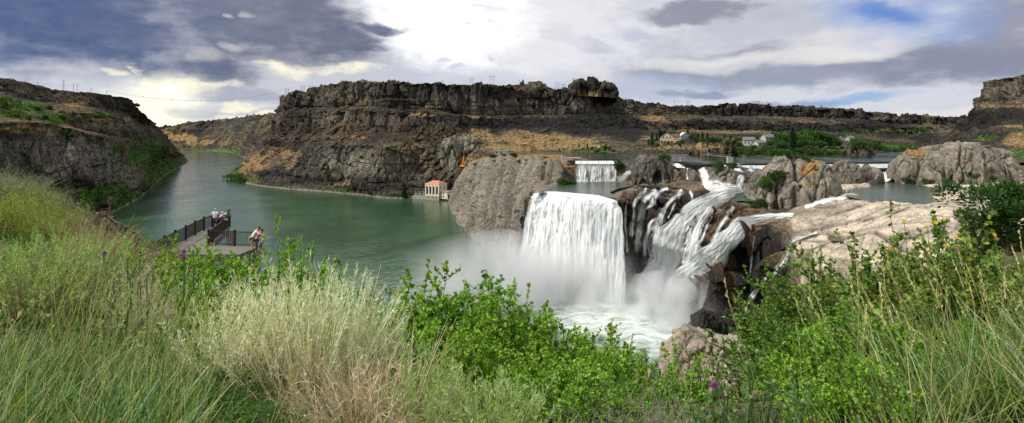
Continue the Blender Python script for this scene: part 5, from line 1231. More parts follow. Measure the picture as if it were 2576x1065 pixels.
# ---- thistles: each flower head its own part
M_bud = principled('thistle_bud', (.13,.20,.07), .7, var=.3, vscale=40)
M_purple = leaf_mat('thistle_purple', .3, .6)
def thistle(label, u, Y, heads, seed, group=None, stemh=.75, leafy=110, scale=1.0):
    """heads: (u, v, kind) with kind 'open' | 'dark' | 'bud'"""
    rng = np.random.default_rng(seed)
    x, y = (u - U0) / F * Y, Y; z = float(gz(x, y))
    r = thing('thistle', label, 'thistle', (x, y, z), 0, group)
    st, lf = Tri(), Tri()
    for (hu, hv, kind) in heads:
        p = np.array(W(hu, hv, Y + rng.uniform(-.25, .1) * scale)) - np.array((x, y, z))
        b = np.array((p[0] * .25 + rng.normal() * .03, rng.normal() * .05, 0.0))
        P = np.array([[b + (p - b) * t + np.array((0, 0, -.0)) + np.array((math.sin(t * 4 + seed) * .012, 0, 0)) for t in np.linspace(0, 1, 8)]])
        st.tubes(P, np.linspace(.006, .004, 8)[None] * scale, np.broadcast_to(np.array((.12,.19,.06)), (1, 8, 3)), 5)
        m = int(leafy / max(1, len(heads)) + 14); q = rng.uniform(.1, .96, m); j = np.clip((q * 7).astype(int), 0, 6); g = (q * 7 - j)[:, None]
        LP = P[0, j] * (1 - g) + P[0, j + 1] * g
        lf.leaves(NARROW, LP, unit(rng.normal(size=(m, 3)) + np.array((0, 0, .4))), .085 * rng.uniform(.4, 1.1, m) * scale, jit((.11,.20,.07), m, rng, .2), rng, wid=2.0)
        R = (.016 if kind != 'bud' else .013) * scale
        mb = MB(); mb.ball(tuple(p), R, 12, (1, 1, 1.1)); hd = mb.build('flower_head', M_bud, r, True)
        T = Tri(); m = 70; d = unit(rng.normal(size=(m, 3)) + np.array((0, 0, .2)))
        T.leaves(NARROW, p + d * R * .9, d, R * .7, jit((.20,.27,.12), m, rng, .2), rng, wid=2.2)
        link('spine', T.mesh('spine', M_leaf), hd)
        if kind != 'bud':
            T = Tri(); m = 190 if kind == 'open' else 70
            c = (.42,.10,.46) if kind == 'open' else (.10,.025,.10)
            d = unit(rng.normal(size=(m, 3)) * (.55 if kind == 'open' else .25) + np.array((0, 0, 1.0)))
            T.leaves(NARROW, p + np.array((0, 0, R * .5)) + d * R * .4, d, R * (2.0 if kind == 'open' else 1.5) * rng.uniform(.8, 1.1, m), jit(c, m, rng, .2, .1), rng, wid=1.4)
            link('petal_tuft', T.mesh('petal_tuft', M_purple), hd)
    link('stem', st.mesh('stem', M_leaf), r); link('foliage', lf.mesh('foliage', M_leaf), r)
    return r
thistle('thistle with one big open purple flower, front right of centre', 1797, 3.5, [(1797,978,'open'),(1770,1030,'bud'),(1740,1010,'bud')], 1)
thistle('thistle with a closed dark purple head right of the big open flower', 1836, 3.6, [(1836,972,'dark'),(1850,1035,'bud'),(1815,1040,'bud'),(1800,1050,'bud')], 2)
thistle('spiny thistle carrying only green buds, beneath the large leaved currants', 1925, 3.7, [(1905,885,'bud'),(1880,915,'bud'),(1948,960,'bud'),(1925,990,'bud'),(1890,1000,'bud'),(1960,1030,'bud')], 3)
thistle('thistle with a small dark purple tip among green buds, second from the big flower', 2004, 3.7, [(2004,968,'dark'),(1988,930,'bud'),(2035,965,'bud'),(2020,1010,'bud'),(1975,1025,'bud')], 4)
thistle('thistle with two purple flowers below the walkway', 463, 6.2, [(462,639,'open'),(461,655,'open'),(440,690,'bud'),(485,632,'bud'),(500,680,'bud')], 5, scale=1.15, leafy=50)
thistle('budding thistle with one pale purple tip beside the bleached grass', 300, 6.6, [(262,642,'open'),(268,660,'bud'),(300,690,'bud'),(322,650,'bud'),(340,672,'bud'),(285,700,'bud')], 6, scale=1.1, leafy=60)
thistle('thistle with a blackish purple head above the arching bleached grass', 355, 6.4, [(353,642,'dark'),(330,690,'bud'),(372,690,'bud'),(392,668,'bud'),(350,710,'bud')], 7, scale=1.1, leafy=60)

# ---- small yellow flowers among the yellowing currants
M_yel = leaf_mat('yellow_petal', .3, .5)
def yellow_flower(u, v, Y, seed):
    rng = np.random.default_rng(seed); p = np.array(W(u, v, Y)); z = float(gz(p[0], p[1]))
    r = thing('yellow_flower', 'small yellow daisy like flower on a thin stem among the yellowing currants', 'flower', (p[0], p[1], z), 0, 'yellow flowers on the right slope')
    h = p[2] - z; T = Tri(); P = np.array([[(.04 * math.sin(3 * t) * h, 0, t * h) for t in np.linspace(0, 1, 7)]]); T.tubes(P, np.full((1, 7), .003), np.broadcast_to(np.array((.10,.17,.05)), (1, 7, 3)), 4)
    link('stem', T.mesh('stem', M_leaf), r)
    c = P[0, -1]; T = Tri(); m = 13; a = np.arange(m) / m * 6.283; nrm = unit(np.array((rng.normal() * .4, -1, .5))); e1 = unit(np.cross(nrm, (0, 0, 1.0))); e2 = np.cross(nrm, e1)
    dd = np.cos(a)[:, None] * e1 + np.sin(a)[:, None] * e2
    T.leaves(OVAL, np.repeat(c[None], m, 0) + dd * .006, dd, .019, jit((.72,.58,.03), m, rng, .12, .05), rng, up=np.repeat(nrm[None], m, 0), wid=.8)
    hd = link('flower_head', T.mesh('flower_head', M_yel), r)
    mb = MB(); mb.ball(tuple(c), .005, 8); mb.build('centre', principled('flower_centre', (.30,.16,.02), .8), hd, True)
for i, (u, v, Y) in enumerate([(2272,556,6.6),(2330,571,6.6),(2352,560,6.4),(2372,552,6.4),(2402,594,6.2),(2376,620,6.2),(2500,590,6.0)]): yellow_flower(u, v, Y, 700 + i)

# ---- low cover over the rest of the near slope
def slope_cover(n, seed):
    rng = np.random.default_rng(seed); Y = 6 + 105 * rng.uniform(0, 1, n) ** 1.5; X = rng.uniform(-.95, 1.0, n) * Y * 1.05
    z = gz(X, Y); k = (fbm(X * .12, Y * .12, 0 * X, 3) > -.2) & (z > 2); X, Y, z = X[k], Y[k], z[k]; m = len(X); per = 14
    s = rng.uniform(.16, .42, m) * (1 + .4 * (Y > 30)); dry = rng.uniform(size=m) < .4
    P = np.stack([X, Y, z], -1); d = unit(rng.normal(size=(m * per, 3)) + np.array((0, 0, .6)))
    PP = np.repeat(P, per, 0) + d * (np.repeat(s, per) * rng.uniform(.1, .9, m * per))[:, None]
    c = np.where(np.repeat(dry, per)[:, None], np.array((.30,.27,.13)), np.array((.09,.17,.035))) * (1 + rng.normal(size=(m * per, 1)) * .25).clip(.3, 2)
    T = Tri(); T.leaves(CLUMP, PP, d, np.repeat(s, per) * .38, c, rng, wid=.6)
    return T.mesh('slope_scrub', M_leaf)
stuff('slope_scrub', slope_cover(4200, 77), 'low green and straw coloured scrub over the slope below the viewpoint', 'scrub')
# ================================================================== THINGS PEOPLE BUILT
M_conc = principled('concrete', (.34,.31,.27), .85, var=.25, vscale=.6, bump=.4, bscale=3)
M_concd = principled('stained_concrete', (.13,.12,.105), .85, var=.4, vscale=.4, bump=.4, bscale=3)
M_cream = principled('cream_render', (.66,.58,.44), .8, var=.1, vscale=.5)
M_redroof = principled('red_roof', (.50,.175,.115), .7, var=.12, vscale=.8)
M_whitew = principled('white_wall', (.37,.37,.35), .7, var=.06, vscale=1)
M_greyroof = principled('grey_roof', (.13,.125,.125), .85, var=.2, vscale=1)
M_brownroof = principled('brown_roof', (.11,.06,.04), .85, var=.2, vscale=1)
M_tanwall = principled('tan_wall', (.46,.36,.26), .8, var=.08, vscale=1)
M_glass = principled('dark_glass', (.02,.025,.03), .12, spec=.6)
M_orange = principled('crane_orange', (.75,.27,.02), .45, var=.1, vscale=2)
M_black = principled('black_metal', (.02,.02,.022), .5, .3)
M_steel = principled('grey_steel', (.30,.31,.32), .5, .6, var=.15, vscale=2)
M_wood = principled('weathered_pole', (.11,.085,.065), .85, var=.2, vscale=2)
M_bronze = principled('bronze_rail', (.035,.024,.018), .5, .4, var=.2, vscale=10)
M_bluegrey = principled('blue_grey_siding', (.22,.26,.31), .6, var=.1, vscale=.5)
M_ball = principled('marker_orange', (.40,.05,.02), .5)
M_pave = principled('walkway_concrete', (.14,.125,.115), .9, var=.15, vscale=3, bump=.3, bscale=20)

# ---- dam: three weirs between the rocks, each with a dark crest and white water sliding down its face
def weir(label, u0, Y0, u1, Y1, ztop=57.9, zb=55.0, drop_=1.6):
    a, b = np.array(G(u0, Y0, 0)), np.array(G(u1, Y1, 0)); d = b - a; L = np.linalg.norm(d); ang = math.atan2(d[1], d[0])
    r = thing('weir', label, 'dam', tuple((a + b) / 2), ang)
    MB().box((0, 1.2, (ztop + 44) / 2 - .3), (L, 2.0, ztop - 44 - .6)).build('wall', M_concd, r)
    MB().tube((-L / 2, .5, ztop - .55), (L / 2, .5, ztop - .55), .75, n=14).build('crest', principled('wet_crest', (.02,.022,.022), .35), r, True)
    # sliding film of water down the weir face
    nx, nz = max(20, int(L * 2)), 14
    X = np.linspace(-L / 2 + .2, L / 2 - .2, nx); t = np.linspace(0, 1, nz)
    Q = np.stack(np.broadcast_arrays(X[None, :], (-.25 - 2.2 * t ** 1.2)[:, None], (ztop - 1.0 - (ztop - 1.0 - zb + .4) * t)[:, None]), -1).astype(float)
    Q[..., 1] += .12 * pn(Q[..., 0] * .8, Q[..., 2] * .2, 0 * Q[..., 0])
    link('water_film', flow_mesh('water_film', Q, M_veil, 0 * Q[..., 0] - .05), r)
    return r
weir('dark crested weir holding the lake above the upper fall', 1446, 347, 1560, 346.5, 58.2, 55.8)
weir('long middle weir from the cave rock to the footbridge pier', 1694, 318, 1838, 291)
weir('short weir with small spouts right of the footbridge pier', 1852, 290.5, 1945, 291)
weir('right weir behind the low rock at the head of the pond', 2060, 303, 2236, 313)
ribbon('waterfall', 'little spouts falling from the short weir right of the footbridge', [(1862,417,6),(1858,424,8),(1856,432,10)], M_rapid, off=.8, ns=30, nt=14, edge=.4)
ribbon('waterfall', 'small fall between mossy stones right of the round green bush', [(1890,419,9),(1889,426,10),(1888,433,11)], M_veil, off=.8, ns=30, nt=14, edge=.4)
# gate house beside the upper fall
g = np.array(G(1438, 352, 44)); r = thing('intake_house', 'tan concrete intake block at the left end of the upper dam', 'dam building', tuple(g))
MB().box((0, 3, 7.5), (12, 8, 15)).box((-4.5, -1.6, 6), (3, 3, 11)).build('wall', principled('tan_concrete', (.36,.27,.21), .85, var=.2, vscale=.4), r)
MB().prism([(-6.2,-.8,14.2),(-2.4,-.8,14.2),(-2.4,-.8,15.0),(-6.2,-.8,16.4)], (0,4,0)).build('shed_roof', M_whitew, r)
MB().box((3.5, -1.06, 11.5), (.5, .12, 6)).box((1.2, -1.06, 11.5), (.5, .12, 6)).box((-1.2, -1.06, 12.5), (1.8, .1, 1.6)).build('gate_slot', M_concd, r)
MB().box((-1.5, -3.4, 9.6), (9, .12, .7)).build('safety_net', M_orange, r)
# concrete post on the middle weir, pier and footbridge
p = np.array(W(1715, 416, 316)); r = thing('gate_post', 'pale concrete gate post standing on the middle weir', 'dam post', tuple(p))
MB().box((0, 0, 1.2), (2.6, 2.6, 2.4)).build('base', M_conc, r); MB().box((0, 0, 3.1), (1.4, 1.4, 1.6)).box((0, 0, 4.1), (2.2, 2.2, .5)).build('cap', M_conc, r)
A, B = np.array(W(1772, 390, 385)), np.array(W(1836, 395, 300))
r = thing('footbridge', 'grey steel footbridge crossing the lake to a concrete pier on the dam', 'bridge', tuple(A)); d = B - A
dk = MB(); dk.beam((0,0,0), tuple(d), 1.6, .5); dk.build('deck', M_concd, r)
rl = MB(); [rl.beam((0,0,1.0), tuple(d + np.array((0,0,1.0))), .12) for _ in (0,)]
for t in np.linspace(0, 1, 14): q = d * t; rl.beam(tuple(q), tuple(q + np.array((0,0,1.05))), .1)
rl.build('railing', M_steel, r)
fr = MB()
for ox in (-2.2, 2.2):
    fr.beam((ox,0,-2.5), (ox,0,4.2), .35)
fr.beam((-2.4,0,4.2), (2.4,0,4.2), .35); fr.beam((-2.2,0,0), (2.2,0,4.0), .2); fr.build('portal_frame', M_conc, r)
MB().box(tuple(d + np.array((0, 0, -4.5))), (2.6, 2.6, 9)).build('pier', M_conc, r)
st = MB()
for k in range(9): st.box(tuple(np.array(W(1862, 404, 296)) - A + np.array((k * .28, -.0, -2 + k * .55))), (1.0, 1.4, .14))
st.build('stair', M_steel, r)

# ---- powerhouse
r = thing('powerhouse', 'cream powerhouse with a red hipped roof and tall windows at the water', 'power station', G(1097, 668, 0), math.radians(-25))
def pbox(name, c, s, m, bev=0): return MB().box(c, s, bevel=bev).build(name, m, r)
pbox('plinth', (0, 0, 1.2), (19, 17.4, 7), principled('grey_plinth', (.30,.27,.22), .85, var=.2, vscale=.5))
w = pbox('wall', (0, 0, 11.6), (18.4, 16.8, 14.2), M_cream)
pil = MB()
for x in (-9.0, -4.6, -.1, 4.4, 9.0): pil.box((x, -8.5, 12.0), (1.1, .6, 15.0))
for y in (-8.2, 8.2): pil.box((9.35, y, 12.0), (.5, 1.2, 15.0))
pil.box((0, -8.5, 18.4), (18.6, .5, .8)).build('pilaster', M_cream, w)
rf = MB(); e = 9.0; f2 = 8.2
v = [(-e,-f2,18.95),(e,-f2,18.95),(e,f2,18.95),(-e,f2,18.95),(-4.2,0,22.2),(4.2,0,22.2)]
bmv = [rf.bm.verts.new(p) for p in v]
for q in ((0,1,5,4),(1,2,5),(2,3,4,5),(3,0,4),(3,2,1,0)): rf.bm.faces.new([bmv[i] for i in q])
rf.build('roof', M_redroof, r)
for x in (-6.8, -2.35, 2.15, 6.7):
    fr = MB().box((x, -8.46, 11.4), (2.0, .26, 8.6)).build('window', M_black, r)
    MB().box((x - .5, -8.62, 11.4), (.8, .1, 8.2)).box((x + .5, -8.62, 11.4), (.8, .1, 8.2)).build('pane', M_glass, fr)
for y in (-4.5, 3):
    fr = MB().box((9.24, y, 14.6), (.2, 1.8, 2.0)).build('window', M_black, r)
    MB().box((9.36, y, 14.6), (.1, 1.5, 1.7)).build('pane', M_glass, fr)
for x in (-5, 1, 6): MB().box((x, -8.74, 3.0), (1.2, .12, 1.4)).build('vent', M_black, r)
r = thing('annex', 'low cream annex with a white flat roof and porch, beside the powerhouse', 'building', G(1121, 660, 1), math.radians(-25))
MB().box((0, 0, 5), (10, 9, 8.5)).build('wall', M_cream, r)
MB().box((0, -.2, 9.5), (10.8, 10, .5)).build('roof', M_whitew, r)
for x in (-3, 0): 
    for z in (3.2, 7): MB().box((x, -4.56, z), (1.3, .16, 1.7)).tube((x, -4.56, z + .85), (x, -4.62, z + .85), .62, n=12).build('window', M_glass, r)
pc = MB().box((7.5, -2, 6.6), (6.5, 6, .7)).build('porch_roof', M_conc, r)
for x in (5.2, 10): MB().tube((x, -4.4, 0), (x, -4.4, 6.3), .4).build('column', M_cream, r)
r = thing('switchyard', 'concrete switchyard deck with grey transformers left of the powerhouse', 'electrical yard', G(1057, 672, 0), math.radians(-12))
MB().box((0, 2, 1.2), (17, 9, 5.4)).build('deck', M_conc, r)
for x, c in ((-5, M_steel), (0, M_bluegrey), (4.5, M_steel)): 
    t = MB().box((x, 0, 5.3), (2.6, 2.2, 2.8), bevel=.1).build('transformer', c, r)
    for k in (-.7, 0, .7): MB().tube((x + k, 0, 6.7), (x + k, 0, 7.8), .12).build('insulator', M_whitew, t)
gm = MB()
for x in (-7, -2.5, 2.5, 7): gm.beam((x, 3.5, 3.9), (x, 3.5, 12), .35)
gm.beam((-7, 3.5, 11.6), (7, 3.5, 11.6), .35).beam((-7, 3.5, 8.6), (7, 3.5, 8.6), .25).build('gantry', M_steel, r)
# inclined tramway
P = [np.array(hit(u, v)) + np.array((0, -1.0, 1.2)) for u, v in ((1113,462),(1124,452),(1136,441),(1147,431),(1156,423))]
r = thing('incline_track', 'straight grey inclined track climbing from the powerhouse to the crane', 'track', tuple(P[0]))
for off in (-1.1, 1.1):
    mb = MB(); mb.beam((off, 0, 0), tuple(P[-1] - P[0] + np.array((off, 0, 0))), .55, .5); mb.build('rail', M_steel, r)
tie = MB()
for t in np.linspace(0, 1, 26): q = (P[-1] - P[0]) * t; tie.box(tuple(q + np.array((0,0,-.3))), (3.2, .35, .3))
tie.build('sleeper', M_conc, r); tr = MB()
for t in (.15, .4, .65, .9): q = (P[-1] - P[0]) * t; tr.beam(tuple(q), tuple(q + np.array((0, .5, -7))), .6)
tr.build('trestle', M_concd, r)
# crane
q = np.array(hit(1165, 424)); r = thing('crane', 'orange mobile crane with its boom raised on the ledge above the powerhouse', 'crane', (q[0], q[1] - 3, q[2]), math.radians(-8))
MB().box((0, 0, 1.5), (10, 3, 1.2), bevel=.1).build('carrier', M_black, r)
for x in (-3.8, -1.6, 1.8, 3.8): MB().tube((x, -1.7, .75), (x, -1.1, .75), .75, n=16).build('wheel', M_black, r)
MB().box((-.5, 0, 3.1), (5.4, 2.8, 2.0), bevel=.15).box((-3.2, 0, 3.0), (1.4, 2.6, 1.6)).build('turret', M_orange, r)
MB().box((2.6, -.9, 3.2), (1.8, 1.3, 2.1), bevel=.15).build('cab', M_orange, r)
MB().box((2.7, -1.58, 3.6), (1.2, .08, .9)).build('window', M_glass, r)
MB().beam((-.8, 0, 3.4), (1.2, 0, 14.5), 1.5, 1.3).beam((.0, 0, 9.0), (1.35, 0, 16.0), 1.0, .9).build('boom', M_orange, r)
MB().beam((1.6, 0, 3.2), (.5, 0, 8.5), .4).build('ram', M_steel, r)
for x in (-4.4, 4.4): MB().beam((x, -2.8, .9), (x, 2.8, .9), .4).box((x, -2.8, .4), (.9, .9, .8)).build('outrigger', M_orange, r)
# site cabins
q = np.array(hit(1261, 391)); r = thing('site_cabin', 'blue grey site cabin on the dry slope above the bluff', 'cabin', (q[0], q[1] + 2, q[2]), math.radians(-6))
MB().box((0, 0, 2.0), (11.5, 4, 3.6), bevel=.08).build('wall', M_bluegrey, r); MB().box((0, 0, 3.95), (12, 4.4, .3)).build('roof', M_whitew, r)
for x in (-3.8, 0): MB().box((x, -2.03, 2.3), (1.3, .1, 1.1)).build('window', M_glass, r)
MB().box((3.6, -2.03, 1.6), (1.0, .1, 2.2)).build('door', M_steel, r)
q = np.array(hit(1280, 388)); r = thing('site_cabin', 'dull grey shed to the right of the blue grey cabin', 'cabin', (q[0], q[1] + 3, q[2]), math.radians(-6))
MB().box((0, 0, 1.5), (9, 4, 2.8)).build('wall', principled('dull_siding', (.16,.16,.16), .8), r); MB().box((0, 0, 3.05), (9.5, 4.4, .3)).build('roof', M_greyroof, r); MB().box((-1, -2.03, 1.4), (1.6, .1, 2.0)).build('door', M_concd, r)

# ---- houses on the far shore
def house(label, u, v, wu, hm, rz, wallm, roofm, storeys=1, rise=.32, gable_front=False, chim=False, deep=9, porch=False, winc=None):
    q = np.array(hit(u, v)); Wm = wu / F * q[1]; dp = deep
    r = thing('house', label, 'house', (q[0], q[1] + 3, q[2] - .3), math.radians(rz))
    body = MB().box((0, 0, hm / 2 - 1), (Wm, dp, hm + 2))
    ax, bx = (Wm / 2, dp / 2)
    if gable_front:
        body.prism([(-ax, -bx, hm - .01), (ax, -bx, hm - .01), (0, -bx, hm + Wm * rise)], (0, dp, 0))
        for sgn in (-1, 1): pass
        rfp = [(-ax - .5, -bx - .5, hm - .18), (0, -bx - .5, hm + Wm * rise + .12), (ax + .5, -bx - .5, hm - .18), (ax + .5, -bx - .5, hm + .18), (0, -bx - .5, hm + Wm * rise + .5), (-ax - .5, -bx - .5, hm + .18)]
        rf = MB().prism(rfp, (0, dp + 1, 0))
    else:
        body.prism([(-ax, -bx, hm - .01), (-ax, bx, hm - .01), (-ax, 0, hm + dp * rise)], (Wm, 0, 0))
        rfp = [(-ax - .5, -bx - .5, hm - .2), (-ax - .5, 0, hm + dp * rise + .1), (-ax - .5, bx + .5, hm - .2), (-ax - .5, bx + .5, hm + .16), (-ax - .5, 0, hm + dp * rise + .5), (-ax - .5, -bx - .5, hm + .16)]
        rf = MB().prism(rfp, (Wm + 1, 0, 0))
    body.build('wall', wallm, r); ro = rf.build('roof', roofm, r)
    n = max(2, int(Wm / 3))
    for s in range(storeys):
        for i in range(n):
            x = -ax + Wm * (i + .5) / n; z = hm * (s + .55) / storeys
            f = MB().box((x, -bx - .04, z), (1.35, .14, 1.5)).build('window', M_whitew if wallm is not M_whitew else M_concd, r)
            MB().box((x, -bx - .13, z), (1.1, .08, 1.25)).build('pane', M_glass, f)
    MB().box((ax * .35, -bx - .05, .9), (1.0, .12, 2.0)).build('door', M_brownroof, r)
    if chim: MB().box((ax * .4, 0, hm + 2.6), (1.1, 1.1, 3.2)).build('chimney', M_conc, r)
    if porch:
        MB().box((0, -bx - 2, 2.9), (Wm * 1.1, 4, .3)).build('deck', M_tanwall, r)
        for x in np.linspace(-ax, ax, 5): MB().box((x, -bx - 3.8, 1.2), (.4, .4, 3.1)).build('post', M_tanwall, r)
        for i in range(3): MB().box((-ax * .5 + ax * .5 * i, -bx - .06, hm * .95), (1.3, .16, 2.2)).build('window', M_glass, r)
    return r
house('large tan house with a brown roof, arched windows and a front deck', 1679, 361, 32, 7.2, -14, M_tanwall, M_brownroof, 1, .38, True, True, 13, True)
house('brown roofed wing joined behind the right of the large tan house', 1698, 358, 26, 6.5, -14, M_tanwall, M_brownroof, 1, .3, False, True, 10)
house('small white house with a pale roof above the brown knoll', 1722, 352, 24, 5, 10, M_whitew, principled('pale_roof', (.5,.52,.54), .7), 2, .35, True, False, 8)
house('white bungalow with a grey roof left of the white two storey house', 1886, 366, 26, 5.5, -18, M_whitew, M_greyroof, 1, .3, False, False, 9)
house('low grey roofed house between the white bungalow and the shore bushes', 1914, 369, 22, 3.6, 12, principled('drab_wall', (.4,.38,.34), .8), M_greyroof, 1, .3, False, False, 8)
house('white two storey house with a dark grey roof left of the tall poplar', 1935, 360, 26, 6.2, 8, M_whitew, M_greyroof, 2, .34, False, True, 9)
house('small brown shed left of the white bungalow', 1866, 365, 10, 2.6, 0, principled('rust_wall', (.16,.06,.04), .8), M_brownroof, 1, .3, False, False, 4)
house('grey roofed cottage half hidden among trees right of the poplar', 2025, 359, 18, 3.4, 0, M_tanwall, M_greyroof, 1, .3, False, False, 8)
house('pale gabled house on the tree covered point', 2120, 358, 14, 3.6, -20, principled('pale_wall', (.30,.28,.24), .8), M_greyroof, 1, .45, True, False, 8)
house('pale house with a chimney, rightmost of the far shore', 2142, 355, 15, 3.4, 10, principled('pale_wall', (.30,.28,.24), .8), M_greyroof, 1, .3, False, True, 8)
house('tiny pale roofed hut among bushes beyond the upper dam', 1510, 378, 8, 2.8, 0, M_whitew, M_whitew, 1, .4, True, False, 4)

# ---- poles and pylons
def pole_at(u, vt, vb, kind, label, group):
    h = hit(u, vb) or hit(u, vb + 4) or hit(u, vb + 9)
    if h is None: return
    q = np.array(h); H = (vb - vt) / F * q[1] * 1.0; H = max(H, 4)
    w = max(.28, q[1] / F * .55)
    r = thing('power_pole' if kind != 'tower' else 'lattice_tower', label, 'power pole' if kind != 'tower' else 'tower', (q[0], q[1] + .5, q[2] - .5), 0, group)
    if kind == 'single':
        MB().beam((0, 0, 0), (0, 0, H), w).build('post', M_wood, r); MB().beam((-1.3, 0, H * .92), (1.3, 0, H * .92), w * .6).build('crossarm', M_wood, r)
    elif kind in ('h', 'hh'):
        g = H * .17
        for x in (-g, g): MB().beam((x, 0, 0), (x, 0, H), w).build('post', M_wood, r)
        MB().beam((-g * 1.7, 0, H * .9), (g * 1.7, 0, H * .9), w * .8).build('crossarm', M_wood, r)
        if kind == 'hh': MB().beam((-g, 0, H * .55), (g, 0, H * .55), w * .7).beam((-g, 0, H * .3), (g, 0, H * .3), w * .7).build('brace', M_wood, r)
        else: MB().beam((-g, 0, H * .5), (g, 0, H * .85), w * .5).beam((g, 0, H * .5), (-g, 0, H * .85), w * .5).build('brace', M_wood, r)
    else:
        t = MB(); b = H * .07
        for sx_ in (-1, 1):
            for sy in (-1, 1): t.beam((sx_ * b, sy * b, 0), (sx_ * b * .5, sy * b * .5, H), w * .5)
        n = 9
        for i in range(n):
            z0, z1 = H * i / n, H * (i + 1) / n; b0, b1 = b * (1 - .5 * i / n), b * (1 - .5 * (i + 1) / n)
            s = 1 if i % 2 else -1; t.beam((-b0 * s, -b0, z0), (b1 * s, -b1, z1), w * .4)
        t.build('lattice', M_steel, r); MB().beam((-b * 1.4, 0, H), (b * 1.4, 0, H), w * .5).build('crossarm', M_steel, r)
    return r
for u, vt, vb, k, lab in [
    (94,206,217,'single','short pole, leftmost on the rim of the left canyon wall'), (159,201,229,'tower','tall lattice tower on the left canyon rim'),
    (184,210,233,'single','left pole of the close pair right of the lattice tower'), (193,210,234,'single','right pole of the close pair right of the lattice tower'),
    (228,220,238,'single','lone pole midway along the left rim'), (268,227,243,'single','last pole on the left rim before it drops to the river'),
    (722,222,243,'h','twin post pylon at the left corner of the mesa'), (746,225,240,'single','single pole between two pylons on the left step of the mesa'),
    (761,214,239,'h','tallest twin post pylon on the left step of the mesa'), (782,215,236,'h','twin post pylon nearest the high step of the mesa'),
    (1115,200,214,'single','thin lone pole on the flat mesa rim'), (1186,194,216,'h','left one of two twin post pylons above the middle of the mesa'),
    (1212,199,217,'single','single pole between the two mid mesa pylons'), (1237,189,217,'h','right one of two twin post pylons above the middle of the mesa'),
    (1306,200,222,'single','left pole of the pair before the low hump on the rim'), (1318,202,223,'single','right pole of the pair before the low hump on the rim'),
    (1402,206,228,'hh','pylon with three crossbars left of the square butte on the rim'), (1417,210,229,'h','small pylon against the square butte on the rim'),
    (1443,196,208,'h','pylon standing on the left end of the square rim butte'), (1528,201,217,'single','thin pole on the right end of the square rim butte'),
    (1697,253,268,'single','thin pole in the dip right of the square rim butte'), (1731,253,270,'h','pylon in the dip of the far rim'),
    (1824,250,267,'single','short mast on the highest part of the far rim'), (1898,253,270,'h','left pylon of the pair on the far rim'), (1908,253,270,'h','right pylon of the pair on the far rim'),
    (1931,255,271,'single','single pole right of the pylon pair on the far rim'),
    (1294,322,343,'single','leftmost pole of the row on the dry slope'), (1305,325,345,'single','second pole of the row on the dry slope'), (1316,322,346,'h','twin pole of the row on the dry slope'),
    (1344,342,375,'single','pole low on the dry slope above the bluff'), (1383,330,352,'h','left twin pole on the dark shoulder of the slope'), (1395,330,354,'h','right twin pole on the dark shoulder of the slope'),
    (1426,338,352,'h','small twin pole near the intake road'), (1617,349,369,'single','pole at the left end of the house road'),
    (2348,347,378,'single','pole left of the long grey rock crest'), (2494,352,378,'single','pole behind the right end of the long grey rock')]:
    pole_at(u, vt, vb, k, lab, None)
# overhead line with marker balls across the river
A, B = np.array(W(268, 229, 740)), np.array(W(722, 224, 1040))
t = np.linspace(0, 1, 60); wire = A[None] * (1 - t)[:, None] + B[None] * t[:, None]; wire[:, 2] -= 4 * 17 * t * (1 - t)
T = Tri(); T.tubes((wire - A)[None], np.full((1, 60), .12), np.full((1, 60, 3), .03), 4)
thing('overhead_wire', 'thin overhead wire sagging across the river gap', 'wire', tuple(A), me=T.mesh('overhead_wire', M_black))
labs = ['marker ball on the wire nearest the left canyon rim', 'second marker ball from the left canyon rim', 'middle marker ball on the wire over the river', 'fourth marker ball from the left canyon rim', 'marker ball on the wire nearest the mesa']
for lab, uu in zip(labs, (355, 432, 510, 588, 663)):
    k = np.argmin(np.abs(U0 + F * wire[:, 0] / wire[:, 1] - uu)); p = wire[k]
    o = MB().ball((0, 0, 0), p[1] / F * 1.15, 12).build('marker_ball', M_ball, None, True); o.location = p + np.array((0, 0, 0)); o['label'] = lab; o['category'] = 'marker ball'; o['group'] = 'marker balls on the wire'

# ---- viewing platform: walkway, railings
ZD = 62.3
def at_rail(u, v): return np.array(W(u, v, (CZ - (ZD + 1.2)) * F / (v - V0)))     # a rail post top
left = [at_rail(384,607.7), at_rail(413.6,592.3), at_rail(440.6,578.5), at_rail(467.6,566.1), at_rail(491,554.8), at_rail(513,544.7), at_rail(534,538)]
far_c = at_rail(578, 538.2); near_c = at_rail(525, 576.7); mid_r = at_rail(560, 552)
right = [near_c, at_rail(590.5, 578), at_rail(646, 580)]
dn = np.array((0, 0, -1.2))
deck = MB()
le0 = left[0] + (left[0] - left[-1]) * .35
outl = [le0, *left, far_c, mid_r, near_c, *right[1:], right[-1] + np.array((0, -2.6, 0)), near_c + np.array((-.5, -3.2, 0)), le0 + np.array((2.6, -1.2, 0))]
deck.prism([tuple(p + dn) for p in outl], (0, 0, -.5))
r = thing('walkway', 'grey concrete viewing walkway reaching out over the gorge', 'walkway', (0, 0, 0))
deck.build('deck', M_pave, r)
sup = MB()
for p in (left[1], left[3], left[5], far_c, near_c, right[2]): sup.beam(tuple(p + dn + np.array((0, 0, -.4))), tuple(p + dn + np.array((.4, -.6, -9))), .5)
sup.build('support', M_conc, r)
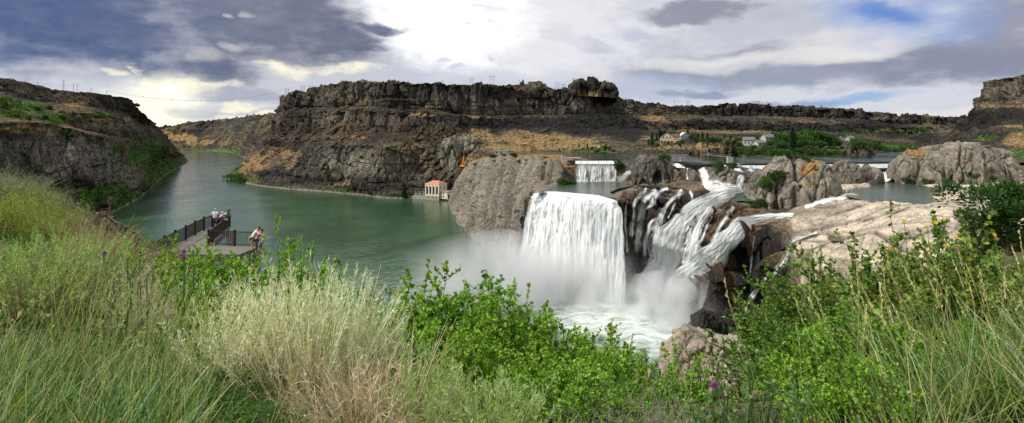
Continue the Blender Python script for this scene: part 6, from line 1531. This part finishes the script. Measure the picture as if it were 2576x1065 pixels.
def railing(name, label, pts, infill=True, post=.13, h=1.05):
    o = Vector(pts[0]) + Vector(dn)
    r = thing(name, label, 'railing', tuple(o))
    P = [Vector(p) + Vector(dn) - o for p in pts]
    for p in P: MB().box(tuple(p + Vector((0, 0, .6))), (post, post, 1.2), bevel=.01).build('post', M_bronze, r)
    rl, bl = MB(), MB()
    for a, b in zip(P[:-1], P[1:]):
        rl.beam(tuple(a + Vector((0, 0, h))), tuple(b + Vector((0, 0, h))), .07, .06); rl.beam(tuple(a + Vector((0, 0, .12))), tuple(b + Vector((0, 0, .12))), .05, .05)
        n = max(3, int((b - a).length / .145))
        for i in range(1, n): q = a.lerp(b, i / n); bl.beam(tuple(q + Vector((0, 0, .12))), tuple(q + Vector((0, 0, h))), .024)
    rl.build('rail', M_bronze, r)
    if infill: bl.build('baluster', M_bronze, r)
    return r
railing('railing', 'dark metal railing along the left side of the walkway', [le0, *left])
railing('railing', 'dark metal railing across the far tip of the walkway', [left[-1] + np.array((.35, .1, 0)), far_c + np.array((-.3, .06, 0))])
railing('railing', 'dark metal railing down the right side of the walkway tip', [far_c, mid_r, near_c])
railing('railing', 'dark metal railing running right from the walkway corner', [near_c + np.array((.3, 0, 0)), *right[1:]])
F0 = [np.array(hit(u, v)) for u, v in ((246,596),(262,590),(300,618),(318,626),(338,640))]
rr = thing('trail_fence', 'low wooden trail fence on the left hillside below the brush', 'fence', tuple(F0[0]))
for p in F0: MB().box(tuple(p - F0[0] + np.array((0, 0, .5))), (.2, .2, 1.3)).build('post', M_wood, rr)
fl_ = MB()
for a, b in zip(F0[:-1], F0[1:]): 
    for hh in (.55, 1.0): fl_.beam(tuple(a - F0[0] + np.array((0, 0, hh))), tuple(b - F0[0] + np.array((0, 0, hh))), .12)
fl_.build('rail', M_wood, rr)
# dead snag
q = np.array(W(277, 600, 42)); q[2] = float(gz(q[0], q[1])); rng = np.random.default_rng(9)
T = Tri(); P = np.array([[(.05 * math.sin(t * 6), .04 * math.cos(t * 5), 2.0 * t) for t in np.linspace(0, 1, 9)]]); T.tubes(P, np.linspace(.07, .015, 9)[None], np.full((1, 9, 3), .14), 6)
tk = T; sn = thing('dead_tree', 'small grey dead snag beside the trail fence', 'tree', tuple(q))
link('trunk', tk.mesh('trunk', M_wood), sn)
T = Tri(); n = 30; b0 = np.stack([0 * np.ones(n), 0 * np.ones(n), rng.uniform(.4, 1.9, n)], -1); T.tubes(arcs(b0, unit(rng.normal(size=(n, 3)) * np.array((1, 1, .3)) + np.array((0, 0, .5))), rng.uniform(.15, .5, n), 5, 0, rng, .2), np.linspace(.03, .008, 5)[None] * np.ones((n, 1)), np.full((n, 5, 3), .15), 4)
link('branch', T.mesh('branch', M_wood), sn)

# ================================================================== TREES AND BUSHES BEYOND
def tree_meshes(seed, kind):
    """unit height; crown of leaf clumps through its volume, tapered trunk with limbs"""
    rng = np.random.default_rng(seed); lf, tr = Tri(), Tri()
    if kind == 'broad':
        nb = 11; cen = np.stack([rng.normal(0, .20, nb), rng.normal(0, .20, nb), rng.uniform(.42, .86, nb)], -1); rad = rng.uniform(.11, .22, nb)
        m = 1500; b = rng.integers(0, nb, m); d = unit(rng.normal(size=(m, 3))); P = cen[b] + d * (rad[b] * rng.uniform(.55, 1.08, m) ** .5)[:, None]; sz = .055
        for c in cen: tr.tubes(np.array([[np.array((0, 0, .12)) * (1 - t) + c * t for t in np.linspace(0, 1, 5)]]), np.linspace(.018, .004, 5)[None], np.full((1, 5, 3), .05), 5)
        tr.tubes(np.array([[(0, 0, t * .6) for t in np.linspace(0, 1, 5)]]), np.linspace(.03, .012, 5)[None], np.full((1, 5, 3), .05), 7); col = (.05,.11,.022)
    elif kind == 'poplar':
        m = 1300; t = rng.uniform(0, 1, m); rr_ = .11 * np.sin(np.clip(t * 1.02, 0, 1) * math.pi) ** .6 * (1 + .25 * np.sin(t * 19)) ; th = rng.uniform(0, 6.28, m); q = rng.uniform(.4, 1, m) ** .5
        P = np.stack([rr_ * q * np.cos(th), rr_ * q * np.sin(th), .06 + .94 * t], -1); d = unit(np.stack([np.cos(th) * .4, np.sin(th) * .4, np.ones(m)], -1)); sz = .05; col = (.022,.055,.016)
        tr.tubes(np.array([[(0, 0, t_ * .9) for t_ in np.linspace(0, 1, 5)]]), np.linspace(.02, .004, 5)[None], np.full((1, 5, 3), .05), 6)
    elif kind == 'conifer':
        m = 1300; t = rng.uniform(0, 1, m) ** 1.3; lay_ = np.abs(np.sin(t * 24)); rr_ = .26 * (1 - t) ** .9 * (.55 + .45 * lay_) + .01; th = rng.uniform(0, 6.28, m); q = rng.uniform(.25, 1, m) ** .6
        P = np.stack([rr_ * q * np.cos(th), rr_ * q * np.sin(th), .08 + .92 * t - .06 * q * (1 - t)], -1); d = unit(np.stack([np.cos(th), np.sin(th), -.25 + 0 * th], -1)); sz = .05; col = (.024,.055,.020)
        tr.tubes(np.array([[(0, 0, t_ * .95) for t_ in np.linspace(0, 1, 5)]]), np.linspace(.022, .003, 5)[None], np.full((1, 5, 3), .05), 6)
    else:   # bush
        nb = 9; cen = np.stack([rng.normal(0, .35, nb), rng.normal(0, .35, nb), rng.uniform(.2, .62, nb)], -1); rad = rng.uniform(.2, .36, nb)
        m = 1200; b = rng.integers(0, nb, m); d = unit(rng.normal(size=(m, 3)) + np.array((0, 0, .2))); P = cen[b] + d * (rad[b] * rng.uniform(.5, 1.1, m) ** .5)[:, None]; P[:, 2] = np.maximum(P[:, 2], .0); sz = .10; col = (.055,.115,.022)
        for c in cen: tr.tubes(np.array([[c * t for t in np.linspace(0, 1, 4)]]), np.linspace(.02, .006, 4)[None], np.full((1, 4, 3), .05), 4)
    cc = jit(col, m, rng, .28, .14)
    lf.leaves(CLUMP, P, unit(d + rng.normal(size=(m, 3)) * .5), sz * rng.uniform(.6, 1.4, m), cc, rng, wid=1.1)
    return lf.mesh('crown', M_leaf), tr.mesh('trunk', M_wood)
TM = {k: [tree_meshes(300 + i * 7 + j, k) for i in range(3 if k in ('broad', 'bush') else 2)] for j, k in enumerate(('broad', 'poplar', 'conifer', 'bush'))}
TINT = {}
def tree(kind, label, u, vb, vt, group=None, wide=1.0, cat=None, dz=0.0, Y=None):
    h = W(u, vb, Y) if Y else hit(u, vb)
    if h is None: return
    q = np.array(h); H = (vb - vt) / F * q[1]
    cr, tk = random.choice(TM[kind])
    name = {'broad': 'broadleaf_tree', 'poplar': 'poplar_tree', 'conifer': 'conifer_tree', 'bush': 'bush'}[kind]
    r = thing(name, label, cat or ('bush' if kind == 'bush' else 'tree'), (q[0], q[1] + H * .12, q[2] - .05 * H + dz), random.uniform(0, 6.28), group)
    s = H * 1.04; r.scale = (s * wide, s * wide, s)
    link('crown', cr, r); link('trunk', tk, r)
    return r
tree('poplar', 'very tall dark poplar rising above the far shore houses', 1998, 387, 323, wide=.95)
tree('broad', 'big round dark tree right of the tall poplar', 2028, 366, 324, wide=1.15)
for u, vb, vt, k in [(1641,356,333,'conifer'),(1632,364,350,'conifer'),(1652,354,336,'conifer')]: tree(k, 'dark conifer left of the large tan house', u, vb, vt, 'conifers left of the tan house')
for u, vb, vt in [(1661,353,325),(1667,352,328),(1674,352,327)]: tree('poplar', 'slender poplar behind the large tan house', u, vb, vt, 'poplars behind the tan house')
tree('poplar', 'lone slender poplar behind the small white house', 1731, 344, 325)
for u, vb, vt, k in [(1742,356,338,'broad'),(1755,356,336,'broad'),(1768,355,332,'conifer'),(1780,355,333,'conifer'),(1710,362,350,'bush'),(1792,356,342,'broad')]: tree(k, 'dark tree in the grove right of the small white house', u, vb, vt, 'grove right of the small white house', cat='tree')
for u, vb, vt in [(1822,352,338),(1840,356,340),(1856,362,342),(1872,356,340),(1895,352,338),(1908,354,341)]: tree('broad', 'leafy tree behind the white bungalow', u, vb, vt, 'trees behind the white bungalow')
for u, vb, vt, k in [(1945,352,330,'conifer'),(1965,362,332,'broad'),(1980,364,330,'broad'),(2062,362,330,'broad'),(2076,363,333,'broad'),(2090,364,342,'broad'),(2106,362,346,'broad'),(2046,362,338,'broad'),(1955,368,350,'broad'),(2014,376,350,'broad')]: tree(k, 'tall green tree among the houses near the poplar', u, vb, vt, 'grove round the far houses', cat='tree')
for u, vb, vt in [(1860,388,368),(1875,388,365),(1890,390,366),(1905,390,372),(1918,386,368),(1925,400,382),(1938,402,384),(1912,402,386),(1945,392,372)]: tree('bush', 'leafy shore bush below the white bungalow', u, vb, vt, 'shore bushes below the bungalow', wide=.8)
for u, vb, vt in [(1958,392,372),(1970,391,370),(1982,392,374),(2015,390,366),(2030,390,366),(2046,389,360),(2060,391,372),(2072,392,376),(2086,391,376),(2100,390,374)]: tree('bush', 'leafy shore bush below the big round tree', u, vb, vt, 'shore bushes below the round tree', wide=.8)
for u, vb, vt in [(1664,402,384),(1680,402,383),(1696,402,382),(1712,402,384),(1728,402,386),(1744,401,386),(1758,400,388)]: tree('bush', 'green willow bush along the water below the tan house', u, vb, vt, 'willows along the water below the tan house', wide=.8)
for u, vb, vt in [(2120,392,376),(2160,372,352),(2180,372,350),(2195,376,356),(2212,378,362),(2230,382,368),(2250,384,372),(2150,360,346),(2270,380,366),(2205,366,350)]: tree('bush', 'dark bush on the point right of the far houses', u, vb, vt, 'bushes on the right point', wide=.9)
for u, vb, vt, k in [(1478,376,362,'conifer'),(1490,380,368,'broad'),(1500,384,372,'bush'),(1524,384,366,'broad'),(1532,382,370,'broad'),(1456,372,362,'conifer'),(1545,382,374,'bush'),(1488,392,382,'bush'),(1520,392,380,'bush')]: tree(k, 'small tree among the bushes beyond the upper dam', u, vb, vt, 'trees beyond the upper dam', cat='tree')
tree('bush', 'bright green bush at the right end of the upper fall', 1557, 428, 396, wide=.55)
tree('bush', 'round bright green bush on top of the split boulder', 1817, 430, 399, wide=.62)
tree('bush', 'small round bush right of the split boulder bush', 1846, 424, 405, wide=.6)
for u, vb, vt in [(1410,463,446),(1425,466,450),(1440,467,455),(1416,470,458)]: tree('bush', 'low bright green bush at the left edge of the upper pool', u, vb, vt, 'bushes at the left edge of the upper pool')
for u, vb, vt in [(1238,397,386),(1246,397,388),(1268,393,385)]: tree('bush', 'dark bush in front of the site cabins', u, vb, vt, 'bushes by the site cabins')
tree('bush', 'rounded bush on the slope right of the site cabins', 1293, 395, 382)
tree('conifer', 'single dark conifer on the shore left of the switchyard', 1016, 498, 462, wide=.95)
for u, vb, vt in [(580,456,440),(592,456,432),(604,458,440),(616,460,448),(574,448,436)]: tree('bush', 'shore bush at the tip of the tan point', u, vb, vt, 'bushes at the tip of the point')
for u, vb, vt in [(1990,400,391),(2006,400,389),(2022,401,390),(2034,404,393)]: tree('bush', 'green scrub on the crown of the tall butte', u, vb, vt, 'scrub on the butte crown')
for u, vb, vt in [(1924,470,452),(1936,462,440),(1948,450,430),(1956,444,424),(1934,476,460)]: tree('bush', 'dark green bush in the left cleft of the butte', u, vb, vt, 'bushes in the butte cleft')
for u, vb, vt in [(2001,420,410),(2010,472,462),(2054,430,423),(1974,452,444)]: tree('bush', 'small bush on the front of the butte', u, vb, vt, 'bushes on the butte front')
for u, vb, vt in [(1908,520,500),(1922,516,496),(1898,524,510),(1930,524,512)]: tree('bush', 'bright low bush at the left foot of the butte', u, vb, vt, 'bushes at the butte foot')
for u, vb, vt in [(2276,456,444),(2290,457,447),(2330,458,446),(2345,460,450),(2160,482,474)]: tree('bush', 'low bush along the foot of the long grey rock', u, vb, vt, 'bushes along the long rock')
tree('bush', 'large dark bush on the crest of the left hillside at the frame edge', 8, 268, 232)
for u, vb, vt in [(40,296,280),(75,300,284),(110,300,286),(140,312,298),(60,330,318),(160,336,324),(25,290,276),(175,344,332),(95,276,264),(120,275,262),(130,318,304),(220,352,342),(160,300,286)]: tree('bush', 'bush scattered on the green shelf of the left canyon wall', u, vb, vt, 'bushes on the left canyon shelf')
for u, vb, vt in [(2440,450,432),(2460,455,436),(2500,462,442)]: tree('broad', 'tree behind the juniper at the right end of the long rock', u, vb, vt, 'trees behind the juniper', Y=90)
for i, (u, vb, vt) in enumerate([(1956,368,336),(1972,372,334),(1988,374,338),(2012,376,334),(2040,374,332),(2056,374,330),(2074,374,336),(2088,374,344),(2102,374,348),(1940,374,352),(1968,382,354),(2018,384,350),(2044,384,352),(2066,384,354)]):
    tree('broad', 'spreading dark tree in the thick grove around the tall poplar', u, vb, vt, 'thick grove around the tall poplar', wide=1.25)
for u, vb, vt in [(1846,372,350),(1832,372,352),(1858,378,354),(1898,380,364),(1922,382,364),(1936,384,366),(1790,362,346),(1806,360,344),(1750,362,344),(1770,364,346),(1640,370,352),(1655,372,360),(1712,372,358)]:
    tree('broad', 'dark bushy tree on the slope between the tan house and the bungalow', u, vb, vt, 'trees on the slope between the houses', wide=1.2)
def juniper(seed, u, Y, vt, vb, label):
    rng = np.random.default_rng(seed); m = 5200
    H = (vb - vt) / F * Y
    nb = 26; cen = np.stack([rng.normal(0, .26, nb), rng.normal(0, .26, nb), rng.uniform(.1, .8, nb)], -1); rad = rng.uniform(.10, .2, nb)
    b = rng.integers(0, nb, m); d = unit(rng.normal(size=(m, 3)) + np.array((0, 0, .5))); P = cen[b] + d * (rad[b] * rng.uniform(.4, 1.1, m))[:, None]
    lf = Tri(); lf.leaves(CLUMP, P, unit(d + np.array((0, 0, .7))), .05 * rng.uniform(.5, 1.5, m), jit((.05,.105,.026), m, rng, .25, .12), rng, wid=.5)
    tr = Tri()
    for c in cen[:12]: tr.tubes(np.array([[c * t for t in np.linspace(0, 1, 5)]]), np.linspace(.03, .006, 5)[None], np.full((1, 5, 3), .07), 5)
    x, y, _ = W(u, vb, Y)
    r = thing('juniper', label, 'tree', (x, y, CZ - (vb - V0) / F * Y), 0); r.scale = (H, H, H)
    link('crown', lf.mesh('crown', M_leaf), r); link('trunk', tr.mesh('trunk', M_wood), r)
juniper(1, 2540, 22, 440, 640, 'dark green juniper at the right edge above the yellowing currants')
juniper(2, 2475, 24, 525, 640, 'lower rounded juniper left of the dark one at the right edge')

# scrub and low cover over the canyon slopes: one sheet of it per slope
def scrub(name, Q, u, v, gr, size, n, seed, label):
    rng = np.random.default_rng(seed); Nn = normals(Q); w = (.25 + 2.5 * np.clip(gr, 0, 1)) * sst(.35, .7, np.abs(Nn[..., 2]) + .25 * np.clip(gr, 0, 1)) * (u > -60) * (u < 2640) * (v > 150)
    w = w * sst(-.15, .3, fbm(Q[..., 0] * .03, Q[..., 1] * .03, Q[..., 2] * .03, 3)) / np.maximum(Q[..., 1], 200) ** .3
    w[0:3] = 0; w[-6:] = 0
    idx = rng.choice(w.size, n, p=(w / w.sum()).ravel()); P = Q.reshape(-1, 3)[idx]; g = gr.ravel()[idx]
    per = 12; m = n * per; s = size * rng.uniform(.4, 1.3, n) * np.clip(P[:, 1] / 700, .6, 2.2)
    d = unit(rng.normal(size=(m, 3)) + np.array((0, 0, .5))); PP = np.repeat(P, per, 0) + d * np.repeat(s, per)[:, None] * rng.uniform(.2, .8, (m, 1))
    c = np.where(np.repeat(g, per)[:, None] > .4, np.array((.045,.10,.02)), np.array((.07,.08,.035)))
    lf = Tri(); lf.leaves(CLUMP, PP, d, np.repeat(s, per) * .7, c * (1 + rng.normal(size=(m, 1)) * .25).clip(.3, 2), rng)
    return stuff(name, lf.mesh(name, M_leaf), label, 'scrub')
for i, (Q_, u_, v_, g_, s_, n_) in enumerate(SCRUB):
    scrub('scrub', Q_, u_, v_, g_, s_, n_, 50 + i, ('low scrub over the left canyon wall', 'low scrub dotted over the mesa slopes', 'low scrub on the right canyon wall')[i])
# ================================================================== MIST
def mist_mat(name, dens, h, scale=.07):
    m, nt = new_mat(name); n = N(nt); out = n.add('ShaderNodeOutputMaterial')
    tc = n.add('ShaderNodeTexCoord'); pos = n.add('ShaderNodeNewGeometry').outputs['Position']; ob = tc.outputs['Object']
    r = n.vmath('LENGTH', n.scale(ob, (1, 1, .62)))
    fall = n.ramp(r, .15, 1.0, 1.0, 0.0)
    nz = n.noise(n.scale(pos, (1, 1, .55)), scale, 5, .6, .4)
    den = n.math('MULTIPLY', n.math('MULTIPLY', fall, fall), n.ramp(nz, .40, .64))
    den = n.math('MULTIPLY', den, dens)
    v = n.add('ShaderNodeVolumePrincipled', {'Color': (.96,.97,.98,1), 'Density': den, 'Anisotropy': .2})
    nt.links.new(v.outputs[0], out.inputs['Volume']); return m
def mist(name, c, rad, dens, label, scale=.07):
    mb = MB(); bmesh.ops.create_icosphere(mb.bm, subdivisions=4, radius=1.0)
    for v in mb.bm.verts:
        if v.co.z < 0: v.co.z *= .02
    o = mb.build(name, mist_mat(name, dens, rad[2], scale), None, True)
    o.location = c; o.scale = rad; o['kind'] = 'stuff'; o['label'] = label; o['category'] = 'mist'
    return o
mist('mist', (Zp(1440,732)[0], 247, -.3), (48, 28, 24), .34, 'pale spray cloud at the foot of the broad curtain')
mist('mist', (Zp(1690,800)[0], 221, -.3), (33, 26, 19), .52, 'dense white spray boiling up where the two right cascades land', .09)
mist('mist', (Zp(1320,720)[0], 254, -.3), (78, 52, 30), .10, 'thin drifting spray over the green pool left of the falls', .04)
# ================================================================== PEOPLE ON THE WALKWAY
def skin_mesh(name, verts, edges, radii, mat, root=0, sub=2):
    me = bpy.data.meshes.new(name + '_sk'); me.from_pydata([tuple(v) for v in verts], edges, [])
    o = bpy.data.objects.new(name + '_sk', me); C.objects.link(o)
    md = o.modifiers.new('skin', 'SKIN'); md.use_smooth_shade = True
    sv = me.skin_vertices[0].data
    for i, r in enumerate(radii):
        sv[i].radius = (r, r) if np.isscalar(r) else r
    sv[root].use_root = True
    s = o.modifiers.new('sub', 'SUBSURF'); s.levels = sub; s.render_levels = sub
    dg = bpy.context.evaluated_depsgraph_get()
    m2 = bpy.data.meshes.new_from_object(o.evaluated_get(dg)); m2.name = name
    bpy.data.objects.remove(o); bpy.data.meshes.remove(me)
    m2.materials.clear(); m2.materials.append(mat)
    for p in m2.polygons: p.use_smooth = True
    return m2
M_skin = principled('skin', (.50,.30,.21), .55, spec=.3)
def person(label, pos, rz, h, lean, arms, shirt, legs, hair=None, cap=None, shorts=False, headdown=.25, ponytail=False, sleeve=True, knee=.0, stance=.11, group='people on the viewing walkway', pattern=None):
    k = h / 1.75
    r = thing('person', label, 'person', pos, rz, group)
    def L(p):            # lean everything above the hips
        p = np.array(p, float)
        y, z = p[1], p[2] - .95
        return np.array((p[0], y * math.cos(lean) + z * math.sin(lean) * 1.0, .95 + z * math.cos(lean) - y * math.sin(lean))) if p[2] > .95 else p
    sh = {s: L((.19 * s, 0, 1.42)) for s in (-1, 1)}
    pel, wst, chest, nk = np.array((0, 0, .95)), L((0, .01, 1.10)), L((0, .02, 1.32)), L((0, .01, 1.50))
    hd0 = L((0, .03, 1.56)); fwd = np.array((0, math.sin(lean + headdown), math.cos(lean + headdown)))
    hd1, hd2 = hd0 + fwd * .09 + np.array((0, .02, 0)), hd0 + fwd * .17
    V, E, R = [pel, wst, chest, nk, hd0, hd1, hd2], [(0,1),(1,2),(2,3),(3,4),(4,5),(5,6)], [(.15,.11),(.135,.10),(.155,.11),.055,.07,.09,.075]
    V.append(hd1 + np.array((0, .105, -.02))); E.append((5, len(V) - 1)); R.append(.018)       # nose
    for s in (-1, 1): V.append(hd1 + np.array((.095 * s, 0, 0))); E.append((5, len(V) - 1)); R.append(.022)   # ears
    joints = {}
    for s in (-1, 1):
        i = len(V); hip = np.array((.10 * s, 0, .90)); kn = np.array((stance * s, .03 + knee, .49)); an = np.array((stance * s, -.02 + knee * .2, .08)); toe = an + np.array((.02 * s, .17, -.045))
        V += [hip, kn, an, toe]; R += [.088, .058, .042, .036]; E += [(0, i), (i, i+1), (i+1, i+2), (i+2, i+3)]
        joints[('leg', s)] = (hip, kn, an)
        el, wr = [np.array(a, float) for a in arms[s]]
        el = el * np.array((s, 1, 1)) if arms.get('mirror') else el; wr = wr * np.array((s, 1, 1)) if arms.get('mirror') else wr
        j = len(V); d = unit(wr - el); V += [sh[s], el, wr, wr + d * .07]; R += [.058, .041, .028, .032]; E += [(2, j), (j, j+1), (j+1, j+2), (j+2, j+3)]
        pa = j + 3; side = unit(np.cross(d, np.array((0, .3, 1.0))))
        for f, (o, ln) in enumerate(((-.028,.07),(-.010,.082),(.010,.078),(.028,.06))):
            b = len(V); V += [V[pa] + side * o + d * .03, V[pa] + side * o + d * (.03 + ln * .5), V[pa] + side * o + d * (.03 + ln) + np.array((0, 0, -.02))]; R += [.010, .0085, .007]; E += [(pa, b), (b, b+1), (b+1, b+2)]
        b = len(V); V += [V[pa] + side * .04 * s + d * .0, V[pa] + side * .055 * s + d * .04]; R += [.011, .009]; E += [(pa - 1, b), (b, b+1)]
        joints[('arm', s)] = (sh[s], el, wr)
    V = [np.array(v) * k for v in V]; R = [tuple(np.array(x) * k) if not np.isscalar(x) else x * k for x in R]
    body = link('body', skin_mesh('body', V, E, R, M_skin), r)
    # clothes follow the body
    cv = [pel - np.array((0, 0, .03)), wst, chest, L((0, .01, 1.45))]; ce = [(0,1),(1,2),(2,3)]; cr = [(.175,.135),(.16,.125),(.178,.13),(.10,.075)]
    for s in (-1, 1):
        a, b, c_ = joints[('arm', s)]; i = len(cv); cv += [a, a + (b - a) * (.75 if sleeve else .3)]; cr += [.078, .062]; ce += [(2, i), (i, i+1)]
    link('shirt', skin_mesh('shirt', [np.array(v) * k for v in cv], ce, [tuple(np.array(x) * k) if not np.isscalar(x) else x * k for x in cr], shirt), r)
    cv, ce, cr = [pel + np.array((0, 0, .02))], [], [(.172,.132)]
    for s in (-1, 1):
        a, b, c_ = joints[('leg', s)]; i = len(cv)
        pts = [a, b + (0 if not shorts else 1) * np.array((0, 0, .03))] + ([] if shorts else [c_ + np.array((0, 0, .02))])
        cv += pts; cr += [.105, .078] + ([] if shorts else [.058]); ce += [(0, i), (i, i+1)] + ([] if shorts else [(i+1, i+2)])
    link('trousers' if not shorts else 'shorts', skin_mesh('trousers', [np.array(v) * k for v in cv], ce, [tuple(np.array(x) * k) if not np.isscalar(x) else x * k for x in cr], legs), r)
    for s in (-1, 1):
        a = joints[('leg', s)][2]; MB().box(tuple(np.array((a[0], a[1] + .06, .04)) * k), tuple(np.array((.10, .28, .085)) * k), bevel=.025 * k).build('shoe', M_black, r, True)
    hc = (hd1 + fwd * .04) * k
    if hair is not None:
        mb = MB(); mb.ball(tuple(hc - np.array((0, .022, 0)) * k), .108 * k, 14, (.98, 1.02, 1.0))
        if ponytail: mb.tube(tuple(hc + np.array((0, -.10, .02)) * k), tuple(hc + np.array((0, -.17, -.22)) * k), .05 * k, .02 * k)
        mb.build('hair', principled('hair', hair, .6), r, True)
    if cap is not None:
        mb = MB(); mb.ball(tuple(hc + np.array((0, 0, .03)) * k), .112 * k, 14, (1, 1.05, .8)); mb.box(tuple(hc + np.array((0, .13, .03)) * k), tuple(np.array((.16, .14, .015)) * k), rx=-lean - headdown * .6)
        mb.build('cap', principled('cap', cap, .8), r, True)
    return r
RAIL = {-1: ((.30, .32, 1.22), (.16, .55, 1.12)), 1: ((.30, .32, 1.22), (.16, .55, 1.12)), 'mirror': True}
HANG = {-1: ((.27, .03, 1.14), (.26, .16, .90)), 1: ((.27, .03, 1.14), (.26, .16, .90)), 'mirror': True}
LEAN = {-1: ((.26, .50, 1.06), (.14, .72, 1.05)), 1: ((.26, .50, 1.06), (.14, .72, 1.05)), 'mirror': True}
cl = lambda c, **k: principled('cloth', c, .85, **k)
def floor_pt(u, Y): return (*G(u, Y, 0)[:2], ZD)
person('man in white T-shirt and dark trousers, back turned, at the walkway tip', floor_pt(541, 48.6), math.radians(12), 1.82, .12, {-1: ((-.30, .12, 1.16), (-.26, .32, 1.04)), 1: ((.30, .2, 1.2), (.2, .4, 1.08))}, cl((.62,.63,.70)), cl((.02,.022,.03)), hair=(.36,.33,.3))
person('man in a navy shirt and tan cap bending over the right railing of the tip', floor_pt(546, 47.2), math.radians(-80), 1.75, .75, LEAN, cl((.015,.022,.055)), cl((.03,.032,.04)), hair=(.05,.03,.02), cap=(.50,.36,.20))
person('woman with dark hair and a teal top looking over the far corner of the walkway', floor_pt(563.5, 49.2), math.radians(-35), 1.62, .4, RAIL, cl((.03,.26,.30)), cl((.03,.03,.035)), hair=(.03,.018,.012))
person('child in pink with a white hat beside the woman in teal', floor_pt(554.5, 49.3), math.radians(-15), 1.42, .25, RAIL, cl((.62,.30,.46)), cl((.10,.09,.10)), hair=(.16,.09,.05), cap=(.75,.73,.70))
person('person in a black top hidden behind the woman in teal', floor_pt(569, 49.4), math.radians(-40), 1.66, .3, RAIL, cl((.015,.014,.016)), cl((.04,.04,.05)), hair=(.02,.015,.012))
person('man in a white shirt and khaki shorts leaning over the right hand railing', floor_pt(634, 39.2), math.radians(-62), 1.80, .55, LEAN, cl((.68,.70,.76)), cl((.36,.28,.19)), hair=(.03,.02,.015), shorts=True)
person('dark haired woman in a white and red top pointing down over the railing', floor_pt(645, 38.9), math.radians(-75), 1.66, .45, {-1: ((-.26, .40, 1.16), (-.2, .62, 1.02)), 1: ((.24, .50, 1.22), (.20, .86, 1.10))}, cl((.55,.30,.28), var=.6, vscale=14), cl((.20,.06,.05)), hair=(.035,.02,.014), ponytail=True)
person('fair haired toddler in a blue top held against the right hand railing', floor_pt(655, 38.2), math.radians(-60), 1.05, .25, RAIL, cl((.03,.05,.28)), cl((.03,.03,.06)), hair=(.62,.42,.22))
